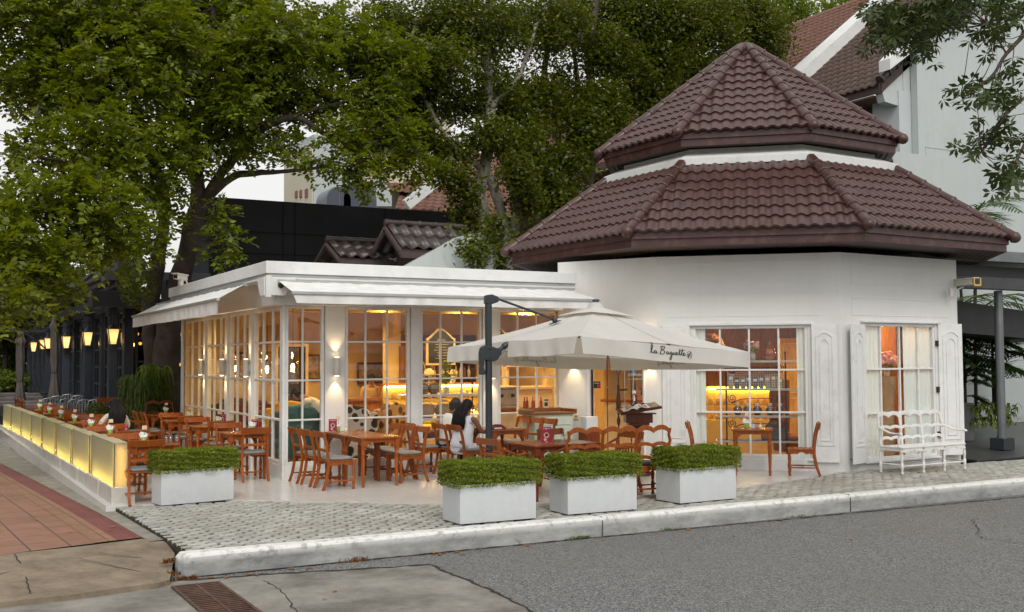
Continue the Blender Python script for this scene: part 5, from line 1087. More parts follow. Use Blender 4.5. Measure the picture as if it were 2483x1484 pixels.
# top vent cap
V = []; F = []
for i in range(8):
    for (tq, dz_) in ((0, .075), (.04, .075), (.06, .02), (.26, .03)):
        e = ribs[i]; V.append(HUB.lerp(e, tq)+Vector((0, 0, dz_-(.004 if tq > .2 else 0))))
for i in range(8): F += [(i*4+j, ((i+1) % 8)*4+j, ((i+1) % 8)*4+j+1, i*4+j+1) for j in range(3)]
npmesh('vent_cap', V, F, CANT, ps, True); MB().lathe([(.05, .075), (.05, .10), (.03, .11)], 12, Matrix.Translation(HUB)).build('finial', STEEL, ps)
for i in range(8): MB().tube([HUB+Vector((0, 0, -.06)), HUB.lerp(ribs[i], .5)+Vector((0, 0, -.055)), ribs[i]+Vector((0, 0, -.02))], .011, 6).build('rib', STEEL, ps)
MB().lathe([(.04, -.3), (.05, -.12), (.05, .02)], 10, Matrix.Translation(HUB)).build('hub', STEEL, ps)
hc = HUB+Vector((0, 0, -.3))
for i in range(8): MB().tube([hc+Vector((0, 0, .05)), HUB.lerp(ribs[i], .45)+Vector((0, 0, -.06))], .008, 6).build('strut', STEEL, ps)
# pole, crank housing, boom
pp = aty(1185, 900, 13.12); PXp, PYp = pp.x, 13.12
MB().lathe([(.048, 0), (.048, 2.70)], 20, T(PXp, PYp)).build('pole', STEEL, ps); MB().lathe([(.20, 0), (.20, .03), (.06, .06), (.055, .16)], 20, T(PXp, PYp)).build('base', STEEL, ps)
axd = (mLF-Vector((PXp, PYp, mLF.z))); ax = Vector((axd.x, axd.y, 0)).normalized(); Mp = Matrix((ax, Vector((0, 0, 1)).cross(ax), Vector((0, 0, 1)))).transposed().to_4x4(); Mp.translation = (PXp, PYp, 0)
hd = MB(); hd.prism([(-.055, 2.66), (.055, 2.66), (.13, 2.685), (.15, 2.72), (.13, 2.76), (.04, 2.79), (-.04, 2.78), (-.056, 2.76)], -.05, .05, Mp, 'y'); hd.build('top_housing', STEEL, ps, bevel=.01)
zc = aty(1185, 855, 13.12).z
ck = MB(); ck.prism([(-.13, zc-.30), (-.07, zc-.30), (-.06, zc-.26), (-.085, zc-.2), (-.07, zc-.10), (.06, zc-.12), (.11, zc-.10), (.17, zc-.02), (.17, zc+.05), (.10, zc+.06), (.05, zc+.08), (-.06, zc+.10), (-.11, zc+.07), (-.13, zc)], -.058, .058, Mp, 'y'); ck.build('crank_housing', STEEL, ps, bevel=.008)
a = Mp @ Vector((.15, 0, zc+.03)); c = mLF+Vector((0, 0, -.03)); c2 = a.lerp(c, 1.0); m1 = a.lerp(c2, .45)
MB().tube([a, m1], .028, 10).tube([m1, a.lerp(c2, .55), a.lerp(c2, .95)], [.04, .045, .038], 10).ball(tuple(a), .04, 10).tube([c2, HUB+Vector((0, 0, -.12))], .02, 8).build('lower_arm', STEEL, ps)
a = Mp @ Vector((.14, 0, 2.73)); mid_ = mLF.lerp(HUB, .52)+Vector((0, 0, .0)); MB().tube([a, mid_+Vector((0, 0, .045))], .016, 8).box(-.08, .08, -.045, .045, -.0, .012, Matrix.Translation(mid_) @ Matrix.Rotation(math.atan2(ax.y, ax.x), 4, 'Z') @ Matrix.Rotation(-.34, 4, 'Y')).ball(tuple(mid_+Vector((0, 0, .03))), .04, 10).build('boom', STEEL, ps)
sc = MB()
for z_ in (zc+.05, zc-.07): sc.lathe([(.014, 0), (.014, .008), (.006, .010)], 10, Mp @ T(.0, -.058, z_) @ Matrix.Rotation(R(90), 4, 'X'))
sc.build('bolt', BRONZE, ps); MB().lathe([(.02, 0), (.02, .006)], 12, T(PXp, PYp, .62) @ Matrix.Rotation(math.atan2(-PXp, PYp)*-1+PI, 4, 'Z') @ T(0, .046, 0) @ Matrix.Rotation(R(-90), 4, 'X')).build('emblem', M('brass_disc', (.6, .5, .25), .3, .1, metal=.8), ps)
# script lettering, drawn as pen strokes in a 0..1 box (x to the right, y up)
STRK = [[(.0, .40), (.03, .52), (.06, .74), (.075, .92), (.06, .99), (.042, .93), (.035, .7), (.035, .5), (.05, .40), (.07, .42), (.09, .50)],
 [(.135, .56), (.115, .58), (.098, .50), (.10, .42), (.12, .40), (.138, .48), (.142, .57), (.142, .45), (.155, .40), (.175, .45)],
 [(.215, .33), (.235, .5), (.262, .74), (.285, .88)], [(.235, .84), (.27, .93), (.32, .93), (.335, .86), (.31, .74), (.275, .66), (.305, .64), (.325, .56), (.31, .44), (.27, .36), (.235, .40)],
 [(.40, .56), (.38, .58), (.36, .50), (.362, .42), (.38, .40), (.40, .48), (.405, .57), (.405, .45), (.42, .41), (.435, .47)],
 [(.485, .55), (.465, .58), (.445, .51), (.447, .43), (.465, .41), (.482, .48), (.488, .56), (.486, .40), (.47, .18), (.445, .02), (.428, .0), (.425, .08), (.45, .24), (.49, .38), (.515, .46)],
 [(.525, .57), (.52, .45), (.53, .40), (.55, .44), (.565, .57), (.563, .44), (.575, .40), (.59, .45)],
 [(.59, .46), (.615, .52), (.615, .58), (.60, .58), (.592, .50), (.60, .41), (.622, .40), (.64, .46)],
 [(.64, .46), (.665, .62), (.685, .84), (.672, .62), (.668, .46), (.68, .40), (.70, .46)], [(.70, .46), (.722, .62), (.742, .86), (.73, .62), (.725, .46), (.738, .40), (.76, .46)], [(.645, .70), (.72, .73), (.79, .79)],
 [(.76, .46), (.785, .53), (.785, .59), (.768, .59), (.76, .50), (.768, .42), (.79, .40), (.825, .50)]]
LOGO = [[(.905+.052*math.cos(a), .48+.27*math.sin(a)) for a in np.linspace(0, 2*PI, 26)], [(.875, .40), (.88, .52), (.89, .58), (.895, .50), (.882, .36), (.875, .30), (.892, .34), (.905, .5), (.915, .62), (.925, .68), (.922, .5), (.92, .36), (.93, .33), (.945, .30)], [(.88, .46), (.87, .38), (.885, .35), (.898, .42)]]
def smooth(pts, k=6):
    out = []
    for i in range(len(pts)-1):
        p0, p1, p2, p3 = (Vector(pts[max(i-1, 0)]), Vector(pts[i]), Vector(pts[i+1]), Vector(pts[min(i+2, len(pts)-1)]))
        for j in range(k):
            t_ = j/k; out.append(.5*((2*p1)+(p2-p0)*t_+(2*p0-5*p1+4*p2-p3)*t_*t_+(3*p1-p0-3*p2+p3)*t_**3))
    out.append(Vector(pts[-1])); return out
def script(P0, d, upv, nrm, W_, H_, mat, wd, name='lettering', mirror=False):
    b = MB()
    for st in STRK+LOGO:
        s_ = smooth(st); lw = wd*(.5 if st in LOGO else 1); v = []
        for i, p in enumerate(s_):
            tdir = (s_[min(i+1, len(s_)-1)]-s_[max(i-1, 0)]); tdir = Vector((tdir.x*W_, tdir.y*H_)); tdir.normalize(); ww = lw*(.55+.75*abs(tdir.y)); q = Vector((-tdir.y, tdir.x))*ww
            for sg in (1, -1):
                x = p.x*W_+q.x*sg; y = p.y*H_+q.y*sg; x = W_-x if mirror else x; v.append(P0+d*x+upv*y+nrm*.0)
        b.add(v, [(2*i, 2*i+1, 2*i+3, 2*i+2) for i in range(len(s_)-1)])
    return b.build(name, mat, ps)
def val_text(a, c, s0, s1, off, mat, wd, h_=.15, zo=-.205, seed=0, mirror=False, side=1, gap=.025):
    d = (c-a); L = d.length; d.normalize(); nn = Vector((d.y, -d.x, 0)).normalized(); W_ = (s1-s0)*L
    P0 = a+d*(s0*L)+Vector((0, 0, zo)); o = script(P0, d, Vector((0, 0, 1)), nn, W_, h_, mat, wd, mirror=mirror)
    for v in o.data.vertices:   # follow the waves of the cloth
        r_ = v.co-a; s_along = r_.dot(d); zz = (a+d*s_along).z-v.co.z; q = min(1, max(0, zz/.215)); tap = gap+.02*q; s = (s_along-tap)/(L-2*tap)
        wv = (.014*math.sin(s*13+seed)+.010*math.sin(s*29+seed*2))*q; v.co += nn*(.012+wv+.02*q+.004*side)
    return o
INK = M('black_ink', (.01, .01, .012), .6, 0); INKTHRU = M('show_through_ink', (.30, .27, .22), .9, 0)  # paler colour painted for outer lettering showing through the cloth
val_text(K['F'], K['R'], .375, .635, .02, INK, .0060, .185, -.205, seed=3)
val_text(K['B'], K['L'], .34, .62, .02, INKTHRU, .004, .15, -.20, seed=5, side=-1, gap=.03); val_text(K['R'], K['B'], .43, .64, .02, INKTHRU, .004, .15, -.20, seed=4, side=-1, gap=.02)
for (a, c, sd) in ((K['B'], K['L'], 5), (K['R'], K['B'], 4)): pass

# ------------------------------------------------------------ things on the tables
GRN = M('lime_green_plastic', (.18, .33, .02), .3, .05); NAP = M('white_paper', (.78, .78, .76), .8, .03, 20, .1, 50); MAG = M('magenta_card', (.30, .01, .06), .35, .2, 20); CER = M('white_ceramic', (.72, .72, .68), .2, .03)
CLEARP = glass('clear_acrylic', (.9, .9, .92), .5)
def cup(x, y, z, lab, first=[None]):
    if first[0] is None:
        t = thing('napkin_cup', lab, 'cup', (x, y, z), group='green cups of paper napkins'); first[0] = t
        MB().lathe([(.032, 0), (.038, .085), (.034, .085), (.029, .006)], 14).build('cup', GRN, t)
        b = MB(); b.add([(-.03, .0, .03), (.02, -.01, .03), (.05, -.02, .13), (.075, .0, .15), (-.055, .02, .12), (-.01, .015, .10)], [(0, 1, 2, 5), (0, 5, 4), (1, 3, 2)]); b.add([(-.02, .02, .03), (.03, .02, .03), (.04, .03, .14), (-.04, .03, .16), (-.07, -.01, .13)], [(0, 1, 2, 3), (0, 3, 4)]); b.build('napkins', NAP, t)
        MB().tube([(.01, .01, .02), (.01, .01, .2)], .003, 4).build('clip_stick', STEEL, t); MB().box(-.025, .04, .008, .012, .19, .245).build('number_card', CREAM, t)
        return t
    o = copy_tree(first[0], (x, y, z), random.uniform(-.6, .6), lab); return o
cup(6.12, 16.9, .75, 'green cup of white napkins on the double table beside the pier lamp'); cup(12.12, 13.9, .75, 'green cup of white napkins on the big window table')
for i, (x_, y_) in enumerate(rowL): cup(x_+.18, y_+.1, .75, 'green napkin cup on the glass wall table '+nm[i])
for i, y_ in enumerate([16.05, 18.15, 20.2, 22.35, 24.5, 26.6, 28.7]): cup(2.80 if i else 2.93, y_, .75, 'green napkin cup on the light box row table '+WO[i])
cup(4.75, 27.9, 1.0, 'napkin cup in front of the hanging fern') if False else None
cup(4.95, 24.6, .75, 'napkin cup in front of the wavy backed chair by the fern')
def menucard(x, y, z, rz, lab, h=.19, w=.12):
    t = thing('menu_card', lab, 'menu card', (x, y, z), rz, group='magenta menu cards in clear stands')
    MB().box(-w/2, w/2, -.006, .006, .012, h).build('card', MAG, t); MB().box(-w/2, w/2, -.03, .03, 0, .01).build('stand', CLEARP, t)
    d_ = MB(); cy_ = h*.52
    d_.lathe([(w*.27, 0), (w*.27, .0015)], 18, T(0, -.0062, cy_, rx=R(90))).lathe([(w*.14, 0), (w*.14, .0015)], 14, T(-w*.12, -.0062, h*.26, rx=R(90))); d_.build('food_picture', M('food_beige', (.55, .42, .28), .5, .4, 60), t)
    MB().lathe([(w*.17, 0), (w*.17, .001)], 14, T(0, -.0078, cy_, rx=R(90))).build('food_picture', M('food_dark', (.10, .03, .02), .5, .5, 80), t)
    text('la Baguette', w*.16, T(0, -.0075, h*.88, rx=R(90)), LETW, t, shear=.3); text('Café', w*.12, T(0, -.0075, h*.10, rx=R(90)), LETW, t)
    return t
menucard(5.98, 16.75, .75, R(-20), 'magenta menu card on the double table near the pier lamp', .21, .13)
t = menucard(7.62, 12.80, .75, R(-18), 'magenta menu card with drink pictures under the parasol', .23, .14)
menucard(5.02, 17.85, .75, R(-40), 'magenta menu card on the glass wall table nearest the corner post'); menucard(5.02, 19.95, .75, R(-40), 'magenta menu card on the second glass wall table'); menucard(3.05, 18.2, .75, R(-15), 'menu card on the second light box row table', .15, .06)
def pots(x, y, lab, n_=2):
    t = thing('condiment_pots', lab, 'condiments', (x, y, .75)); 
    for i in range(n_):
        MB().lathe([(.022, 0), (.028, .02), (.026, .05), (.018, .055)], 12, T(i*.07, i*.02)).build('pot', CER, t); b = MB()
        for j in range(4): b.tube([(i*.07, i*.02, .03), (i*.07+random.uniform(-.015, .015), i*.02+random.uniform(-.015, .015), .09)], .005, 4)
        b.build('sachets', CREAM, t)
pots(6.22, 16.80, 'white pot of sachets beside the green cup on the double table', 1); pots(8.15, 13.25, 'two white pots of sachets behind the magenta menu card'); pots(12.28, 13.75, 'white salt pot on the big window table', 1)
t = thing('sugar_packet_stand', 'small pale blue packet stand beside the green cup at the big window', 'sachet stand', (12.21, 13.84, .75), angA); MB().box(-.03, .03, -.02, .02, 0, .07).build('holder', M('pale_blue_card', (.45, .55, .70), .5), t, bevel=.003)
t = thing('water_glasses', 'clear glasses and a small bottle on the light box row table nearest the planter', 'glasses', (3.2, 15.85, .75))
for i in range(3): MB().lathe([(.025, 0), (.03, .11), (.028, .11), (.023, .005)], 12, T(i*.07, (i % 2)*.05)).build('glass', CLEARP, t)
# red cloth and wrapped things on the couple's table
t = thing('folded_red_bag', 'dark red folded bag lying on the table of the couple', 'bag', (8.55, 15.98, .75), .1); b = MB(); V = []
for j in range(9):
    for i in range(13):
        x = (i/12-.5)*.34; y = (j/8-.5)*.18; e = (1-abs(i/6-1)**3)*(1-abs(j/4-1)**3); V.append((x, y, .006+e*.07+.012*e*math.sin(i*1.7+j*2.1)))
b.add(V, [(j*13+i, j*13+i+1, (j+1)*13+i+1, (j+1)*13+i) for j in range(8) for i in range(12)], None, True); b.build('cloth', M('dark_red_cloth', (.10, .006, .012), .7, .3, 20), t); MB().box(-.10, .05, -.088, -.085, .008, .03).build('white_print', LETW, t)
t = thing('foil_packets', 'small shiny foil packets beside the folded red bag', 'packets', (8.82, 15.93, .75)); FO = M('foil', (.6, .55, .45), .2, .3, 40, .5, 60, metal=.8)
for i in range(5): MB().box(-.03, .03, -.012, .012, 0, .022, T(i*.05-.06, random.uniform(-.02, .02), 0, random.uniform(-1, 1))).build('packet', FO, t, bevel=.006)
# ------------------------------------------------------------ lectern with open menu
lx, ly = 10.45, 14.62; face = R(-29+180)
t = thing('menu_lectern', 'dark wooden menu lectern with a tilted top beside the glass door', 'lectern', (lx, ly, 0), R(-24)); 
MB().lathe([(.20, 0), (.20, .03), (.06, .06), (.035, .10), (.03, .35), (.045, .45), (.03, .55), (.035, .70), (.06, .78), (.03, .80)], 14).build('column', DKW, t)
for a_ in (0, 2.1, 4.2): MB().tube([(0, 0, .08), (.14*math.cos(a_), .14*math.sin(a_), .06), (.26*math.cos(a_), .26*math.sin(a_), .02)], [.03, .028, .022], 6).build('foot', DKW, t)
b = MB().box(-.22, .22, -.12, .12, .86, 1.0).box(-.17, .17, -.10, .10, .82, .86).box(-.10, .10, -.07, .07, .79, .82).box(-.27, .27, -.15, .15, 1.0, 1.02); b.build('box', DKW, t, bevel=.006)
Tb = T(0, -.02, 1.09) @ Matrix.Rotation(R(-9), 4, 'Y') @ Matrix.Rotation(R(9), 4, 'X'); MB().box(-.34, .34, -.22, .22, -.012, .012, Tb).box(-.34, .34, -.235, -.22, -.012, .035, Tb).box(-.16, .16, .20, .215, .012, .03, Tb).build('sloping_top', DKW, t, bevel=.004)
mn = thing('open_menu', 'open printed menu lying on the dark wooden lectern', 'menu', (lx, ly, 0), R(-24)); b = MB(); V = []
for i in range(17):
    x = (i/16-.5)*.44; z = .018+.03*math.exp(-((abs(x)-.07)/.06)**2)-.012*math.exp(-(x/.02)**2)
    V += [Tb @ Vector((x-.05, -.14, z)), Tb @ Vector((x-.05, .13, z))]
b.add(V, [(2*i, 2*i+1, 2*i+3, 2*i+2) for i in range(16)], None, True); b.build('pages', NAP, mn); b = MB()
for i in range(3):
    for j in range(2): b.lathe([(.022, 0), (.022, .002)], 10, Tb @ T(.02+i*.05, -.08+j*.09, .046 if i < 2 else .030))
b.build('picture', M('menu_picture', (.12, .05, .03), .5, .5, 60), mn); MB().box(-.20, -.09, -.05, .08, .034, .052, Tb).build('picture', M('menu_photo', (.40, .22, .18), .5, .6, 40), mn)
# ------------------------------------------------------------ pale green cabinet by the window
gc = M('pale_green_paint', (.55, .60, .52), .5, .06, 3, .06, 30, dirt=(.32, .33, .27), dscale=5, damt=1.2); t = thing('service_cabinet', 'pale green painted cabinet with wooden tray top against the glass wall', 'cabinet', (9.98, 16.72, 0))
MB().box(-.40, .40, -.22, .22, .05, .93).box(-.38, .38, -.20, .20, .0, .05).build('body', gc, t, bevel=.005)
MB().box(-.34, .34, -.232, -.22, .74, .88).build('drawer', gc, t, bevel=.004); MB().box(-.34, -.01, -.232, -.22, .10, .70).build('door', gc, t, bevel=.004); MB().box(.01, .34, -.232, -.22, .10, .70).build('door', gc, t, bevel=.004)
MB().ball((0, -.25, .81), .02, 10).build('knob', CER, t); TWD = wood('walnut_tray', (.20, .085, .035), .35)
MB().box(-.46, .46, -.26, .26, .93, .965).box(-.46, -.42, -.26, .26, .965, 1.02).box(.42, .46, -.26, .26, .965, 1.02).box(-.42, .42, .22, .26, .965, 1.03).build('tray_top', TWD, t, bevel=.006)
t = thing('white_service_box', 'white napkin box standing right of the pale green cabinet', 'box', (10.62, 16.35, 0)); MB().box(-.12, .12, -.1, .1, .62, .88).build('box', WPL, t, bevel=.005); MB().box(-.15, .15, -.12, .12, .0, .6).build('stand', CHW2, t, bevel=.004)
# ------------------------------------------------------------ far terrace: folded parasols, metal chairs, sofas, hedge
FC = M('taupe_cloth', (.10, .085, .075), .85, .3, 2, .3, 14)
def folded(x, y, z0, lab, H=3.0, s=1.):
    t = thing('folded_parasol', lab, 'parasol', (x, y, z0)); V = []; F = []; n_ = 28; zs_ = [.5, .62, .9, 1.25, 1.3, 1.6, 2.1, 2.5, 2.62, 2.75, 2.95]; rr = [.30, .27, .20, .15, .13, .19, .20, .19, .27, .16, .12]
    for z, r_ in zip(zs_, rr):
        for j in range(n_): a = 2*PI*j/n_; q = r_*s*(1+.18*math.sin(a*7+z*2)); V.append((q*math.cos(a), q*math.sin(a), z*H/3))
    F = [(i*n_+j, i*n_+(j+1) % n_, (i+1)*n_+(j+1) % n_, (i+1)*n_+j) for i in range(len(zs_)-1) for j in range(n_)]
    npmesh('cloth', V, F, FC, t, True); MB().lathe([(.035, 0), (.035, H)], 10).lathe([(.3, 0), (.3, .06)], 16).build('pole', STEEL, t)
    MB().lathe([(.145*s, 1.24*H/3), (.15*s, 1.3*H/3)], 16).build('strap', STEEL, t)
p = aty(49, 900, 42.); folded(p.x, 42, -.1, 'closed taupe parasol standing alone at the far left', 3.15, .68); p = aty(132, 900, 41); folded(p.x, 41, 0, 'tall closed taupe parasol behind the isolated dark column', 3.6, .68)
MET = M('brushed_aluminium', (.30, .31, .32), .3, .1, 8, metal=.8)
def mchair(x, y, rz, lab, first=[None]):
    if first[0] is None:
        t = thing('metal_chair', lab, 'chair', (x, y, -.05), rz, group='brushed metal chairs on the far terrace'); first[0] = t
        MB().tube([(-.22, -.2, .45), (-.22, -.22, .78), (-.17, -.23, .88), (0, -.235, .91), (.17, -.23, .88), (.22, -.22, .78), (.22, -.2, .45)], .018, 8).build('back_frame', MET, t)
        for sx in (-.08, 0, .08): MB().box(sx-.016, sx+.016, -.228, -.216, .5, .9).build('slat', MET, t)
        MB().box(-.21, .21, -.2, .2, .43, .46).build('seat', MET, t, bevel=.01)
        for sx in (-1, 1):
            for sy in (-1, 1): MB().tube([(sx*.2, sy*.18, .44), (sx*.23, sy*.22, 0)], .015, 6).build('leg', MET, t)
        return t
    return copy_tree(first[0], (x, y, -.05), rz, lab)
for (u, v_, Y, i) in ((118, 985, 34.5, 0), (138, 984, 36.5, 1), (157, 990, 33.5, 2), (183, 990, 33, 3), (206, 993, 32.4, 4), (190, 983, 36.5, 5), (233, 993, 32.2, 6), (165, 982, 38, 7)):
    p = aty(u, v_, Y); mchair(p.x, Y, R(random.uniform(-12, 12)), 'silver metal slat back chair, number of the far group counted from the left: '+['first', 'second', 'third', 'fourth', 'fifth', 'sixth', 'seventh', 'eighth'][i] if False else 'silver metal slat back chair of the far group, '+['leftmost', 'second from left', 'third from left', 'fourth from left', 'in the front middle', 'fourth from right', 'rightmost', 'partly hidden in the back row'][i])
SOF = M('dark_wicker', (.028, .026, .028), .7, .3, 30, .3, 60); SOC = M('taupe_cushion', (.13, .115, .11), .8, .15, 4)
for i, (u, v_, Y) in enumerate(((92, 985, 37), (45, 978, 40), (70, 968, 45), (20, 975, 44), (60, 958, 50), (15, 962, 51))):
    p = aty(u, v_, Y); t = thing('lounge_sofa', 'low dark wicker sofa with taupe cushions on the far terrace, '+['nearest', 'second nearest', 'third nearest', 'at the left edge', 'fifth row', 'farthest'][i], 'sofa', (p.x, Y, -.3), 0, 'dark wicker lounge sofas')
    MB().box(-1.0, 1.0, -.4, .4, 0, .42).box(-1.0, 1.0, -.45, -.3, .42, .78).box(-1.05, -.85, -.4, .4, 0, .6).box(.85, 1.05, -.4, .4, 0, .6).build('frame', SOF, t, bevel=.03); MB().box(-.84, .84, -.29, .38, .43, .56).box(-.82, .82, -.32, -.16, .56, .92).build('cushion', SOC, t, bevel=.04, seg=2)
# ------------------------------------------------------------ interiors
INW = M('interior_cream_wall', (.66, .48, .24), .7, .06, 1.5); INF = M('interior_wood_floor', (.32, .17, .08), .35, .25, 3); INC = M('interior_ceiling', (.72, .56, .27), .8, .03, 1)
OWD = wood('orange_panelling', (.56, .27, .05), .55)
RZ2, CX1, CY1 = 2.98, 13.2, 24.3
it = MB()
it.box(GX+.02, CX1+3, CY1, CY1+.12, 0, 3.2); it.box(CX1+.2, CX1+.32, 20.0, CY1, 0, 3.2)
it.build('interior_wall', INW, gr)
MB().box(GX+.14, CX1+.2, GY+.15, CY1, 3.02, 3.06).build('interior_ceiling', INC, gr)
MB().box(GX+.14, 11.3, GY+1.5, GY+1.75, 2.78, 3.02).box(6.9, 7.15, GY+.15, GY+1.5, 2.85, 3.02).build('ceiling_beam', INC, gr)
MB().box(6.38, 6.62, 17.95, 18.2, 0, 3.02).box(8.9, 9.2, 21.5, 21.8, 0, 3.02).build('inner_column', INC, gr, bevel=.01)
MB().box(GX+.02, CX1+.2, GY+.02, CY1, .006, .012).build('interior_floor', INF, gr)
# octagon interior: panelled liner and ceiling
lin = MB(); 
for k_ in (-1, -2, -3):
    a, c = ov(RW-.45, k_, 0), ov(RW-.45, k_-1, 0); m_ = wallM(a, c); L = (c-a).length; lin.box(0, L, -.05, 0, .02, 2.96, m_)
    for i in range(int(L/.22)): lin.box(i*.22+.06, i*.22+.075, 0.001, .010, 0.9, 2.9, m_)
lin.build('panelling', OWD, pav)
v = [tuple(ov(RW-.2, k_, 2.92)) for k_ in range(8)]; MB().add(v, [tuple(range(8))]).build('interior_ceiling', INC, pav)
v = [tuple(ov(RW-.1, k_, .012)) for k_ in range(8)]; MB().add(v, [tuple(range(8))]).build('interior_floor', INF, pav)
DL = EM('downlight_face', (1, .80, .48), 30)
def downlight(x, y, z, lab, e=175, first=[None], col=(1, .63, .20)):
    if first[0] is None:
        t = thing('ceiling_downlight', lab, 'ceiling light', (x, y, z), group='recessed ceiling lamps inside the cafe'); first[0] = t
        MB().lathe([(.07, -.012), (.085, -.012), (.085, 0), (.07, 0)], 16).build('trim', SCB, t); MB().lathe([(.065, -.006), (.065, -.002)], 16).build('lamp_face', DL, t)
        l_ = bpy.data.lights.new('lamp_light', 'SPOT'); l_.energy = e; l_.spot_size = R(150); l_.spot_blend = .7; l_.color = col; l_.shadow_soft_size = .12
        o = bpy.data.objects.new('lamp_light', l_); COL.objects.link(o); o.location = (0, 0, -.03); o.parent = t; return t
    return copy_tree(first[0], (x, y, z), label=lab)
for i, (x_, y_) in enumerate([(7.6, 18.3), (9.2, 18.3), (10.6, 18.5), (7.6, 20.2), (9.4, 20.0), (11.2, 20.4), (8.2, 22.4), (10.4, 22.6), (12.4, 22.0), (6.1, 21.5)]):
    downlight(x_, y_, 3.018, 'recessed ceiling lamp seen through the front glass wall, ' + ['above the patterned armchair', 'above the cake display', 'above the outdoor cabinet', 'middle row left', 'middle row centre', 'middle row right', 'back row left', 'back row centre', 'back row right', 'over the left tables'][i])
for i, (x_, y_) in enumerate([(13.6, 15.2), (15.5, 15.0), (15.0, 17.5), (12.6, 17.2)]): downlight(x_, y_, 2.918, 'recessed ceiling lamp inside the pavilion, ' + ['behind the big window', 'behind the small window', 'in the centre', 'behind the glass door'][i])
# pendants
PG = glass('pendant_glass', (.97, .93, .85), .6); BU = EM('filament_bulb', (1, .70, .34), 60)
def pendant(x, y, z, lab, first=[None]):
    if first[0] is None:
        t = thing('pendant_lamp', lab, 'pendant lamp', (x, y, z), group='bare bulb pendants in glass cylinders'); first[0] = t
        MB().tube([(0, 0, .15), (0, 0, 3.0-z)], .006, 5).build('cord', LETK, t); MB().lathe([(.02, .05), (.024, .15), (.01, .17)], 10).box(-.09, .09, -.004, .004, .30, .31).build('socket', BRONZE, t)
        MB().lathe([(.10, -.30), (.10, .32), (.097, .32), (.097, -.30)], 20).build('glass_cylinder', PG, t); MB().ball((0, 0, 0), (.032, .032, .045), 10).build('bulb', BU, t); point((0, 0, -.0), 30, .04, (1, .66, .30), t); return t
    return copy_tree(first[0], (x, y, z), label=lab)
p = aty(710, 880, 18.35); pendant(p.x, 18.35, 1.80, 'bare bulb pendant in a glass cylinder behind the first front window')
for (x_, y_, n_) in ((5.85, 20.0, 'nearest'), (5.9, 22.9, 'middle'), (6.3, 23.9, 'farthest')): pendant(x_, y_, 1.76, 'bare bulb pendant behind the left glass wall, '+n_)
# ---------------- cake display case
YEL = EM('case_lamp', (1, .76, .22), 30); CASEG = glass('case_glass', (.98, .95, .8), .6); CBODY = M('cream_case_body', (.60, .48, .25), .4, .05)
t = thing('cake_display_case', 'curved glass cake display glowing yellow inside the glazed room', 'display case', (9.1, 19.6, 0))
MB().box(-.95, 1.6, -.35, .45, 0, .62).build('body', CBODY, t, bevel=.01)
prof = [(-.35, .62), (-.37, .95), (-.32, 1.22), (-.18, 1.38), (.05, 1.43), (.45, 1.43)]; V = []
for x_ in (-.95, 1.6):
    V += [(x_, a, c) for a, c in prof]
MB().add(V, [(i, i+1, i+7, i+6) for i in range(5)], None, True).build('curved_glass', CASEG, t)
MB().box(-.98, -.95, -.37, .45, .62, .66).box(-.98, -.95, .42, .45, .66, 1.44).box(-.95, 1.6, .40, .45, 1.40, 1.44).build('frame', TBW, t)
for z_ in (.66, .90, 1.14): MB().box(-.93, 1.58, -.28 if z_ < 1.1 else -.2, .38, z_, z_+.012).build('shelf', CASEG, t)
MB().box(-.9, 1.55, .36, .40, 1.36, 1.39).box(-.9, 1.55, .34, .38, .86, .88).build('lamp_tube', YEL, t); MB().box(-.93, 1.58, .40, .43, .64, 1.38).build('back_panel', M('yellow_back', (.70, .50, .14), .4, .1, 5), t)
cak = MB(); cols = [M('pastry_gold', (.55, .30, .06), .5, .5, 40), M('pastry_cream', (.75, .62, .35), .5, .3, 40), M('pastry_brown', (.20, .08, .03), .4, .5, 40)]
tr_ = thing('cake_row', 'rows of small cakes and pastries in the yellow display case', 'cakes', (9.1, 19.6, 0))
for c_ in range(3):
    b = MB()
    for z_ in (.672, .912, 1.152):
        for i in range(14):
            if random.random() < .75: b.lathe([(random.uniform(.03, .055), 0), (random.uniform(.04, .06), random.uniform(.04, .09)), (.02, random.uniform(.09, .12))], 9, T(-.88+i*.175+c_*.055, random.uniform(-.18, .2), z_))
    b.build('cake', cols[c_], tr_)
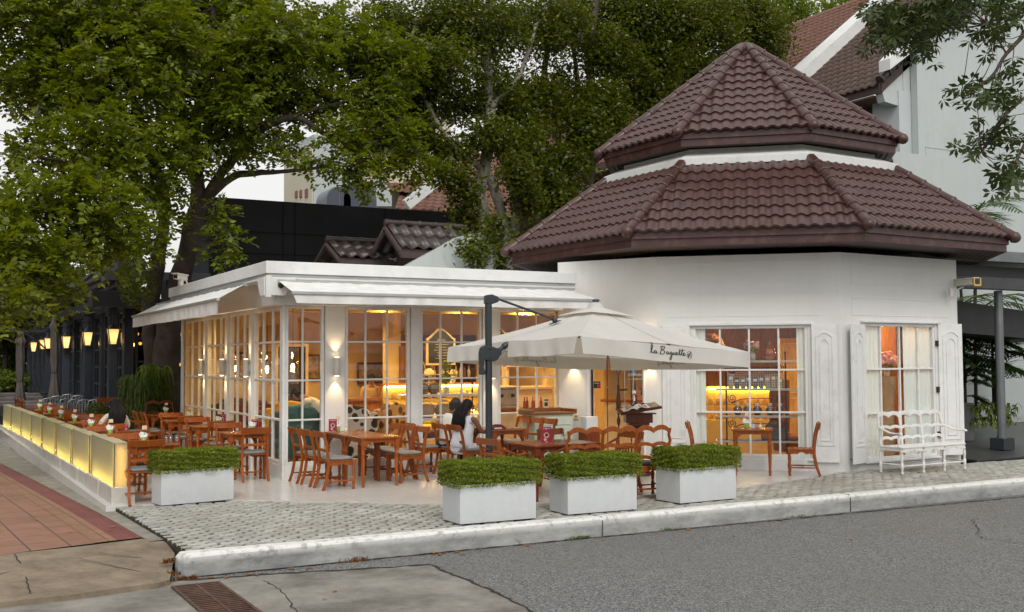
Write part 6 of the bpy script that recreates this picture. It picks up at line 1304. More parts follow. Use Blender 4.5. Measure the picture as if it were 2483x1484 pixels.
# counter behind, menu boards
MB_c = MB().box(8.0, 11.6, 21.6, 22.1, 0, 1.05).box(7.95, 11.65, 21.55, 22.15, 1.05, 1.10); tag(MB_c.build('service_counter', wood('counter_wood', (.30, .12, .04), .4)), 'long brown service counter at the back of the glazed room', 'counter')
CB = M('black_chalkboard', (.016, .016, .016), .6, .3, 3); CHK = M('chalk_marks', (.5, .47, .4), .9)
def board(x, y, z, w_, h_, lab, rz=0):
    t = thing('chalkboard', lab, 'chalkboard', (x, y, z), rz, 'arched chalkboards hanging over the counter')
    def sh(q): 
        xs = np.linspace(-w_/2+q, w_/2-q, 17); return [(-w_/2+q, q), (w_/2-q, q)]+[(x_, h_-q+.10*math.cos(x_/w_*PI*1.9)+.02) for x_ in xs[::-1]]
    MB().prism(sh(0), -.02, .02, axis='y').build('frame', CREAM, t); MB().prism(sh(.045), -.03, -.021, axis='y').build('board', CB, t)
    text(['BREAD', 'DRINKS', 'CAKES'][int(x) % 3], .06, T(0, -.0305, h_*.78, rx=R(90)), CHK, t)
    b = MB()
    for i in range(6): b.box(-w_*.3*random.uniform(.5, 1), w_*.3*random.uniform(.5, 1), -.0315, -.0305, h_*(.66-i*.09), h_*(.66-i*.09)+.008)
    b.build('chalk_line', CHK, t)
    MB().tube([(-w_*.3, 0, -.02), (-w_*.3, -.03, -.10), (-w_*.3+.03, -.05, -.06)], .008, 5).tube([(w_*.3, 0, -.02), (w_*.3, -.03, -.10), (w_*.3+.03, -.05, -.06)], .008, 5).tube([(0, 0, h_+.1), (0, 0, 3.0-z)], .005, 5).build('hook', BRONZE, t)
board(9.05, 19.2, 1.80, .62, .60, 'arched black chalkboard behind the second front window, leftmost'); board(10.15, 19.0, 1.85, .62, .62, 'arched black chalkboard behind the third front window, left'); board(11.3, 19.3, 1.85, .85, .66, 'widest arched black chalkboard behind the third front window, right')
# shelves in front window three
t = thing('window_shelf_rack', 'white shelves with iron scroll ends behind the third front window', 'shelf', (8.35, 17.55, 0)); 
for z_ in (1.28, 1.06+.18, .90): pass
for z_ in (1.30, .88): MB().box(-.62, .62, -.14, .16, z_-.03, z_).box(-.63, .63, -.15, .17, z_-.045, z_-.03).build('shelf', WHITE2, t, bevel=.004)
MB().box(-.62, .62, -.14, .16, .50, .53).box(-.62, -.58, -.1, .12, 0, .5).box(.58, .62, -.1, .12, 0, .5).build('shelf', WHITE2, t)
b = MB(); 
for sx in (-.6, .6): b.tube([(sx, .1, .5), (sx, .1, 1.75)], .014, 6)
for sx in (-1, 1): b.tube([(sx*(.45+.09*(1-i/20)*math.cos(i*.6)), .1, .78+.09*(1-i/20)*math.sin(i*.6)) for i in range(19)], .009, 5)
b.build('iron_frame', BRONZE, t)
WIC = M('wicker', (.38, .27, .15), .8, .3, 60, .8, 80); STRP = M('striped_cloth', (.5, .5, .48), .8)
m, n, l, b_ = _nt('striped_cloth'); tc = n.new('ShaderNodeTexCoord'); wv = n.new('ShaderNodeTexWave'); wv.bands_direction = 'Z'; wv.inputs['Scale'].default_value = 9; l.new(tc.outputs['Object'], wv.inputs['Vector']); l.new(ramp(n, l, wv.outputs['Fac'], .55, (.68, .62, .5), .65, (.03, .03, .05)), b_.inputs['Base Color']); STRP = m
for i in range(3):
    x_ = 7.98+i*.36; t = thing('wicker_basket', 'round wicker basket on the lower white shelf behind the third front window, '+['left', 'middle', 'right'][i], 'basket', (x_, 17.56, .882), group='wicker baskets on the window shelf'); MB().lathe([(.12, 0), (.165, .08), (.165, .14), (.12, .22), (.09, .24)], 18).lathe([(.168, .075), (.175, .085), (.168, .095)], 18).build('basket', WIC, t); MB().tube([(.15*math.cos(a_), 0, .16+.14*math.sin(a_)) for a_ in np.linspace(0, PI, 12)], .008, 5).build('handle', WIC, t)
for i in range(2):
    t = thing('wrapped_bread', 'clear bag of round bread with a striped band on the upper shelf, '+['left one', 'right one'][i], 'bread', (7.93+i*.21, 17.56, 1.302), group='wrapped breads with striped bands'); MB().lathe([(.05, 0), (.10, .04), (.105, .10), (.09, .17), (.04, .22), (.01, .23)], 16).build('bread', M('bread_crust', (.38, .18, .06), .6, .3, 20), t); MB().lathe([(.104, .085), (.107, .11), (.10, .155)], 16).build('band', STRP, t); MB().lathe([(.055, 0), (.112, .05), (.11, .14), (.06, .24), (.015, .28), (.05, .34)], 12).build('wrap', CLEARP, t)
def leafball(c, r, n_, s):
    d = rng.normal(size=(n_, 3)); d /= np.linalg.norm(d, axis=1)[:, None]; P = np.array(c)+d*np.array(r)*rng.uniform(.75, 1.03, (n_, 1)); N = d+rng.normal(0, .5, (n_, 3)); N /= np.linalg.norm(N, axis=1)[:, None]; return quads(P, N, rng.uniform(s*.7, s*1.3, n_), .6)
t = thing('topiary_ball_tree', 'small two ball topiary in a white pot on the upper shelf', 'potted plant', (8.38, 17.56, 1.302)); MB().lathe([(.045, 0), (.065, .12), (.06, .12), (.05, .02)], 14).build('pot', CER, t); MB().tube([(0, 0, .05), (0, 0, .55)], .01, 6).build('stem', CHW2, t)
for z_ in (.27, .50): V, F = leafball((0, 0, z_), (.10, .10, .10), 500, .014); npmesh('foliage', V, F, HEDGE, t)
t = thing('bread_crate', 'low wooden crate of loaves behind the third front window', 'crate', (8.15, 17.6, .532)); MB().box(-.3, .3, -.12, .12, 0, .02).box(-.3, .3, -.12, -.10, .02, .10).box(-.3, .3, .10, .12, .02, .10).build('crate', CHW2, t); b = MB()
for i in range(5): b.ball((-.22+i*.11, 0, .10), (.06, .09, .05), 10)
b.build('loaf', M('bread_crust', (.38, .18, .06), .6, .3, 20), t)
# cake stand, picture, counter goods
t = thing('cake_stand', 'white cake stand with a small cake behind the second front window', 'cake stand', (8.85, 19.3, 1.45)); MB().lathe([(.09, 0), (.02, .03), (.02, .14), (.22, .16), (.22, .175)], 18).build('stand', CER, t); MB().lathe([(.10, .176), (.10, .23), (.05, .28), (.01, .29)], 14).build('cake', cols[1], t)
t = thing('framed_picture', 'dark framed picture with an oval on the back wall', 'picture', (9.55, 21.45, 1.15)); MB().box(-.40, .40, -.03, .03, 0, 1.05).build('frame', wood('picture_frame_wood', (.25, .10, .04), .4), t); MB().box(-.30, .30, -.04, -.031, .10, .95).build('picture', M('dark_picture', (.03, .02, .015), .3), t); b = MB(); b.tube([(.17*math.cos(a_), -.042, .52+.27*math.sin(a_)) for a_ in np.linspace(0, 6.3, 24)], .008, 4); b.build('oval', CREAM, t)
MB_d = thing('dark_door', 'dark door frame at the back of the glazed room', 'door', (7.15, 22.6, 0)); MB().box(-.30, .30, 0, .06, 0, 2.2).build('leaf', M('dark_door_wood', (.03, .018, .012), .4), MB_d); MB().box(-.36, -.30, -.02, .08, 0, 2.26).box(.30, .36, -.02, .08, 0, 2.26).box(-.30, .30, -.02, .08, 2.2, 2.26).build('frame', CREAM, MB_d)
# armchairs
for i_, (x_, y_, z_, w_, h_) in enumerate(((8.1, 24.26, 1.45, .5, .6), (9.6, 24.26, 1.35, .7, .5), (11.6, 24.26, 1.5, .45, .65), (6.4, 24.26, 1.5, .45, .6))):
    t = thing('framed_picture', 'small framed picture on the back wall of the glazed room, '+['second from left', 'wide one in the middle', 'rightmost', 'leftmost'][i_], 'picture', (x_, y_, z_), group='pictures on the back wall'); MB().box(-w_/2, w_/2, -.03, 0, 0, h_).build('frame', DKW, t); MB().box(-w_/2+.05, w_/2-.05, -.035, -.031, .05, h_-.05).build('picture', M('print_%d' % i_, (.30, .20, .10), .5, .8, 9), t)
t = thing('bottle_shelf', 'dark wall shelf of jars and bottles behind the brown counter', 'shelf', (10.9, 23.6, 0)); MB().box(-1.1, 1.1, .15, .2, .9, 2.5).box(-1.1, -1.06, -.15, .15, .9, 2.5).box(1.06, 1.1, -.15, .15, .9, 2.5).box(-1.06, 1.06, -.15, .15, 1.0, 1.03).box(-1.06, 1.06, -.15, .15, 1.45, 1.48).box(-1.06, 1.06, -.15, .15, 1.9, 1.93).build('carcass', DKW, t)
for k__, cc_ in enumerate(((.5, .3, .08), (.15, .05, .02), (.55, .5, .4))):
    b = MB()
    for z_ in (1.031, 1.481, 1.931):
        for i_ in range(k__, 18, 3): b.lathe([(.04, 0), (.045, .15), (.018, .2), (.018, random.uniform(.24, .3))], 8, T(-.98+i_*.115, 0, z_))
    b.build('jars', M('jar_tone_%d' % k__, cc_, .3, .3, 20), t)
m, n, l, b_ = _nt('black_pot_print'); tc = n.new('ShaderNodeTexCoord'); vo = n.new('ShaderNodeTexVoronoi'); vo.inputs['Scale'].default_value = 6.5; vo.inputs['Randomness'].default_value = 1.0; l.new(tc.outputs['Object'], vo.inputs['Vector']); l.new(ramp(n, l, vo.outputs['Distance'], .50, (.02, .02, .022), .53, (.62, .55, .45)), b_.inputs['Base Color']); b_.inputs['Roughness'].default_value = .85; PRT = m
m, n, l, b_ = _nt('brown_floral_print'); tc = n.new('ShaderNodeTexCoord'); vo = n.new('ShaderNodeTexVoronoi'); vo.inputs['Scale'].default_value = 6; l.new(tc.outputs['Object'], vo.inputs['Vector']); l.new(ramp(n, l, vo.outputs['Distance'], .42, (.06, .03, .02), .50, (.42, .28, .16)), b_.inputs['Base Color']); PRT2 = m
def armchair(x, y, rz, mat, lab, name='wing_armchair'):
    t = thing(name, lab, 'armchair', (x, y, 0), rz)
    prof = [(-.36, .2), (.36, .2), (.38, .7), (.36, 1.0), (.26, 1.10), (0, 1.14), (-.26, 1.10), (-.36, 1.0), (-.38, .7)]
    MB().prism(prof, -.38, -.24, axis='y').build('backrest', mat, t, bevel=.05, seg=3)
    for s_ in (-1, 1): MB().prism([(-.30, .2), (.34, .2), (.36, .58), (.25, .64), (-.05, .66), (-.2, 1.0), (-.30, 1.02)], s_*.40-.07, s_*.40+.07, axis='x').build('armrest', mat, t, bevel=.04, seg=3)
    MB().box(-.33, .33, -.24, .34, .2, .48).build('seat', mat, t, bevel=.04, seg=2)
    for sx in (-1, 1):
        for sy in (-1, 1): MB().lathe([(.015, 0), (.025, .2)], 8, T(sx*.34, sy*.30)).build('leg', DKW, t)
    return t
armchair(6.80, 18.1, R(-25), PRT, 'wing armchair with black pot shapes on cream cloth behind the second front window'); armchair(7.75, 19.1, R(30), PRT2, 'brown floral wing armchair behind the black and cream one')
armchair(6.3, 20.0, R(160), M('mustard_cloth', (.50, .30, .04), .8, .1, 20), 'mustard yellow armchair behind the left glass wall'); armchair(5.95, 18.75, R(0), M('teal_cloth', (.05, .16, .15), .8, .2, 20), 'teal armchair behind the glass near the corner post')
armchair(5.95, 21.6, R(10), M('dark_red_cloth_b', (.10, .02, .03), .8, .3, 12), 'dark red armchair farther along the left glass wall'); armchair(6.0, 23.2, R(0), M('navy_cloth', (.03, .03, .06), .8, .3, 12), 'dark navy armchair at the far end of the left glass wall')
dt = copy_tree(t1, (6.25, 18.95, 0), 0, 'indoor wooden table with orange roses by the waiter'); dt['group'] = 'indoor tables'
dt = copy_tree(t1, (6.15, 20.9, 0), 0, 'indoor wooden table beside the mustard armchair'); dt['group'] = 'indoor tables'
def flowers(x, y, z, lab, mat, r=.10, n_=16, vh=.14, vm=None, name='flower_vase', lv=True):
    t = thing(name, lab, 'flowers', (x, y, z)); MB().lathe([(.04, 0), (.06, .05), (.045, vh), (.04, vh)], 12).build('vase', vm or CER, t); b = MB()
    for i in range(n_):
        d = Vector((random.gauss(0, 1), random.gauss(0, 1), random.uniform(-.1, 1.2))).normalized()*r*random.uniform(.7, 1); c = Vector((0, 0, vh+r*.5))+d; s_ = r*.28; b.ball(tuple(c), (s_, s_, s_*.8), 8); b.ball(tuple(c+Vector((s_*.3, 0, s_*.3))), s_*.6, 6)
    b.build('blossoms', mat, t)
    V, F = leafball((0, 0, vh+r*.4), (r*.9, r*.9, r*.6), 90, r*.2); npmesh('leaves', V, F, HEDGE, t)
flowers(6.1, 18.7, .75, 'orange roses in a brown pot on the indoor table by the waiter', M('orange_rose', (.75, .14, .04), .5, .3, 30), .10, 18, .13, CHW2)
flowers(9.6, 19.8, 1.44, 'pale flowers on top of the cake display', M('pale_flower', (.7, .6, .4), .5, .3, 30), .08)
# window four: kitchen counter
t = thing('coffee_counter', 'wooden counter with machines and bottles behind the fourth front window', 'counter', (10.3, 18.2, 0)); MB().box(-.8, .9, -.3, .3, 0, .92).build('body', CREAM, t); MB().box(-.85, .95, -.34, .34, .92, .97).build('top', TBW, t)
t = thing('coffee_machine', 'pale espresso machine on the counter behind the fourth front window', 'coffee machine', (9.9, 18.3, .97)); MB().box(-.28, .28, -.2, .2, .06, .38).box(-.30, .30, -.25, .22, .38, .43).box(-.28, .28, -.25, .2, 0, .06).build('body', M('machine_beige', (.45, .40, .32), .4, .1), t, bevel=.02); MB().lathe([(.035, 0), (.035, .06)], 10, T(-.12, -.24, .22)).lathe([(.035, 0), (.035, .06)], 10, T(.12, -.24, .22)).build('group_head', BRONZE, t)
for i in range(5):
    t = thing('sauce_bottle', 'small glass bottle of red sauce on the coffee counter', 'bottle', (10.25+i*.09, 18.02+(i % 2)*.06, .97), group='bottles on the coffee counter'); MB().lathe([(.028, 0), (.028, .12), (.012, .16), (.012, .21), (.016, .215)], 10).build('bottle', M('red_sauce', (.35, .05, .02), .2), t)
t = thing('notice_paper', 'small printed paper notice behind the fourth front window', 'notice', (10.42, 17.5, 1.0)); MB().box(-.06, .06, 0, .003, 0, .17).build('paper', NAP, t); MB().box(-.045, .045, -.002, -.0005, .13, .155).box(-.04, .03, -.002, -.0005, .03, .10).build('print', LETK, t)
t = thing('pine_dresser', 'honey coloured dresser shelf behind the fourth front window', 'dresser', (10.95, 19.2, 0)); 
MB().box(-.5, .5, -.2, .2, 0, 1.3).box(-.55, .55, -.24, .24, 1.3, 1.36).box(-.5, -.44, -.1, .1, 1.36, 1.75).box(.44, .5, -.1, .1, 1.36, 1.75).box(-.5, .5, -.12, .12, 1.75, 1.79).build('carcass', CREAM, t, bevel=.005)
# pavilion: iron shelf behind the big window
FI = FA @ T(0, -.62, 0); RK = thing('iron_shelf_stand', 'black iron stand with white shelves and scrolls behind the big window', 'shelf')
for z_ in (1.86, 1.37, .90, .46): MB().box(.98, 2.42, -.15, .15, z_-.035, z_, FI).box(.96, 2.44, -.17, .17, z_-.012, z_+.0, FI).build('shelf', WHITE2, RK, bevel=.005)
for s_ in (1.16, 2.18): MB().tube([FI @ Vector((s_, .12, 0)), FI @ Vector((s_, .12, 2.0))], .014, 8).ball(tuple(FI @ Vector((s_, .12, 2.0))), .022, 8).build('post', BRONZE, RK)
for zc_, sg in ((1.72, 1), (1.20, 1), (.76, 1)):
    b = MB()
    for s0, sg in ((1.16, 1), (2.18, -1)):
        pts = [(s0+sg*(.10+.075*(1-i/26)*math.cos(2.6+i*.5)), zc_-.0+.085*(1-i/26)*math.sin(2.6+i*.5)) for i in range(25)]; b.tube([FI @ Vector((x_, .14, z_)) for x_, z_ in pts], .008, 5)
    b.tube([FI @ Vector((x_, .14, z_)) for x_, z_ in ((1.26, zc_-.085), (1.40, zc_-.02), (1.6, zc_), (1.9, zc_), (1.98, zc_-.04), (2.08, zc_-.085))], .008, 5); b.build('scroll', BRONZE, RK)
def onF(s, z, d=0): return FI @ Vector((s, d, z))
p = onF(1.62, 1.861); flowers(p.x, p.y, p.z, 'bouquet of cream and pink flowers in a white vase on the top shelf', M('hydrangea_mix', (.60, .40, .40), .6, .5, 16), .14, 30, .15)
p = onF(.9, 1.9, -.9); flowers(p.x, p.y, p.z, 'dried orange flowers high at the upper left of the big window', M('dried_orange', (.45, .20, .06), .7, .5, 30), .20, 40, .15, BRONZE)
p = onF(1.92, 1.861); t = thing('gift_bag', 'clear gift bag with a red ribbon on the top shelf', 'gift bag', p); MB().lathe([(.06, 0), (.12, .06), (.12, .14), (.06, .24), (.015, .27), (.05, .35)], 12).build('wrap', glass('cellophane', (.95, .8, .6), .6), t); MB().lathe([(.105, .07), (.112, .10), (.105, .14)], 14).build('ribbon', M('crimson', (.45, .005, .03), .4), t); MB().lathe([(.04, 0), (.09, .05), (.08, .12), (.03, .2)], 12).build('contents', cols[1], t)
# wire basket
t = thing('wire_basket', 'white wire basket of boxes and books on the second shelf', 'basket', onF(1.67, 1.372)); q = FI.to_3x3().to_4x4(); b = MB()
for i in range(25): b.box(-.48+i*.04, -.478+i*.04+.001, .13, .133, 0, .28, q)
for j in range(8): b.box(-.48, .48, .133, .136, j*.04, j*.04+.003, q)
for j in range(8): b.box(-.483, -.48, -.13, .13, j*.04, j*.04+.003, q).box(.48, .483, -.13, .13, j*.04, j*.04+.003, q)
b.build('wire', WHITE2, t); 
for i in range(9):
    cc = random.choice([(.06, .10, .16), (.2, .2, .22), (.35, .33, .28), (.05, .06, .08), (.25, .28, .1)]); tt = thing('small_box', 'small packaged box standing in the white wire basket', 'box', onF(1.24+i*.105, 1.374), group='boxes in the wire basket'); hh = random.uniform(.18, .26); MB().box(-.04, .04, -.08, .08, 0, hh, q).build('carton', M('carton_%d' % i, cc, .5, .2), tt); MB().box(-.03, .03, .081, .083, hh*.6, hh*.8, q).build('label', NAP, tt)
for i in range(5):
    p = onF(1.35+i*.17+(.05 if i > 2 else 0), .901); t = thing('bread_bag', 'cellophane bag of dark bread rolls on the third shelf', 'bag', p, group='five bags of dark rolls'); MB().lathe([(.05, 0), (.085, .05), (.08, .12), (.04, .16), (.05, .2)], 10).build('wrap', glass('cellophane2', (.9, .85, .8), .7), t); MB().lathe([(.04, .002), (.075, .05), (.07, .12), (.03, .15)], 10).build('rolls', M('dark_roll', (.05, .018, .012), .5, .5, 30), t); MB().box(-.03, .03, -.02, .02, .16, .21).build('tie', NAP, t)
p = onF(1.98, .462); t = thing('leather_satchel', 'grey brown leather satchel on the lowest shelf', 'bag', p, angA); MB().prism([(-.22, 0), (.22, 0), (.24, .08), (.20, .22), (.10, .30), (-.10, .30), (-.20, .22), (-.24, .08)], -.06, .06, axis='y').build('bag', M('grey_leather', (.09, .075, .06), .4, .2, 8), t, bevel=.02, seg=2); MB().tube([(-.1, 0, .3), (-.05, 0, .36), (.05, 0, .36), (.1, 0, .3)], .012, 6).build('handle', LETK, t)
p = onF(1.9, 1.372, -.5)
t = thing('till_counter', 'cream panelled till counter behind the glass door', 'counter', FD @ Vector((dlx(.55), -1.5, 0)), math.atan2((pB-J).y, (pB-J).x)); MB().box(-.9, .9, -.25, .25, 0, 1.08).build('body', CREAM, t); MB().box(-.95, .95, -.3, .3, 1.08, 1.13).build('top', TBW, t)
for s_ in (-.6, .0, .6): b = MB(); outline(b, T(0, .25, 0, PI) @ T(0, .0, 0), s_-.22, s_+.22, .15, .95, .02, .015); b.build('panel', CREAM, t)
tc_ = thing('till_screen', 'black till screen on the counter behind the glass door', 'screen', FD @ Vector((dlx(.50), -1.45, 1.13)), math.atan2((pB-J).y, (pB-J).x)); MB().box(-.18, .18, -.02, .02, .08, .42, T(rx=R(-15))).box(-.08, .08, -.1, .1, 0, .03).tube([(0, 0, .02), (0, 0, .14)], .02, 6).build('screen', LETK, tc_, bevel=.005)
t = thing('pavilion_display_case', 'glowing yellow display case seen deep behind the big window', 'display case', (14.35, 16.6, 0), R(-41)); MB().box(-.7, .7, -.3, .3, 0, .7).build('body', CBODY, t); MB().box(-.7, .7, .25, .3, .7, 1.35).build('back_panel', M('yellow_back2', (.75, .5, .12), .4, .1, 5), t); MB().box(-.65, .65, .20, .24, 1.28, 1.31).build('lamp_tube', YEL, t); MB().box(-.7, .7, -.3, -.29, .7, 1.35).box(-.7, .7, -.3, .3, 1.35, 1.36).build('glass', CASEG, t); b = MB()
for z_ in (.71, 1.0):
    for i in range(9): b.lathe([(.05, 0), (.055, .06), (.02, .10)], 9, T(-.6+i*.15, -.05, z_))
b.build('cakes', cols[0], t); MB().box(-.68, .68, -.28, .24, .99, 1.0).build('shelf', CASEG, t)
t = thing('cream_dresser', 'tall cream panelled cupboard at the right behind the big window', 'cupboard', (16.1, 16.5, 0), R(-41)); MB().box(-.6, .6, -.25, .25, 0, 2.3).build('carcass', wood('ochre_cupboard', (.58, .38, .14), .5), t, bevel=.01)
for s_ in (-.3, .3): b = MB(); outline(b, T(0, -.25, 0), s_-.25, s_+.25, .1, 1.1, .02, -.02); outline(b, T(0, -.25, 0), s_-.25, s_+.25, 1.2, 2.2, .02, -.02); b.build('door', CREAM, t)
t = thing('brown_armchair', 'brown leather armchair back behind the big window', 'armchair', FA @ Vector((2.35, -1.6, 0)), R(20)); MB().box(-.3, .3, -.3, .3, .2, .5).prism([(-.32, .5), (.32, .5), (.36, 1.5), (-.30, 1.55)], .25, .36, axis='y').build('body', M('brown_leather', (.16, .06, .03), .4, .2, 6), t, bevel=.04, seg=2)
# curtains
CUR = None
m, n, l, b = _nt('sheer_curtain'); CUR = m; tr = n.new('ShaderNodeBsdfTranslucent'); tr.inputs[0].default_value = (.80, .87, .82, 1); x_ = n.new('ShaderNodeMixShader'); x_.inputs[0].default_value = .12; b.inputs['Base Color'].default_value = (.80, .87, .82, 1); b.inputs['Roughness'].default_value = .9; l.new(b.outputs[0], x_.inputs[1]); l.new(tr.outputs[0], x_.inputs[2]); l.new(x_.outputs[0], n['Material Output'].inputs[0])
def curtain(Fm, s0, s1, z0, z1, d, lab, k=60, amp=.012):
    V = []; nu = 40
    for z_ in (z0, z1):
        for i in range(nu+1): s = s0+(s1-s0)*i/nu; V.append(Fm @ Vector((s, d+amp*math.sin(s*k), z_)))
    o = npmesh('curtain', V, [(i, i+1, nu+2+i, nu+1+i) for i in range(nu)], CUR, None, True); tag(o, lab, 'curtain')
curtain(FA, .66, .83, .25, 2.44, -.075, 'narrow pale curtain at the left edge of the big window'); curtain(FA, 2.36, 2.52, .25, 2.44, -.075, 'narrow pale curtain at the right edge of the big window')
curtain(FR, .60, 1.02, .18, 2.46, -.075, 'pale sheer curtain on the left half of the small window'); curtain(FR, 1.66, 2.42, .18, 2.46, -.075, 'pale sheer curtain on the right half of the small window')
p = FR @ Vector((1.74, -.5, 1.72)); flowers(p.x, p.y, p.z-.15, 'pink hydrangea bunch between the curtains of the small window', M('pink_hydrangea', (.60, .25, .22), .6, .5, 20), .21, 60, .12)
t = thing('flower_pedestal', 'pale tapering pedestal under the pink hydrangeas', 'pedestal', (p.x, p.y, 0)); MB().lathe([(.12, .0), (.10, 1.0), (.16, 1.5), (.18, 1.56)], 18).build('pedestal', M('ochre_pedestal', (.40, .28, .15), .5), t)
MB().box(1.1, 2.95, -1.32, -1.25, 0, 2.9, FR).build('panelling', OWD, pav); point(FR @ Vector((1.9, -.75, 2.5)), 45, .1, (1, .55, .18), None).name = 'lamp_light'  # panel and bare unseen light added to make the window gap orange
p = FR @ Vector((2.28, -1.1, 1.9)); t = thing('cup_shelf', 'small wall shelf with white cups behind the small window', 'shelf', p, math.atan2((pR-pA).y, (pR-pA).x)); MB().box(-.4, .4, -.1, .1, 0, .03).build('shelf', TBW, t)
for i in range(4): MB().lathe([(.03, .031), (.045, .10), (.04, .10)], 10, T(-.25+i*.15, 0)).build('cup', CER, t)
# ------------------------------------------------------------ trees
BARK = M('dark_bark', (.055, .040, .030), .9, .4, 3, .9, 14, dirt=(.10, .085, .07), dscale=2, vec='Object'); BARK2 = M('pale_grey_bark', (.26, .24, .21), .9, .3, 4, .7, 14, dirt=(.07, .06, .05), dscale=4, damt=1.2)
LF1 = leafmat('broad_pinnate_leaf', (.014, .028, .002), (.21, .255, .008), .34); LF2 = leafmat('small_fig_leaf', (.009, .019, .002), (.15, .18, .007), .31)
LF3 = leafmat('umbrella_leaf', (.018, .032, .006), (.07, .10, .018), .15); LF4 = leafmat('distant_bright_leaf', (.06, .10, .010), (.22, .28, .025), .35); LF5 = leafmat('palm_leaf', (.016, .042, .008), (.08, .15, .018), .25)
def W3(u, v, Y): return np.array(aty(u, v, Y))
def unit(a): return a/(np.linalg.norm(a, axis=-1, keepdims=True)+1e-9)
def sprays(C, Dr, n_leaf, L, s, asp=.42, droop=.25):
    # C centres (k,3), Dr directions (k,3): a rachis with paired leaflets
    k = len(C); D = unit(Dr); up = unit(np.array([0, 0, 1.])+rng.normal(0, .38, (k, 3))); S = unit(np.cross(D, up)); U = np.cross(S, D); V = []
    for i in range(n_leaf):
        f = (i//2+.6)/(n_leaf/2); sg = 1 if i % 2 else -1; LL = L*(1+0*f)
        base = C+D*(f*LL)[..., None] if hasattr(f, '__len__') else C+D*f*LL; base = base - np.array([0, 0, 1.])*droop*L*f*f
        ld = unit(S*sg*(1.0 if i < n_leaf-2 else .5)+D*(.35 if i < n_leaf-2 else .9)+rng.normal(0, .16, (k, 3))); nn = unit(U+rng.normal(0, .32, (k, 3))); w_ = np.cross(nn, ld); sz = s*rng.uniform(.75, 1.2, (k, 1))*(1.1-.35*abs(f-.5))
        V.append(np.stack([base, base+ld*sz*.45+w_*sz*asp*.5-nn*sz*.05, base+ld*sz-nn*sz*.16, base+ld*sz*.45-w_*sz*asp*.5-nn*sz*.05], 1))
    V = np.concatenate(V, 0).reshape(-1, 3); return V, np.arange(len(V)).reshape(-1, 4)
def limb(mb, pts, n=8):
    P = [Vector(aty(u, v, Y)) for u, v, Y, r_ in pts]; rr = [p[3] for p in pts]; out = []; ro = []
    for i in range(len(P)-1):
        p0, p1, p2, p3 = P[max(i-1, 0)], P[i], P[i+1], P[min(i+2, len(P)-1)]
        for j in range(5):
            t = j/5; out.append(.5*((2*p1)+(p2-p0)*t+(2*p0-5*p1+4*p2-p3)*t*t+(3*p1-p0-3*p2+p3)*t**3)+Vector((random.gauss(0, .2), random.gauss(0, .2), random.gauss(0, .2)))*ro_j(rr[i])); ro.append((rr[i]*(1-t)+rr[i+1]*t)*random.uniform(.92, 1.1))
    out.append(P[-1]); ro.append(rr[-1]); mb.tube(out, ro, n); return [np.array(p) for p in out]
def ro_j(r_): return min(.12, r_*.35)
def twig(mb, a, c, r0, sag=.0, n=4):
    a, c = Vector(a), Vector(c); k = 4; pts = []
    for i in range(k+1): t = i/k; pts.append(a.lerp(c, t)+Vector((random.gauss(0, .06), random.gauss(0, .06), random.gauss(0, .06)-sag*math.sin(math.pi*t)))*(0 if i in (0, k) else (a-c).length*.6))
    mb.tube(pts, [r0*(1-.75*i/k) for i in range(k+1)], n); return pts
def tree(name, lab, trunk_limbs, blobs, leafm, bark, kind, base, dens=1., Lsz=.11, group=None):
    t = thing(name, lab, 'tree', base, group=group); inv = Matrix.Translation((-base[0], -base[1], -base[2])); mb = MB(); sk = []
    for pts in trunk_limbs: sk += limb(mb, pts)
    sk = np.array(sk); tw = MB(); AV = []; 
    for bl in blobs:
        u, v, Y, ru, rv = bl[:5]; dn = bl[5] if len(bl) > 5 else 1.; c = W3(u, v, Y); dist = np.linalg.norm(c); rx = ru/FP*dist; rz_ = rv/FP*dist; ry = (rx+rz_)*.5
        j = np.argmin(np.linalg.norm(sk-c, axis=1)); pts = twig(tw, sk[j], c, .045 if rx > .6 else .02, -.1)
        tips = []
        for q in range(int(10+rx*7)):
            d = unit(rng.normal(size=3)*np.array([1, 1, .8])); e = c+d*np.array([rx, ry, rz_])*rng.uniform(.6, .95); twig(tw, pts[random.randint(2, 4)], e, .016, .05, 3); tips.append(e)
        n_ = int(dens*dn*(rx*rz_*math.pi)*(30 if kind == 'pinnate' else 260))
        d = unit(rng.normal(size=(n_, 3))); rad = rng.uniform(.25, 1.05, (n_, 1))**.6; lump = 1+.18*np.sin(d[:, :1]*5+u)+.18*np.sin(d[:, 2:]*7+v)
        P = c+d*np.array([rx, ry, rz_])*rad*lump
        # clump towards the tips
        tips = np.array(tips); ii = rng.integers(0, len(tips), n_); mixf = rng.uniform(.15, .92, (n_, 1)); P = P*(1-mixf)+(tips[ii]+rng.normal(0, .28 if kind == 'pinnate' else .22, (n_, 3)))*mixf
        if kind == 'pinnate':
            dr = d*np.array([1, 1, .4])+rng.normal(0, .5, (n_, 3))+np.array([0, 0, -.15]); V, F = sprays(P, dr, 10, .34, Lsz, .62)
        else:
            N = unit(np.array([0, 0, .8])+rng.normal(0, .6, (n_, 3))+d*.4); V, F = quads(P, N, rng.uniform(Lsz*.6, Lsz*1.1, n_), .55)
        AV.append(V)
    V = np.concatenate(AV); V = V-np.array(base); npmesh('crown', V, np.arange(len(V)).reshape(-1, 4), leafm, t)
    for m_, nm_ in ((mb, 'trunk'), (tw, 'branches')):
        m_.v = [tuple(Vector(p)-Vector(base)) for p in m_.v]; m_.build(nm_, bark, t)
    print(lab[:30], len(V)//4); return t
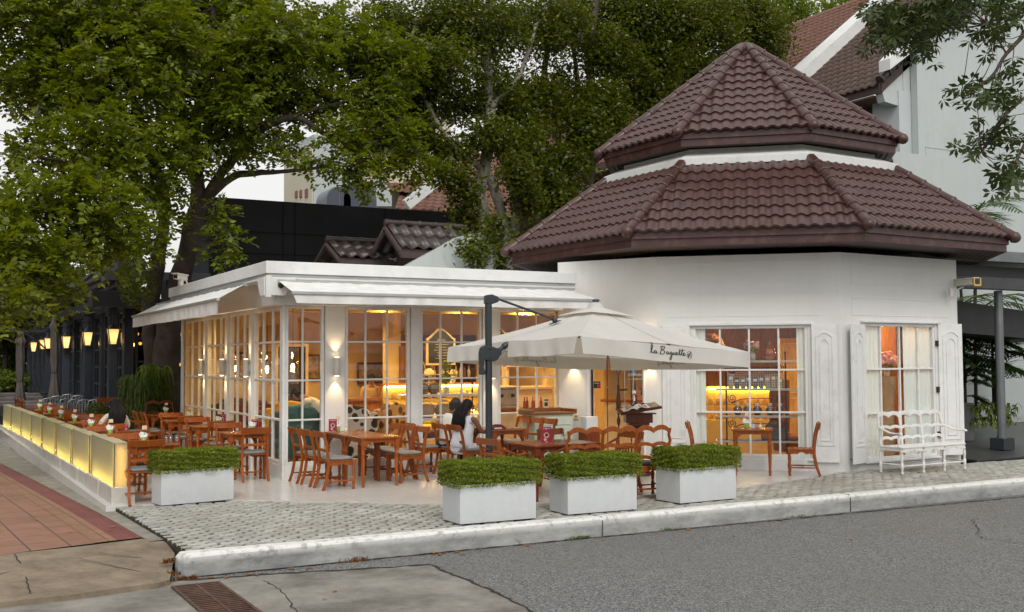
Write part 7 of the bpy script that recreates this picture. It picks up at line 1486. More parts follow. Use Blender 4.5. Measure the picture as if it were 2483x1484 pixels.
T1L = [[(405, 1080, 27, .46), (402, 900, 27, .42), (415, 760, 27, .36), (445, 650, 27, .30), (470, 540, 26.6, .26), (480, 470, 26.4, .24), (470, 330, 26, .19), (500, 180, 26, .15), (520, 20, 26, .10)],
 [(360, 1080, 27.3, .34), (372, 900, 27.3, .30), (365, 760, 27.4, .26), (385, 620, 27, .20), (400, 480, 26, .15), (350, 330, 25, .11), (300, 150, 24, .07)],
 [(475, 520, 26.5, .20), (530, 430, 26, .16), (590, 355, 25.6, .14), (640, 310, 25, .12), (720, 285, 24.6, .10), (800, 330, 24.3, .07), (930, 350, 24, .04)],
 [(480, 500, 26.4, .16), (560, 430, 26, .12), (620, 420, 25.6, .09), (700, 415, 25, .06), (820, 400, 24.6, .03)],
 [(590, 355, 25.6, .10), (650, 240, 25.6, .08), (720, 130, 25.6, .06), (760, 30, 26, .04)], [(470, 330, 26, .12), (420, 220, 25, .09), (380, 100, 25, .06), (360, -30, 25, .04)],
 [(640, 300, 25, .08), (760, 265, 24.6, .06), (860, 240, 24.6, .05), (960, 200, 25, .03)], [(400, 480, 26, .10), (290, 430, 24, .07), (200, 400, 23, .05), (90, 380, 22.5, .03)], [(385, 620, 27, .09), (300, 560, 24.5, .07), (220, 560, 23, .05), (80, 600, 21.5, .03)],
 [(300, 560, 24.5, .05), (230, 660, 22.5, .035), (150, 720, 21, .02)]]
T1L = [[(u, v, Y, r_*.78) for u, v, Y, r_ in L] for L in T1L]
T1B = [(60, 40, 26, 160, 130), (250, 30, 25, 170, 130), (450, 50, 27, 170, 130), (640, 50, 27, 150, 120), (130, 210, 25, 130, 100), (300, 200, 24, 160, 120), (480, 220, 25, 150, 100), (640, 200, 26, 120, 90), (90, 370, 24, 80, 80, .8),
 (220, 360, 23, 140, 110), (370, 370, 24, 110, 100), (520, 330, 26, 100, 60, .7), (110, 500, 22, 120, 90), (260, 510, 22, 120, 100), (390, 490, 24, 60, 70, .8), (80, 640, 21, 130, 90), (230, 600, 22, 110, 45), (345, 580, 23, 80, 38), (20, 735, 20, 80, 48), (110, 715, 21, 50, 35, .9),
 (820, 100, 26, 140, 110), (740, 230, 25, 110, 60), (880, 240, 25, 110, 70), (760, 390, 24, 80, 22, .8), (870, 400, 24, 90, 50, .9), (930, 330, 24.5, 100, 60), (1000, 390, 24.6, 60, 40), (545, 590, 24, 30, 50), (535, 515, 24.4, 22, 40, .8), (20, 560, 21, 60, 60), (580, 130, 25, 100, 80), (390, 110, 24, 120, 90), (30, 180, 27, 50, 60, .6), (880, 450, 24, 30, 30, .6), (700, 110, 24.5, 120, 90), (560, 250, 24.5, 90, 60), (920, 150, 25.5, 110, 90), (830, 320, 24, 70, 40), (600, 350, 25.2, 70, 34), (560, 300, 25.4, 60, 40), (690, 345, 24.8, 60, 32), (510, 395, 25.5, 34, 34, .8)]
tree('spreading_tree', 'big spreading tree with dark twisting trunk and broad feathery leaves over the left terrace', T1L, T1B, LF1, BARK, 'pinnate', (5.35, 27.0, 0), 3.5, .135)
T2L = [[(1190, 700, 26, .22), (1180, 560, 26, .20), (1162, 480, 26, .18), (1172, 420, 26, .17), (1190, 300, 26.3, .15), (1180, 120, 26.6, .11), (1190, -40, 27, .08)], [(1235, 700, 25.6, .14), (1228, 580, 25.6, .13), (1212, 500, 25.8, .13), (1188, 430, 26, .15)], [(1262, 700, 26.5, .13), (1250, 540, 26.5, .12), (1240, 440, 26.4, .12), (1208, 360, 26.3, .11), (1190, 280, 26.3, .10)],
 [(1190, 260, 26.3, .10), (1260, 180, 26.5, .08), (1300, 60, 27, .05)], [(1180, 420, 26, .10), (1080, 330, 26, .07), (1010, 200, 26.5, .05)]]
T2B = [(1000, 70, 28, 150, 130), (1160, 60, 27, 160, 130), (1320, 60, 28, 120, 120), (1040, 240, 27, 130, 100), (1200, 230, 27, 120, 110), (1080, 370, 26, 90, 60), (1130, 470, 25, 50, 80, .9), (1270, 380, 26, 70, 90), (1190, 330, 25.5, 100, 60), (1180, 610, 24.8, 70, 45), (1110, 585, 23.4, 55, 45, .8), (1290, 590, 25.2, 55, 60), (1270, 480, 25.2, 50, 70), (960, 200, 27, 90, 80), (1130, 530, 25.4, 40, 60, .8), (1150, 610, 22.0, 45, 50), (1195, 560, 22.2, 30, 60), (1090, 430, 25, 60, 45), (1010, 330, 26, 70, 60), (1060, 150, 26, 120, 90), (1250, 420, 24.6, 60, 60)]
tree('fig_tree', 'leafy tree with two pale leaning trunks rising behind the glass room roof', T2L, T2B, LF2, BARK2, 'small', (13.9, 26.0, 0), 3.3, .078)
T3L = [[(1410, 700, 28, .24), (1425, 450, 28, .20), (1440, 300, 28, .18), (1430, 150, 28.4, .13), (1450, -30, 28.6, .09)], [(1330, 700, 28.4, .18), (1345, 420, 28.4, .15), (1350, 330, 28.4, .14), (1320, 200, 28.6, .11), (1340, 30, 29, .08)], [(1440, 300, 28, .12), (1500, 180, 28.4, .10), (1540, 60, 29, .07), (1560, -60, 29, .05)], [(1350, 330, 28.4, .10), (1400, 230, 28.4, .08), (1390, 100, 28.6, .06), (1400, -40, 29, .05)], [(1430, 400, 28, .09), (1560, 300, 28.6, .07), (1650, 200, 29.5, .05), (1780, 100, 31, .04)]]
T3B = [(1420, 60, 29.5, 140, 120, .8), (1560, 60, 29, 140, 120), (1700, 60, 30, 140, 110), (1840, 90, 31, 110, 110), (1380, 230, 28.8, 90, 90, .9), (1540, 220, 29, 120, 100), (1660, 170, 30, 100, 90), (1370, 400, 27, 90, 80), (1430, 330, 27.2, 90, 80), (1350, 500, 26, 80, 80), (1450, 250, 27.4, 90, 80), (1640, 60, 28, 80, 80), (1480, 330, 28, 80, 60), (1750, 200, 33, 90, 60), (1780, 30, 31, 120, 70), (1300, 250, 27.5, 90, 90), (1400, 560, 24.6, 70, 50), (1320, 450, 26, 60, 80), (1480, 140, 28, 100, 90), (1600, 140, 28.6, 90, 80), (1290, 330, 27, 60, 60)]
tree('dark_tree', 'dense dark green tree with slim trunks filling the centre behind the pavilion roof', T3L, T3B, LF2, BARK, 'small', (17.2, 28.4, 0), 3.2, .082)
tree('far_bright_tree', 'bright green sunlit tree beyond the tall white building roof', [[(1930, 700, 42, .3), (1940, 300, 42, .25), (1960, 50, 42, .15)], [(1940, 200, 42, .14), (2040, 60, 41, .08)]], [(1870, 160, 40, 70, 100), (1960, 60, 42, 110, 60), (2050, 15, 41, 80, 30), (1900, 0, 41, 90, 60), (2120, -10, 42, 70, 30)], LF4, BARK, 'small', (33.5, 42, 0), .9, .12)  # leaves of a lighter green than the trees in front
# umbrella tree reaching in at the top right
def whorls(C, n_leaf, L):
    V = []
    for c in C:
        ax = unit(np.array([0, 0, .8])+rng.normal(0, .45, 3)); s_ = L*random.uniform(.7, 1.15); a0 = random.uniform(0, 6.3); p = unit(np.cross(ax, [1, .2, .1])); q = np.cross(ax, p)
        for i in range(n_leaf):
            a = a0+2*PI*i/n_leaf+random.gauss(0, .12); d = p*math.cos(a)+q*math.sin(a); d = unit(d-ax*random.uniform(.1, .55)); w_ = unit(np.cross(d, ax)); nn = np.cross(w_, d); st = s_*.22
            V += [c+d*st, c+d*(st+s_*.5)+w_*s_*.19-nn*s_*.02, c+d*(st+s_)-nn*s_*.1, c+d*(st+s_*.5)-w_*s_*.19-nn*s_*.02]
    V = np.array(V); return V, np.arange(len(V)).reshape(-1, 4)
t = thing('umbrella_tree', 'umbrella leaved tree whose branches hang in at the top right corner', 'tree', (16.5, 7.5, 0)); mb = MB()
BR = [[(2700, 500, 7.5, .16), (2690, 100, 7.8, .12), (2620, -150, 8, .08), (2560, -200, 8, .06)], [(2620, -150, 8, .05), (2500, 60, 8.2, .03), (2440, 130, 8.2, .022), (2400, 190, 8.2, .016), (2330, 230, 8.2, .010)], [(2690, 100, 7.8, .05), (2560, 200, 8, .03), (2480, 240, 8, .022), (2420, 300, 8, .016), (2380, 370, 8, .010)], [(2560, 200, 8, .03), (2480, 360, 8.1, .018), (2440, 430, 8.1, .010)], [(2620, -150, 8, .05), (2450, -60, 8.6, .035), (2300, 20, 9, .022), (2180, 60, 9.2, .014), (2110, 90, 9.2, .008)], [(2440, 130, 8.2, .014), (2400, 60, 8.2, .008)]]
sk = []
for b_ in BR: sk += limb(mb, b_, 6)
C = []
for (u, v, ru, rv, n_, Y) in ((2420, 90, 60, 60, 40, 8.2), (2350, 230, 55, 40, 20, 8.2), (2430, 230, 50, 50, 30, 8.1), (2400, 330, 60, 50, 34, 8.), (2350, 350, 40, 20, 8, 8.), (2450, 420, 35, 50, 26, 8.1), (2470, 20, 40, 50, 22, 8.2), (2250, 40, 90, 50, 190, 9.1), (2170, 80, 60, 35, 100, 9.2), (2330, -10, 80, 50, 90, 8.8), (2140, 30, 40, 30, 60, 9.2), (2420, 0, 50, 40, 22, 8.3), (2230, 110, 50, 30, 22, 9.1)):
    for i in range(n_):
        c = W3(u+random.gauss(0, ru*.55), v+random.gauss(0, rv*.55), Y+random.gauss(0, .35)); C.append(c); j = np.argmin(np.linalg.norm(np.array(sk)-c, axis=1)); 
        if random.random() < .45: mb.tube([tuple(sk[j]), tuple((sk[j]+c)/2+np.array([0, 0, -.03])), tuple(c)], [.007, .005, .004], 4)
V, F = whorls(C, 8, .12); bs = np.array((16.5, 7.5, 0)); npmesh('crown', V-bs, F, LF3, t); mb.v = [tuple(Vector(p)-Vector((16.5, 7.5, 0))) for p in mb.v]; mb.build('branches', BARK, t)
# ------------------------------------------------------------ hanging ferns on the trunk
def strands(c, r_, h_, n_, L, w_, mat, name, lab, cat, up=.4):
    t = thing(name, lab, cat, (c[0], c[1], 0)); V = []
    for i in range(n_):
        a = random.uniform(0, 2*PI); q = r_*random.uniform(.5, 1.); p = np.array([q*math.cos(a), q*math.sin(a), c[2]+random.uniform(-h_/2, h_/2)]); d = np.array([math.cos(a)+random.gauss(0, .4), math.sin(a)+random.gauss(0, .4), up]); s_ = unit(np.cross(d, [0, 0, 1.])); ln = L*random.uniform(.5, 1.2); prev = None
        for k_ in range(5):
            f = k_/4; pt = p+d*ln*.35*f*(1-.3*f)+np.array([0, 0, -ln*.8*f*f]); ww = w_*(1-f*.85)*(1 if k_ else .5); cur_ = (pt-s_*ww, pt+s_*ww)
            if prev is not None: V += [prev[0], prev[1], cur_[1], cur_[0]]
            prev = cur_
    V = np.array(V); npmesh('fronds', V, np.arange(len(V)).reshape(-1, 4), mat, t); return t
FRN = leafmat('fern_green', (.025, .05, .006), (.13, .19, .018), .3); fc = aty(355, 960, 26.3)
strands((fc.x-.05, 26.25, .95), .55, 1.35, 1500, .50, .018, FRN, 'hanging_fern', 'mass of hanging green fern strands round the foot of the spreading tree', 'fern'); strands((fc.x+.15, 26.2, 1.75), .35, .15, 46, .75, .05, LF4, 'birdnest_fern', 'broad leaved fern sitting on top of the hanging strands', 'fern', 1.2)
p = aty(320, 690, 26.8); V, F = leafball((0, 0, 0), (.45, .4, .6), 900, .045); t = thing('trunk_creeper', 'dark leafy creeper high on the trunk beside the black awning box', 'plant', (p.x, 26.2, p.z)); npmesh('foliage', V, F, LF2, t)
t = thing('ball_topiary', 'clipped round box ball in a pot at the foot of the dark columns', 'potted plant', (3.95, 27.6, 0)); MB().lathe([(.14, 0), (.20, .38), (.18, .38)], 16).build('pot', CER, t); V, F = leafball((0, 0, .62), (.30, .30, .32), 2600, .022); npmesh('foliage', V, F, LF2, t)
# ------------------------------------------------------------ palms at the right
def palm(x, y, z, lab, H, nf, L, seed, first=None, lean=0.):
    random.seed(seed); t = thing('palm', lab, 'palm', (x, y, z), group='areca palms behind the steel column'); mb = MB(); V = []
    stems = max(1, nf//5)
    for s_ in range(stems): a = random.uniform(0, 6.3); mb.tube([(.15*math.cos(a), .15*math.sin(a), 0), (.2*math.cos(a), .2*math.sin(a), H*.5), (.3*math.cos(a), .3*math.sin(a), H*.8)], [.045, .04, .03], 7)
    for i in range(nf):
        a = random.uniform(0, 2*PI); e = random.uniform(.5, 1.25); p0 = np.array([.15*math.cos(a), .15*math.sin(a), H*random.uniform(.35, .9)]); ln = L*random.uniform(.7, 1.15); pts = []
        for k_ in range(25): f = k_/24; pts.append(p0+np.array([math.cos(a), math.sin(a), 0])*ln*f*math.cos(e*(1-.5*f))+np.array([0, 0, 1])*ln*(math.sin(e)*f-.75*f*f))
        mb.tube([tuple(p) for p in pts[::3]], [.014-.0012*k_ for k_ in range(9)], 4)
        for k_ in range(3, 25):
            f = k_/24; tg = unit(pts[k_]-pts[k_-1]); sd = unit(np.cross(tg, [0, 0, 1.])); ll = ln*.30*math.sin(PI*min(1, .12+f*.88))**.7
            for sg in (-1, 1):
                d = unit(sd*sg+tg*.75+np.array([0, 0, -.28+random.gauss(0, .1)])); w_ = unit(np.cross(d, [0, 0, 1.]))*.036; b0 = pts[k_]; V += [b0, b0+d*ll*.4+w_, b0+d*ll+np.array([0, 0, -.05*ll]), b0+d*ll*.4-w_]
    V = np.array(V); npmesh('fronds', V, np.arange(len(V)).reshape(-1, 4), LF5, t); mb.build('stems', BARK, t); return t
palm(20.6, 18.3, .3, 'palm just left of the steel column, fronds arching both ways', 2.6, 16, 2.2, 3); palm(22.6, 18.4, .3, 'palm right of the steel column with long lit fronds', 3.0, 18, 2.4, 4); palm(19.4, 19.2, .3, 'smaller palm beside the pavilion wall', 2.2, 12, 1.6, 5); palm(24.6, 19.4, .3, 'tall palm whose crown shows above the canopy', 6.2, 16, 2.4, 6); palm(21.6, 17.4, .4, 'low young palm behind the stone planter', 1.4, 12, 1.4, 8)
palm(19.0, 17.7, .5, 'dense palm close behind the planter wall, left', 1.9, 26, 1.7, 11); palm(20.3, 17.9, .5, 'dense palm close behind the planter wall, middle', 2.3, 28, 1.9, 12); palm(21.9, 17.8, .5, 'dense palm right of the planter wall', 2.2, 26, 1.9, 13); palm(23.2, 17.6, .5, 'dense palm at the right edge below the canopy', 2.2, 24, 1.9, 14)
random.seed(99)
strands((21.8, 16.9, .55), .8, .5, 420, .34, .05, LF4, 'yellow_green_shrub', 'yellow green shrub at the right of the steel column base', 'shrub', 2.2); strands((18.9, 16.2, .15), .35, .3, 160, .4, .02, LF2, 'small_fern', 'small dark fern at the foot of the grey planter wall', 'fern', 1.0)
# ------------------------------------------------------------ far left street background
def bush(lab, u, v, Y, ru, rv, mat, n_, s_, name='street_tree', cat='tree'):
    c = W3(u, v, Y); dist = np.linalg.norm(c); rx, rz_ = ru/FP*dist, rv/FP*dist; t = thing(name, lab, cat, (c[0], c[1], -.6)); d = unit(rng.normal(size=(n_, 3))); P = d*np.array([rx, rx*.7, rz_])*(rng.uniform(.3, 1.05, (n_, 1))**.5)*(1+.2*np.sin(d[:, :1]*6+u)+.2*np.sin(d[:, 2:]*8)); N = unit(d*.5+rng.normal(0, .6, (n_, 3))+[0, 0, .5]); V, F = quads(P+np.array([0, 0, c[2]+.6]), N, rng.uniform(s_*.6, s_*1.2, n_), .55)
    npmesh('crown', V, F, mat, t); MB().tube([(0, 0, 0), (.1, 0, (c[2]+.6)*.5), (0, 0, c[2]+.5)], [.2, .15, .1], 8).build('trunk', BARK, t)
for a in (('bright street tree at the far left behind the closed parasol', 30, 840, 75, 90, 100, LF4, 7000, .22), ('street tree beyond the free hanging lantern', 130, 760, 85, 90, 90, LF2, 7000, .24), ('pale green street tree above the lanterns', 100, 690, 95, 90, 80, LF4, 6000, .26), ('dark street tree behind the restaurant columns', 250, 740, 80, 120, 120, LF2, 8000, .24), ('low street tree beside the isolated column', 10, 760, 66, 60, 70, LF2, 5000, .2), ('street tree low behind the second closed parasol', 200, 840, 70, 60, 60, LF4, 5000, .2), ('dark street tree low at the left edge', -20, 700, 60, 80, 100, LF2, 7000, .2)): bush(*a)
bush('bright green clipped shrub at the left edge behind the sofas', 22, 925, 55, 48, 20, LF4, 3500, .07, 'street_shrub', 'shrub'); 
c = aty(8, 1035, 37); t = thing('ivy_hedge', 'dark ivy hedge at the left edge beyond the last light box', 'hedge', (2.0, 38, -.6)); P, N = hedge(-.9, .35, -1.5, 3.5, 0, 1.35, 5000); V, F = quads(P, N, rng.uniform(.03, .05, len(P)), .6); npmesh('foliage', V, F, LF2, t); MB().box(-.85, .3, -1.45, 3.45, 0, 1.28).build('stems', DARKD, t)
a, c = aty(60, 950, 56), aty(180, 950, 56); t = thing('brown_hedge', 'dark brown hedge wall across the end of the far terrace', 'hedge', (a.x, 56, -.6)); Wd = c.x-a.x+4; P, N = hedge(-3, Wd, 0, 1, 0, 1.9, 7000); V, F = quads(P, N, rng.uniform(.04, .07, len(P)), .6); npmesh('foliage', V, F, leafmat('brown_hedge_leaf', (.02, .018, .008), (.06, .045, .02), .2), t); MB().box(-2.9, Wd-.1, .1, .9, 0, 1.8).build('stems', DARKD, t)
a = aty(120, 850, 90); t = thing('lit_shop_sign', 'bright white shop sign with dark letters far away between the lanterns', 'sign', (a.x, 90, a.z)); MB().box(-1.6, 1.9, 0, .3, -1.0, 1.2).build('panel', EM('lit_white_sign', (.85, .92, 1), 1.3), t); MB().box(-3.6, -1.62, 0, .3, -1.0, .2).build('side_panel', EM('lit_blue_sign', (.05, .25, .8), 1.0), t); text('TIM', 1.5, T(.2, -.02, -.55, rx=R(90)), LETK, t)
a, c = aty(95, 880, 80), aty(215, 880, 80); t = thing('shop_shed', 'pale grey corrugated shed roof seen between the dark columns', 'building', (a.x, 80, 0)); GSH = M('corrugated_grey', (.34, .38, .40), .6, .1, 4); Wd = c.x-a.x
MB().box(-1, Wd+2, 0, 6, -1, 1.2).build('wall', GREYWALL, t); tiles('roof', (-1, -1, 1.1), (Wd+2, -1, 1.1), (Wd+2, 5, 3.4), (-1, 5, 3.4), GSH, t, 6, .3, .04)
def car(lab, u, Y, col, rz=0.):
    p = aty(u, 900, Y); t = thing('parked_car', lab, 'car', (p.x, Y, -.9), rz); b = MB(); b.prism([(-2.1, .3), (2.1, .3), (2.15, .7), (1.9, .9), (1.2, .98), (.7, 1.42), (-.9, 1.45), (-1.6, 1.0), (-2.1, .9)], -.85, .85, axis='y'); b.build('body', M('car_paint_'+lab[:5], col, .25, .02), t, bevel=.08, seg=3)
    b = MB(); b.prism([(1.12, .98), (.66, 1.36), (-.86, 1.38), (-1.5, 1.0)], -.87, .87, axis='y').build('windows', LETK, t)
    for sx in (-1.3, 1.3):
        for sy in (-.8, .8): MB().lathe([(.32, -.1), (.32, .1)], 16, T(sx, sy, .32, rx=R(90))).build('wheel', LETK, t)
car('white parked car far away under the shed roof', 110, 72, (.7, .7, .72)); car('blue parked car far away behind the closed parasol', 200, 74, (.03, .12, .4))
plane('far_paving', [(-40, 40), (40, 40), (40, 60), (-40, 60)], M('far_dark_paving', (.08, .075, .07), .7), z=-.62); plane('side_ground', [(-60, 11), (2.0, 11), (2.0, 60), (-60, 60)], M('side_ground', (.12, .10, .08), .9, .3, 1), z=-.75)

# trees on the other side of the street, seen only as reflections in the glass
c = [-8, 72, 0]; t = thing('street_tree', 'large tree across the street, mirrored in the glass wall', 'tree', tuple(c), group='trees across the street'); n_ = 9000; d = unit(rng.normal(size=(n_, 3))); P = d*np.array([4.5, 6, 4.2])*(rng.uniform(.3, 1.05, (n_, 1))**.5)+np.array([0, 0, 5.2]); V, F = quads(P, unit(d*.4+rng.normal(0, .6, (n_, 3))), rng.uniform(.15, .3, n_), .6); npmesh('crown', V, F, LF2, t); MB().tube([(0, 0, -.7), (.1, 0, 2.5), (0, 0, 5)], [.35, .28, .2], 8).build('trunk', BARK, t)
for x_, y_ in ((-14, 64), (-20, 84), (-3, 88), (-11, 98), (-24, 60), (-12, 46), (-18, 30)): copy_tree(t, (x_, y_, 0), random.uniform(0, 3), s=1.5)
t.scale = (1.5, 1.5, 1.5)
# ------------------------------------------------------------ people
def skin(name, nodes, edges, mat, parent, sub=2, loc=None, root=0):
    me = bpy.data.meshes.new(name); me.from_pydata([n_[0] for n_ in nodes], edges, []); me.update(); o = bpy.data.objects.new(name, me); COL.objects.link(o)
    s = o.modifiers.new('skin', 'SKIN'); s.use_smooth_shade = True
    if not me.skin_vertices: me.attributes
    sv = me.skin_vertices[0].data if len(me.skin_vertices) else None
    if sv is None:
        bpy.context.view_layer.objects.active = o; bpy.ops.mesh.customdata_skin_add(); sv = me.skin_vertices[0].data
    for i, n_ in enumerate(nodes):
        r_ = n_[1]; sv[i].radius = r_ if hasattr(r_, '__len__') else (r_, r_); sv[i].use_root = (i == root)
    b = o.modifiers.new('sub', 'SUBSURF'); b.levels = b.render_levels = sub
    me.materials.append(mat); o.parent = parent; return o
def skinmat(name, c): return M(name, c, .5, .08, 12, .05, 80)
def head(mb_parent, c, fwd, skinm, hairm, lab=None):
    # head ellipsoid is part of the body skin; here only eyes, nose, ears
    f = Vector(fwd).normalized(); r_ = f.cross(Vector((0, 0, 1))).normalized(); c = Vector(c)
    b = MB(); b.ball(tuple(c+f*.098+Vector((0, 0, -.012))), (.014, .014, .022), 8)
    for s_ in (-1, 1): b.ball(tuple(c+r_*s_*.078+Vector((0, 0, -.01))), (.016, .02, .03), 8)
    b.build('nose_and_ears', skinm, mb_parent)
    b = MB()
    for s_ in (-1, 1): b.ball(tuple(c+f*.084+r_*s_*.032+Vector((0, 0, .015))), (.012, .010, .007), 8)
    b.build('eyes', LETK, mb_parent); b = MB(); b.ball(tuple(c+f*.086+Vector((0, 0, -.052))), (.022, .012, .007), 8); b.build('mouth', M('lip', (.25, .06, .05), .5), mb_parent)
def hand(p, d, up_, skinm, parent, s=1.):
    d = Vector(d).normalized(); u = Vector(up_).normalized(); r_ = d.cross(u).normalized(); nodes = [(Vector(p), .022*s), (Vector(p)+d*.045*s, .026*s)]; ed = [(0, 1)]
    for i, (off, L) in enumerate(((-.03, .062), (-.01, .072), (.01, .068), (.03, .055))):
        k_ = len(nodes); b0 = Vector(p)+d*.075*s+r_*off*s; nodes += [(b0, .010*s), (b0+d*L*.5*s-u*.008*s, .009*s), (b0+d*L*s*.9-u*.028*s, .008*s)]; ed += [(1, k_), (k_, k_+1), (k_+1, k_+2)]
    k_ = len(nodes); nodes += [(Vector(p)+d*.03*s-r_*.035*s, .011*s), (Vector(p)+d*.06*s-r_*.052*s-u*.01*s, .010*s)]; ed += [(0, k_), (k_, k_+1)]
    return skin('hand', nodes, ed, skinm, parent, 1)
def person(lab, x, y, rz, pose, skinm, shirt, trous, hairm, hair='short', sleeves=True, group=None, female=False, armL=None, armR=None, z=0., apron_=None, fat=1.):
    # local: faces +Y. pose sit / stand / bend
    t = thing('person', lab, 'person', (x, y, z), rz, group)
    k = .92 if female else 1.; hipw = .10*k if not female else .115; shw = .175*k
    if pose == 'sit': hz, hy, sh, lean = .56, 0., 1.02, .10
    elif pose == 'stand': hz, hy, sh, lean = .92*k, 0., 1.42*k, .02
    else: hz, hy, sh, lean = .92, -.12, 1.20, .42
    chest = Vector((0, hy+lean*.7, hz+(sh-hz)*.62)); waist = Vector((0, hy+lean*.3, hz+(sh-hz)*.28)); shc = Vector((0, hy+lean, sh)); neck = shc+Vector((0, lean*.25, .075)); hd_ = neck+Vector((0, .035+lean*.25, .115)) if pose != 'bend' else neck+Vector((0, .14, .03))
    if pose == 'sit': knee = [Vector((s_*.12, .42, .52)) for s_ in (-1, 1)]; foot = [Vector((s_*.13, .42, .07)) for s_ in (-1, 1)]
    else: knee = [Vector((s_*.10, hy*.5+.03, .50*k)) for s_ in (-1, 1)]; foot = [Vector((s_*.11, hy*.5-.02, .07)) for s_ in (-1, 1)]
    arms = []
    for s_, a_ in ((-1, armL), (1, armR)):
        S = shc+Vector((s_*shw, 0, -.01)); 
        if a_: e, w_ = Vector(a_[0]), Vector(a_[1])
        elif pose == 'sit': e, w_ = Vector((s_*.25, lean+.10, .80)), Vector((s_*.15, lean+.34, .79))
        else: e, w_ = S+Vector((s_*.05, -.02, -.30)), S+Vector((s_*.06, .06, -.54))
        arms.append((S, e, w_))
    N = [(Vector((0, hy, hz)), (.135*k, .105)), (waist, (.125*k, .10)), (chest, (.145*k, .11)), (shc, (.08, .07)), (neck, .055), (hd_+Vector((0, -.01, -.05)), (.068, .075)), (hd_+Vector((0, -.0, .045)), (.076, .088)), (hd_+Vector((0, -.008, .085)), (.05, .06))]
    E = [(0, 1), (1, 2), (2, 3), (3, 4), (4, 5), (5, 6), (6, 7)]
    for (S, e, w_) in arms: q = len(N); N += [(S, .052), (S.lerp(e, .5), .045*k), (e, .038*k), (e.lerp(w_, .6), .032*k), (w_, .024)]; E += [(3, q), (q, q+1), (q+1, q+2), (q+2, q+3), (q+3, q+4)]
    for i, s_ in enumerate((-1, 1)):
        q = len(N); N += [(Vector((s_*hipw, hy+.03, hz-.03)), .085), (Vector((s_*hipw, hy+.03, hz-.03)).lerp(knee[i], .55), .072), (knee[i], .055), (knee[i].lerp(foot[i], .45), .048), (foot[i], .034), (foot[i]+Vector((0, .13, -.035)), .028)]; E += [(0, q), (q, q+1), (q+1, q+2), (q+2, q+3), (q+3, q+4), (q+4, q+5)]
    skin('body', N, E, skinm, t)
    for (S, e, w_) in arms: hand(w_, (w_-e), (0, 0, 1), skinm, t)
    fw = (0, 1, 0)
    head(t, hd_, fw, skinm, hairm)
    # shirt
    g = .014; kf = k*fat; SN = [(Vector((0, hy, hz-.05)), (.155*kf+g+(.03 if female else 0), .125*fat+g)), (Vector((0, hy+lean*.1, hz+.06)), (.158*kf+g, .118*fat+g)), (waist, (.138*kf+g, .115*fat+g)), (chest, (.152*kf+g, .122+g)), (shc+Vector((0, 0, -.015)), (.10, .085)), (neck+Vector((0, 0, -.045)), (.06, .06))]; SE = [(0, 1), (1, 2), (2, 3), (3, 4), (4, 5)]
    for (S, e, w_) in arms:
        q = len(SN); SN += [(S+Vector((0, 0, .0)), .066)]; SE += [(4, q)]
        if sleeves: SN += [(S.lerp(e, .5), .062), (e, .054), (e.lerp(w_, .55), .046)]; SE += [(q, q+1), (q+1, q+2), (q+2, q+3)]
    so_ = skin('shirt', SN, SE, shirt, t)
    tx = bpy.data.textures.new('folds', 'CLOUDS'); tx.noise_scale = .13; dm = so_.modifiers.new('folds', 'DISPLACE'); dm.texture = tx; dm.strength = .022; dm.mid_level = .5; sb_ = so_.modifiers.new('s2', 'SUBSURF'); sb_.levels = sb_.render_levels = 1
    # trousers
    TN = [(Vector((0, hy, hz)), (.14*k, .115))]; TE = []
    for i, s_ in enumerate((-1, 1)):
        q = len(TN); TN += [(Vector((s_*hipw, hy+.03, hz-.03)), .095), (Vector((s_*hipw, hy+.03, hz-.03)).lerp(knee[i], .55), .084), (knee[i], .068), (knee[i].lerp(foot[i], .45), .062), (foot[i]+Vector((0, 0, .02)), .055)]; TE += [(0, q), (q, q+1), (q+1, q+2), (q+2, q+3), (q+3, q+4)]
    skin('trousers', TN, TE, trous, t)
    if apron_: MB().prism([(-.17, .35), (.17, .35), (.15, hz+.08), (-.15, hz+.08)], .14, .16, T(0, hy*.6), 'y').build('apron', apron_, t, bevel=.01)
    for i in range(2): MB().ball(tuple(foot[i]+Vector((0, .07, -.03))), (.045, .125, .04), 10).build('shoe', LETK, t)
    # hair: a cap plus, for long hair, locks falling down the back
    P = []; b = MB(); c = hd_+Vector((0, -.014, .035))
    for i in range(9):
        th = i/8*PI*(.60)
        for j in range(18): a = 2*PI*j/18; f_ = 1.0; P.append((c.x+.092*math.sin(th)*math.cos(a)*(1+.03*math.sin(a*5)), c.y+.104*math.sin(th)*math.sin(a)*(1 if math.sin(a) < .2 else .84), c.z+.098*math.cos(th)-(.075*(max(0, -math.sin(a)+.2))*math.sin(th)**2)))
    b.add(P, [(i*18+j, (i+1)*18+j, (i+1)*18+(j+1) % 18, i*18+(j+1) % 18) for i in range(8) for j in range(18)], None, True)
    if hair != 'short':
        L = .38 if hair == 'pony' else .50; nl = 90
        for i in range(nl):
            a = random.uniform(-1, 1); w_ = (.07 if hair == 'pony' else .085); p0 = c+Vector((a*w_*.9, -.085+abs(a)*.02, random.uniform(-.05, .03))); sp = (.095 if hair == 'pony' else .14)
            ln = L*random.uniform(.75, 1.05); pts = [p0]
            for q in range(1, 8): f_ = q/7; pts.append(p0+Vector((a*(sp-w_)*math.sin(f_*2.2)+.012*math.sin(f_*9+i), -.03-.15*min(1, f_*2.0)*(1 if hair == 'pony' else .75)+random.uniform(-.008, .008)-lean*.0, -ln*f_)))
            b.tube(pts, [.016, .022, .024, .023, .021, .018, .013, .004], 5)
    else:
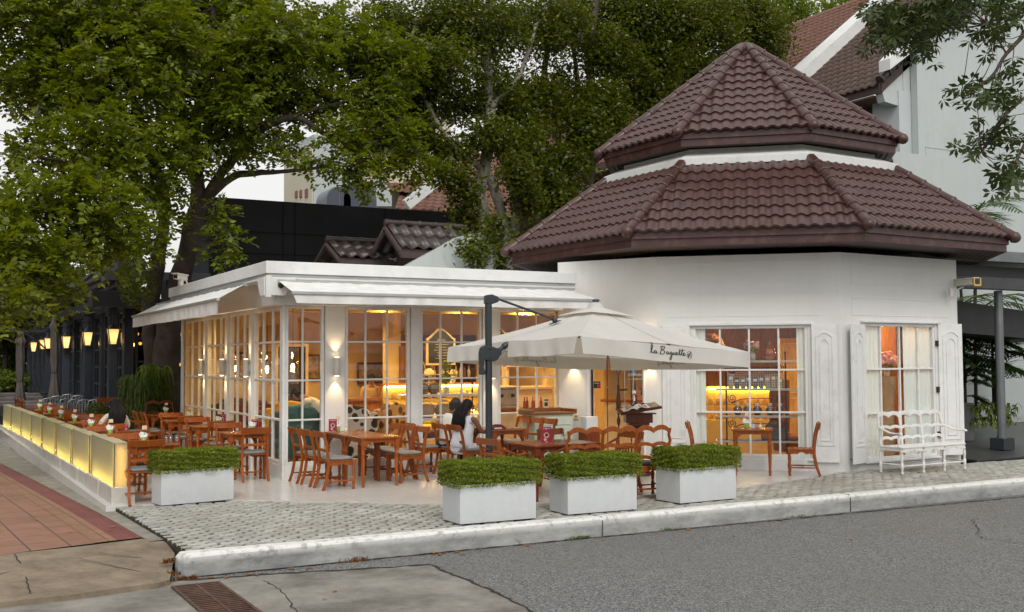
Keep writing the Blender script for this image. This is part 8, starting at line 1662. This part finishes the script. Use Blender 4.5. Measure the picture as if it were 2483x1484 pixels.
        for i in range(60):
            a = random.uniform(PI*.75, PI*2.25); p0 = c+Vector((.082*math.cos(a), .095*math.sin(a), -.04)); b.tube([p0+Vector((0, 0, .05)), p0, p0+Vector((0, .004, -random.uniform(.015, .045)))], [.012, .012, .004], 4)
    b.build('hair', hairm, t)
    if hair == 'pony': MB().ball(tuple(c+Vector((.03, -.108, -.03))), (.02, .012, .01), 8).build('hair_clip', M('gold_clip', (.6, .42, .12), .3, metal=.8), t); MB().ball(tuple(hd_+Vector((.085, .0, -.045))), .008, 6).build('earring', M('gold_clip', (.6, .42, .12), .3, metal=.8), t)
    return t
SKB = skinmat('brown_skin', (.16, .065, .035)); SKM = skinmat('dark_brown_skin', (.11, .045, .028)); SKT = skinmat('tan_skin', (.36, .18, .10))
HBK = M('black_hair', (.008, .007, .008), .6, .4, 40, .4, 120, spec=.2); HGR = M('greying_hair', (.022, .02, .02), .7, .7, 60, .4, 120)
WSH = M('white_cotton', (.72, .72, .78), .85, .04, 4, .25, 14); WSH2 = M('offwhite_linen', (.70, .71, .66), .85, .05, 4, .3, 12); NVY = M('dark_trousers', (.02, .022, .035), .8); MRN = M('maroon_cloth', (.16, .01, .03), .7)
pw1 = person('seated woman from behind, white sleeveless top, long black hair in a clip', 7.84, 15.86, R(-56), 'sit', SKB, WSH, WSH, HBK, 'pony', False, female=True, fat=1.22, z=-.05, armL=((-.24, .16, .84), (-.12, .44, .80)), armR=((.26, .14, .80), (.16, .46, .80)))
pw2 = person('seated man with short greying hair in an offwhite shirt, leaning to the woman', 7.86, 16.44, R(-78), 'sit', SKM, WSH2, NVY, HGR, 'short', True, z=-.04)
pw = M('patterned_top', (.62, .56, .45), .8, .5, 25); pw3 = person('seated woman with very long black hair seen from behind at the light box row', 3.22, 20.2, R(4), 'sit', SKT, pw, NVY, HBK, 'long', True, female=True)
person('waiter in white shirt and maroon apron bending over the indoor table', 6.45, 18.45, R(62), 'bend', SKT, WSH2, MRN, HBK, 'short', True, armL=((.02, .42, .98), (-.02, .58, .80)), armR=((.22, .42, .98), (.18, .6, .80)), apron_=MRN)
person('woman standing behind the brown counter, seen through the second front window', 8.95, 22.6, R(165), 'stand', SKT, M('ochre_uniform', (.55, .36, .12), .8), NVY, HBK, 'short', True, female=True)
pD = FD @ Vector((dlx(.86), -1.75, 0)); person('staff member reaching up behind the glass door, arm raised', pD.x, pD.y, R(200), 'stand', SKT, M('cream_uniform', (.6, .45, .22), .8), NVY, HBK, 'short', True, armL=((-.38, .1, 1.60), (-.15, .2, 1.80)))

pw1.scale = (1.12, 1.08, .98); pw2.scale = (1.08, 1.05, .98); pw3.scale = (.97, .97, .93)
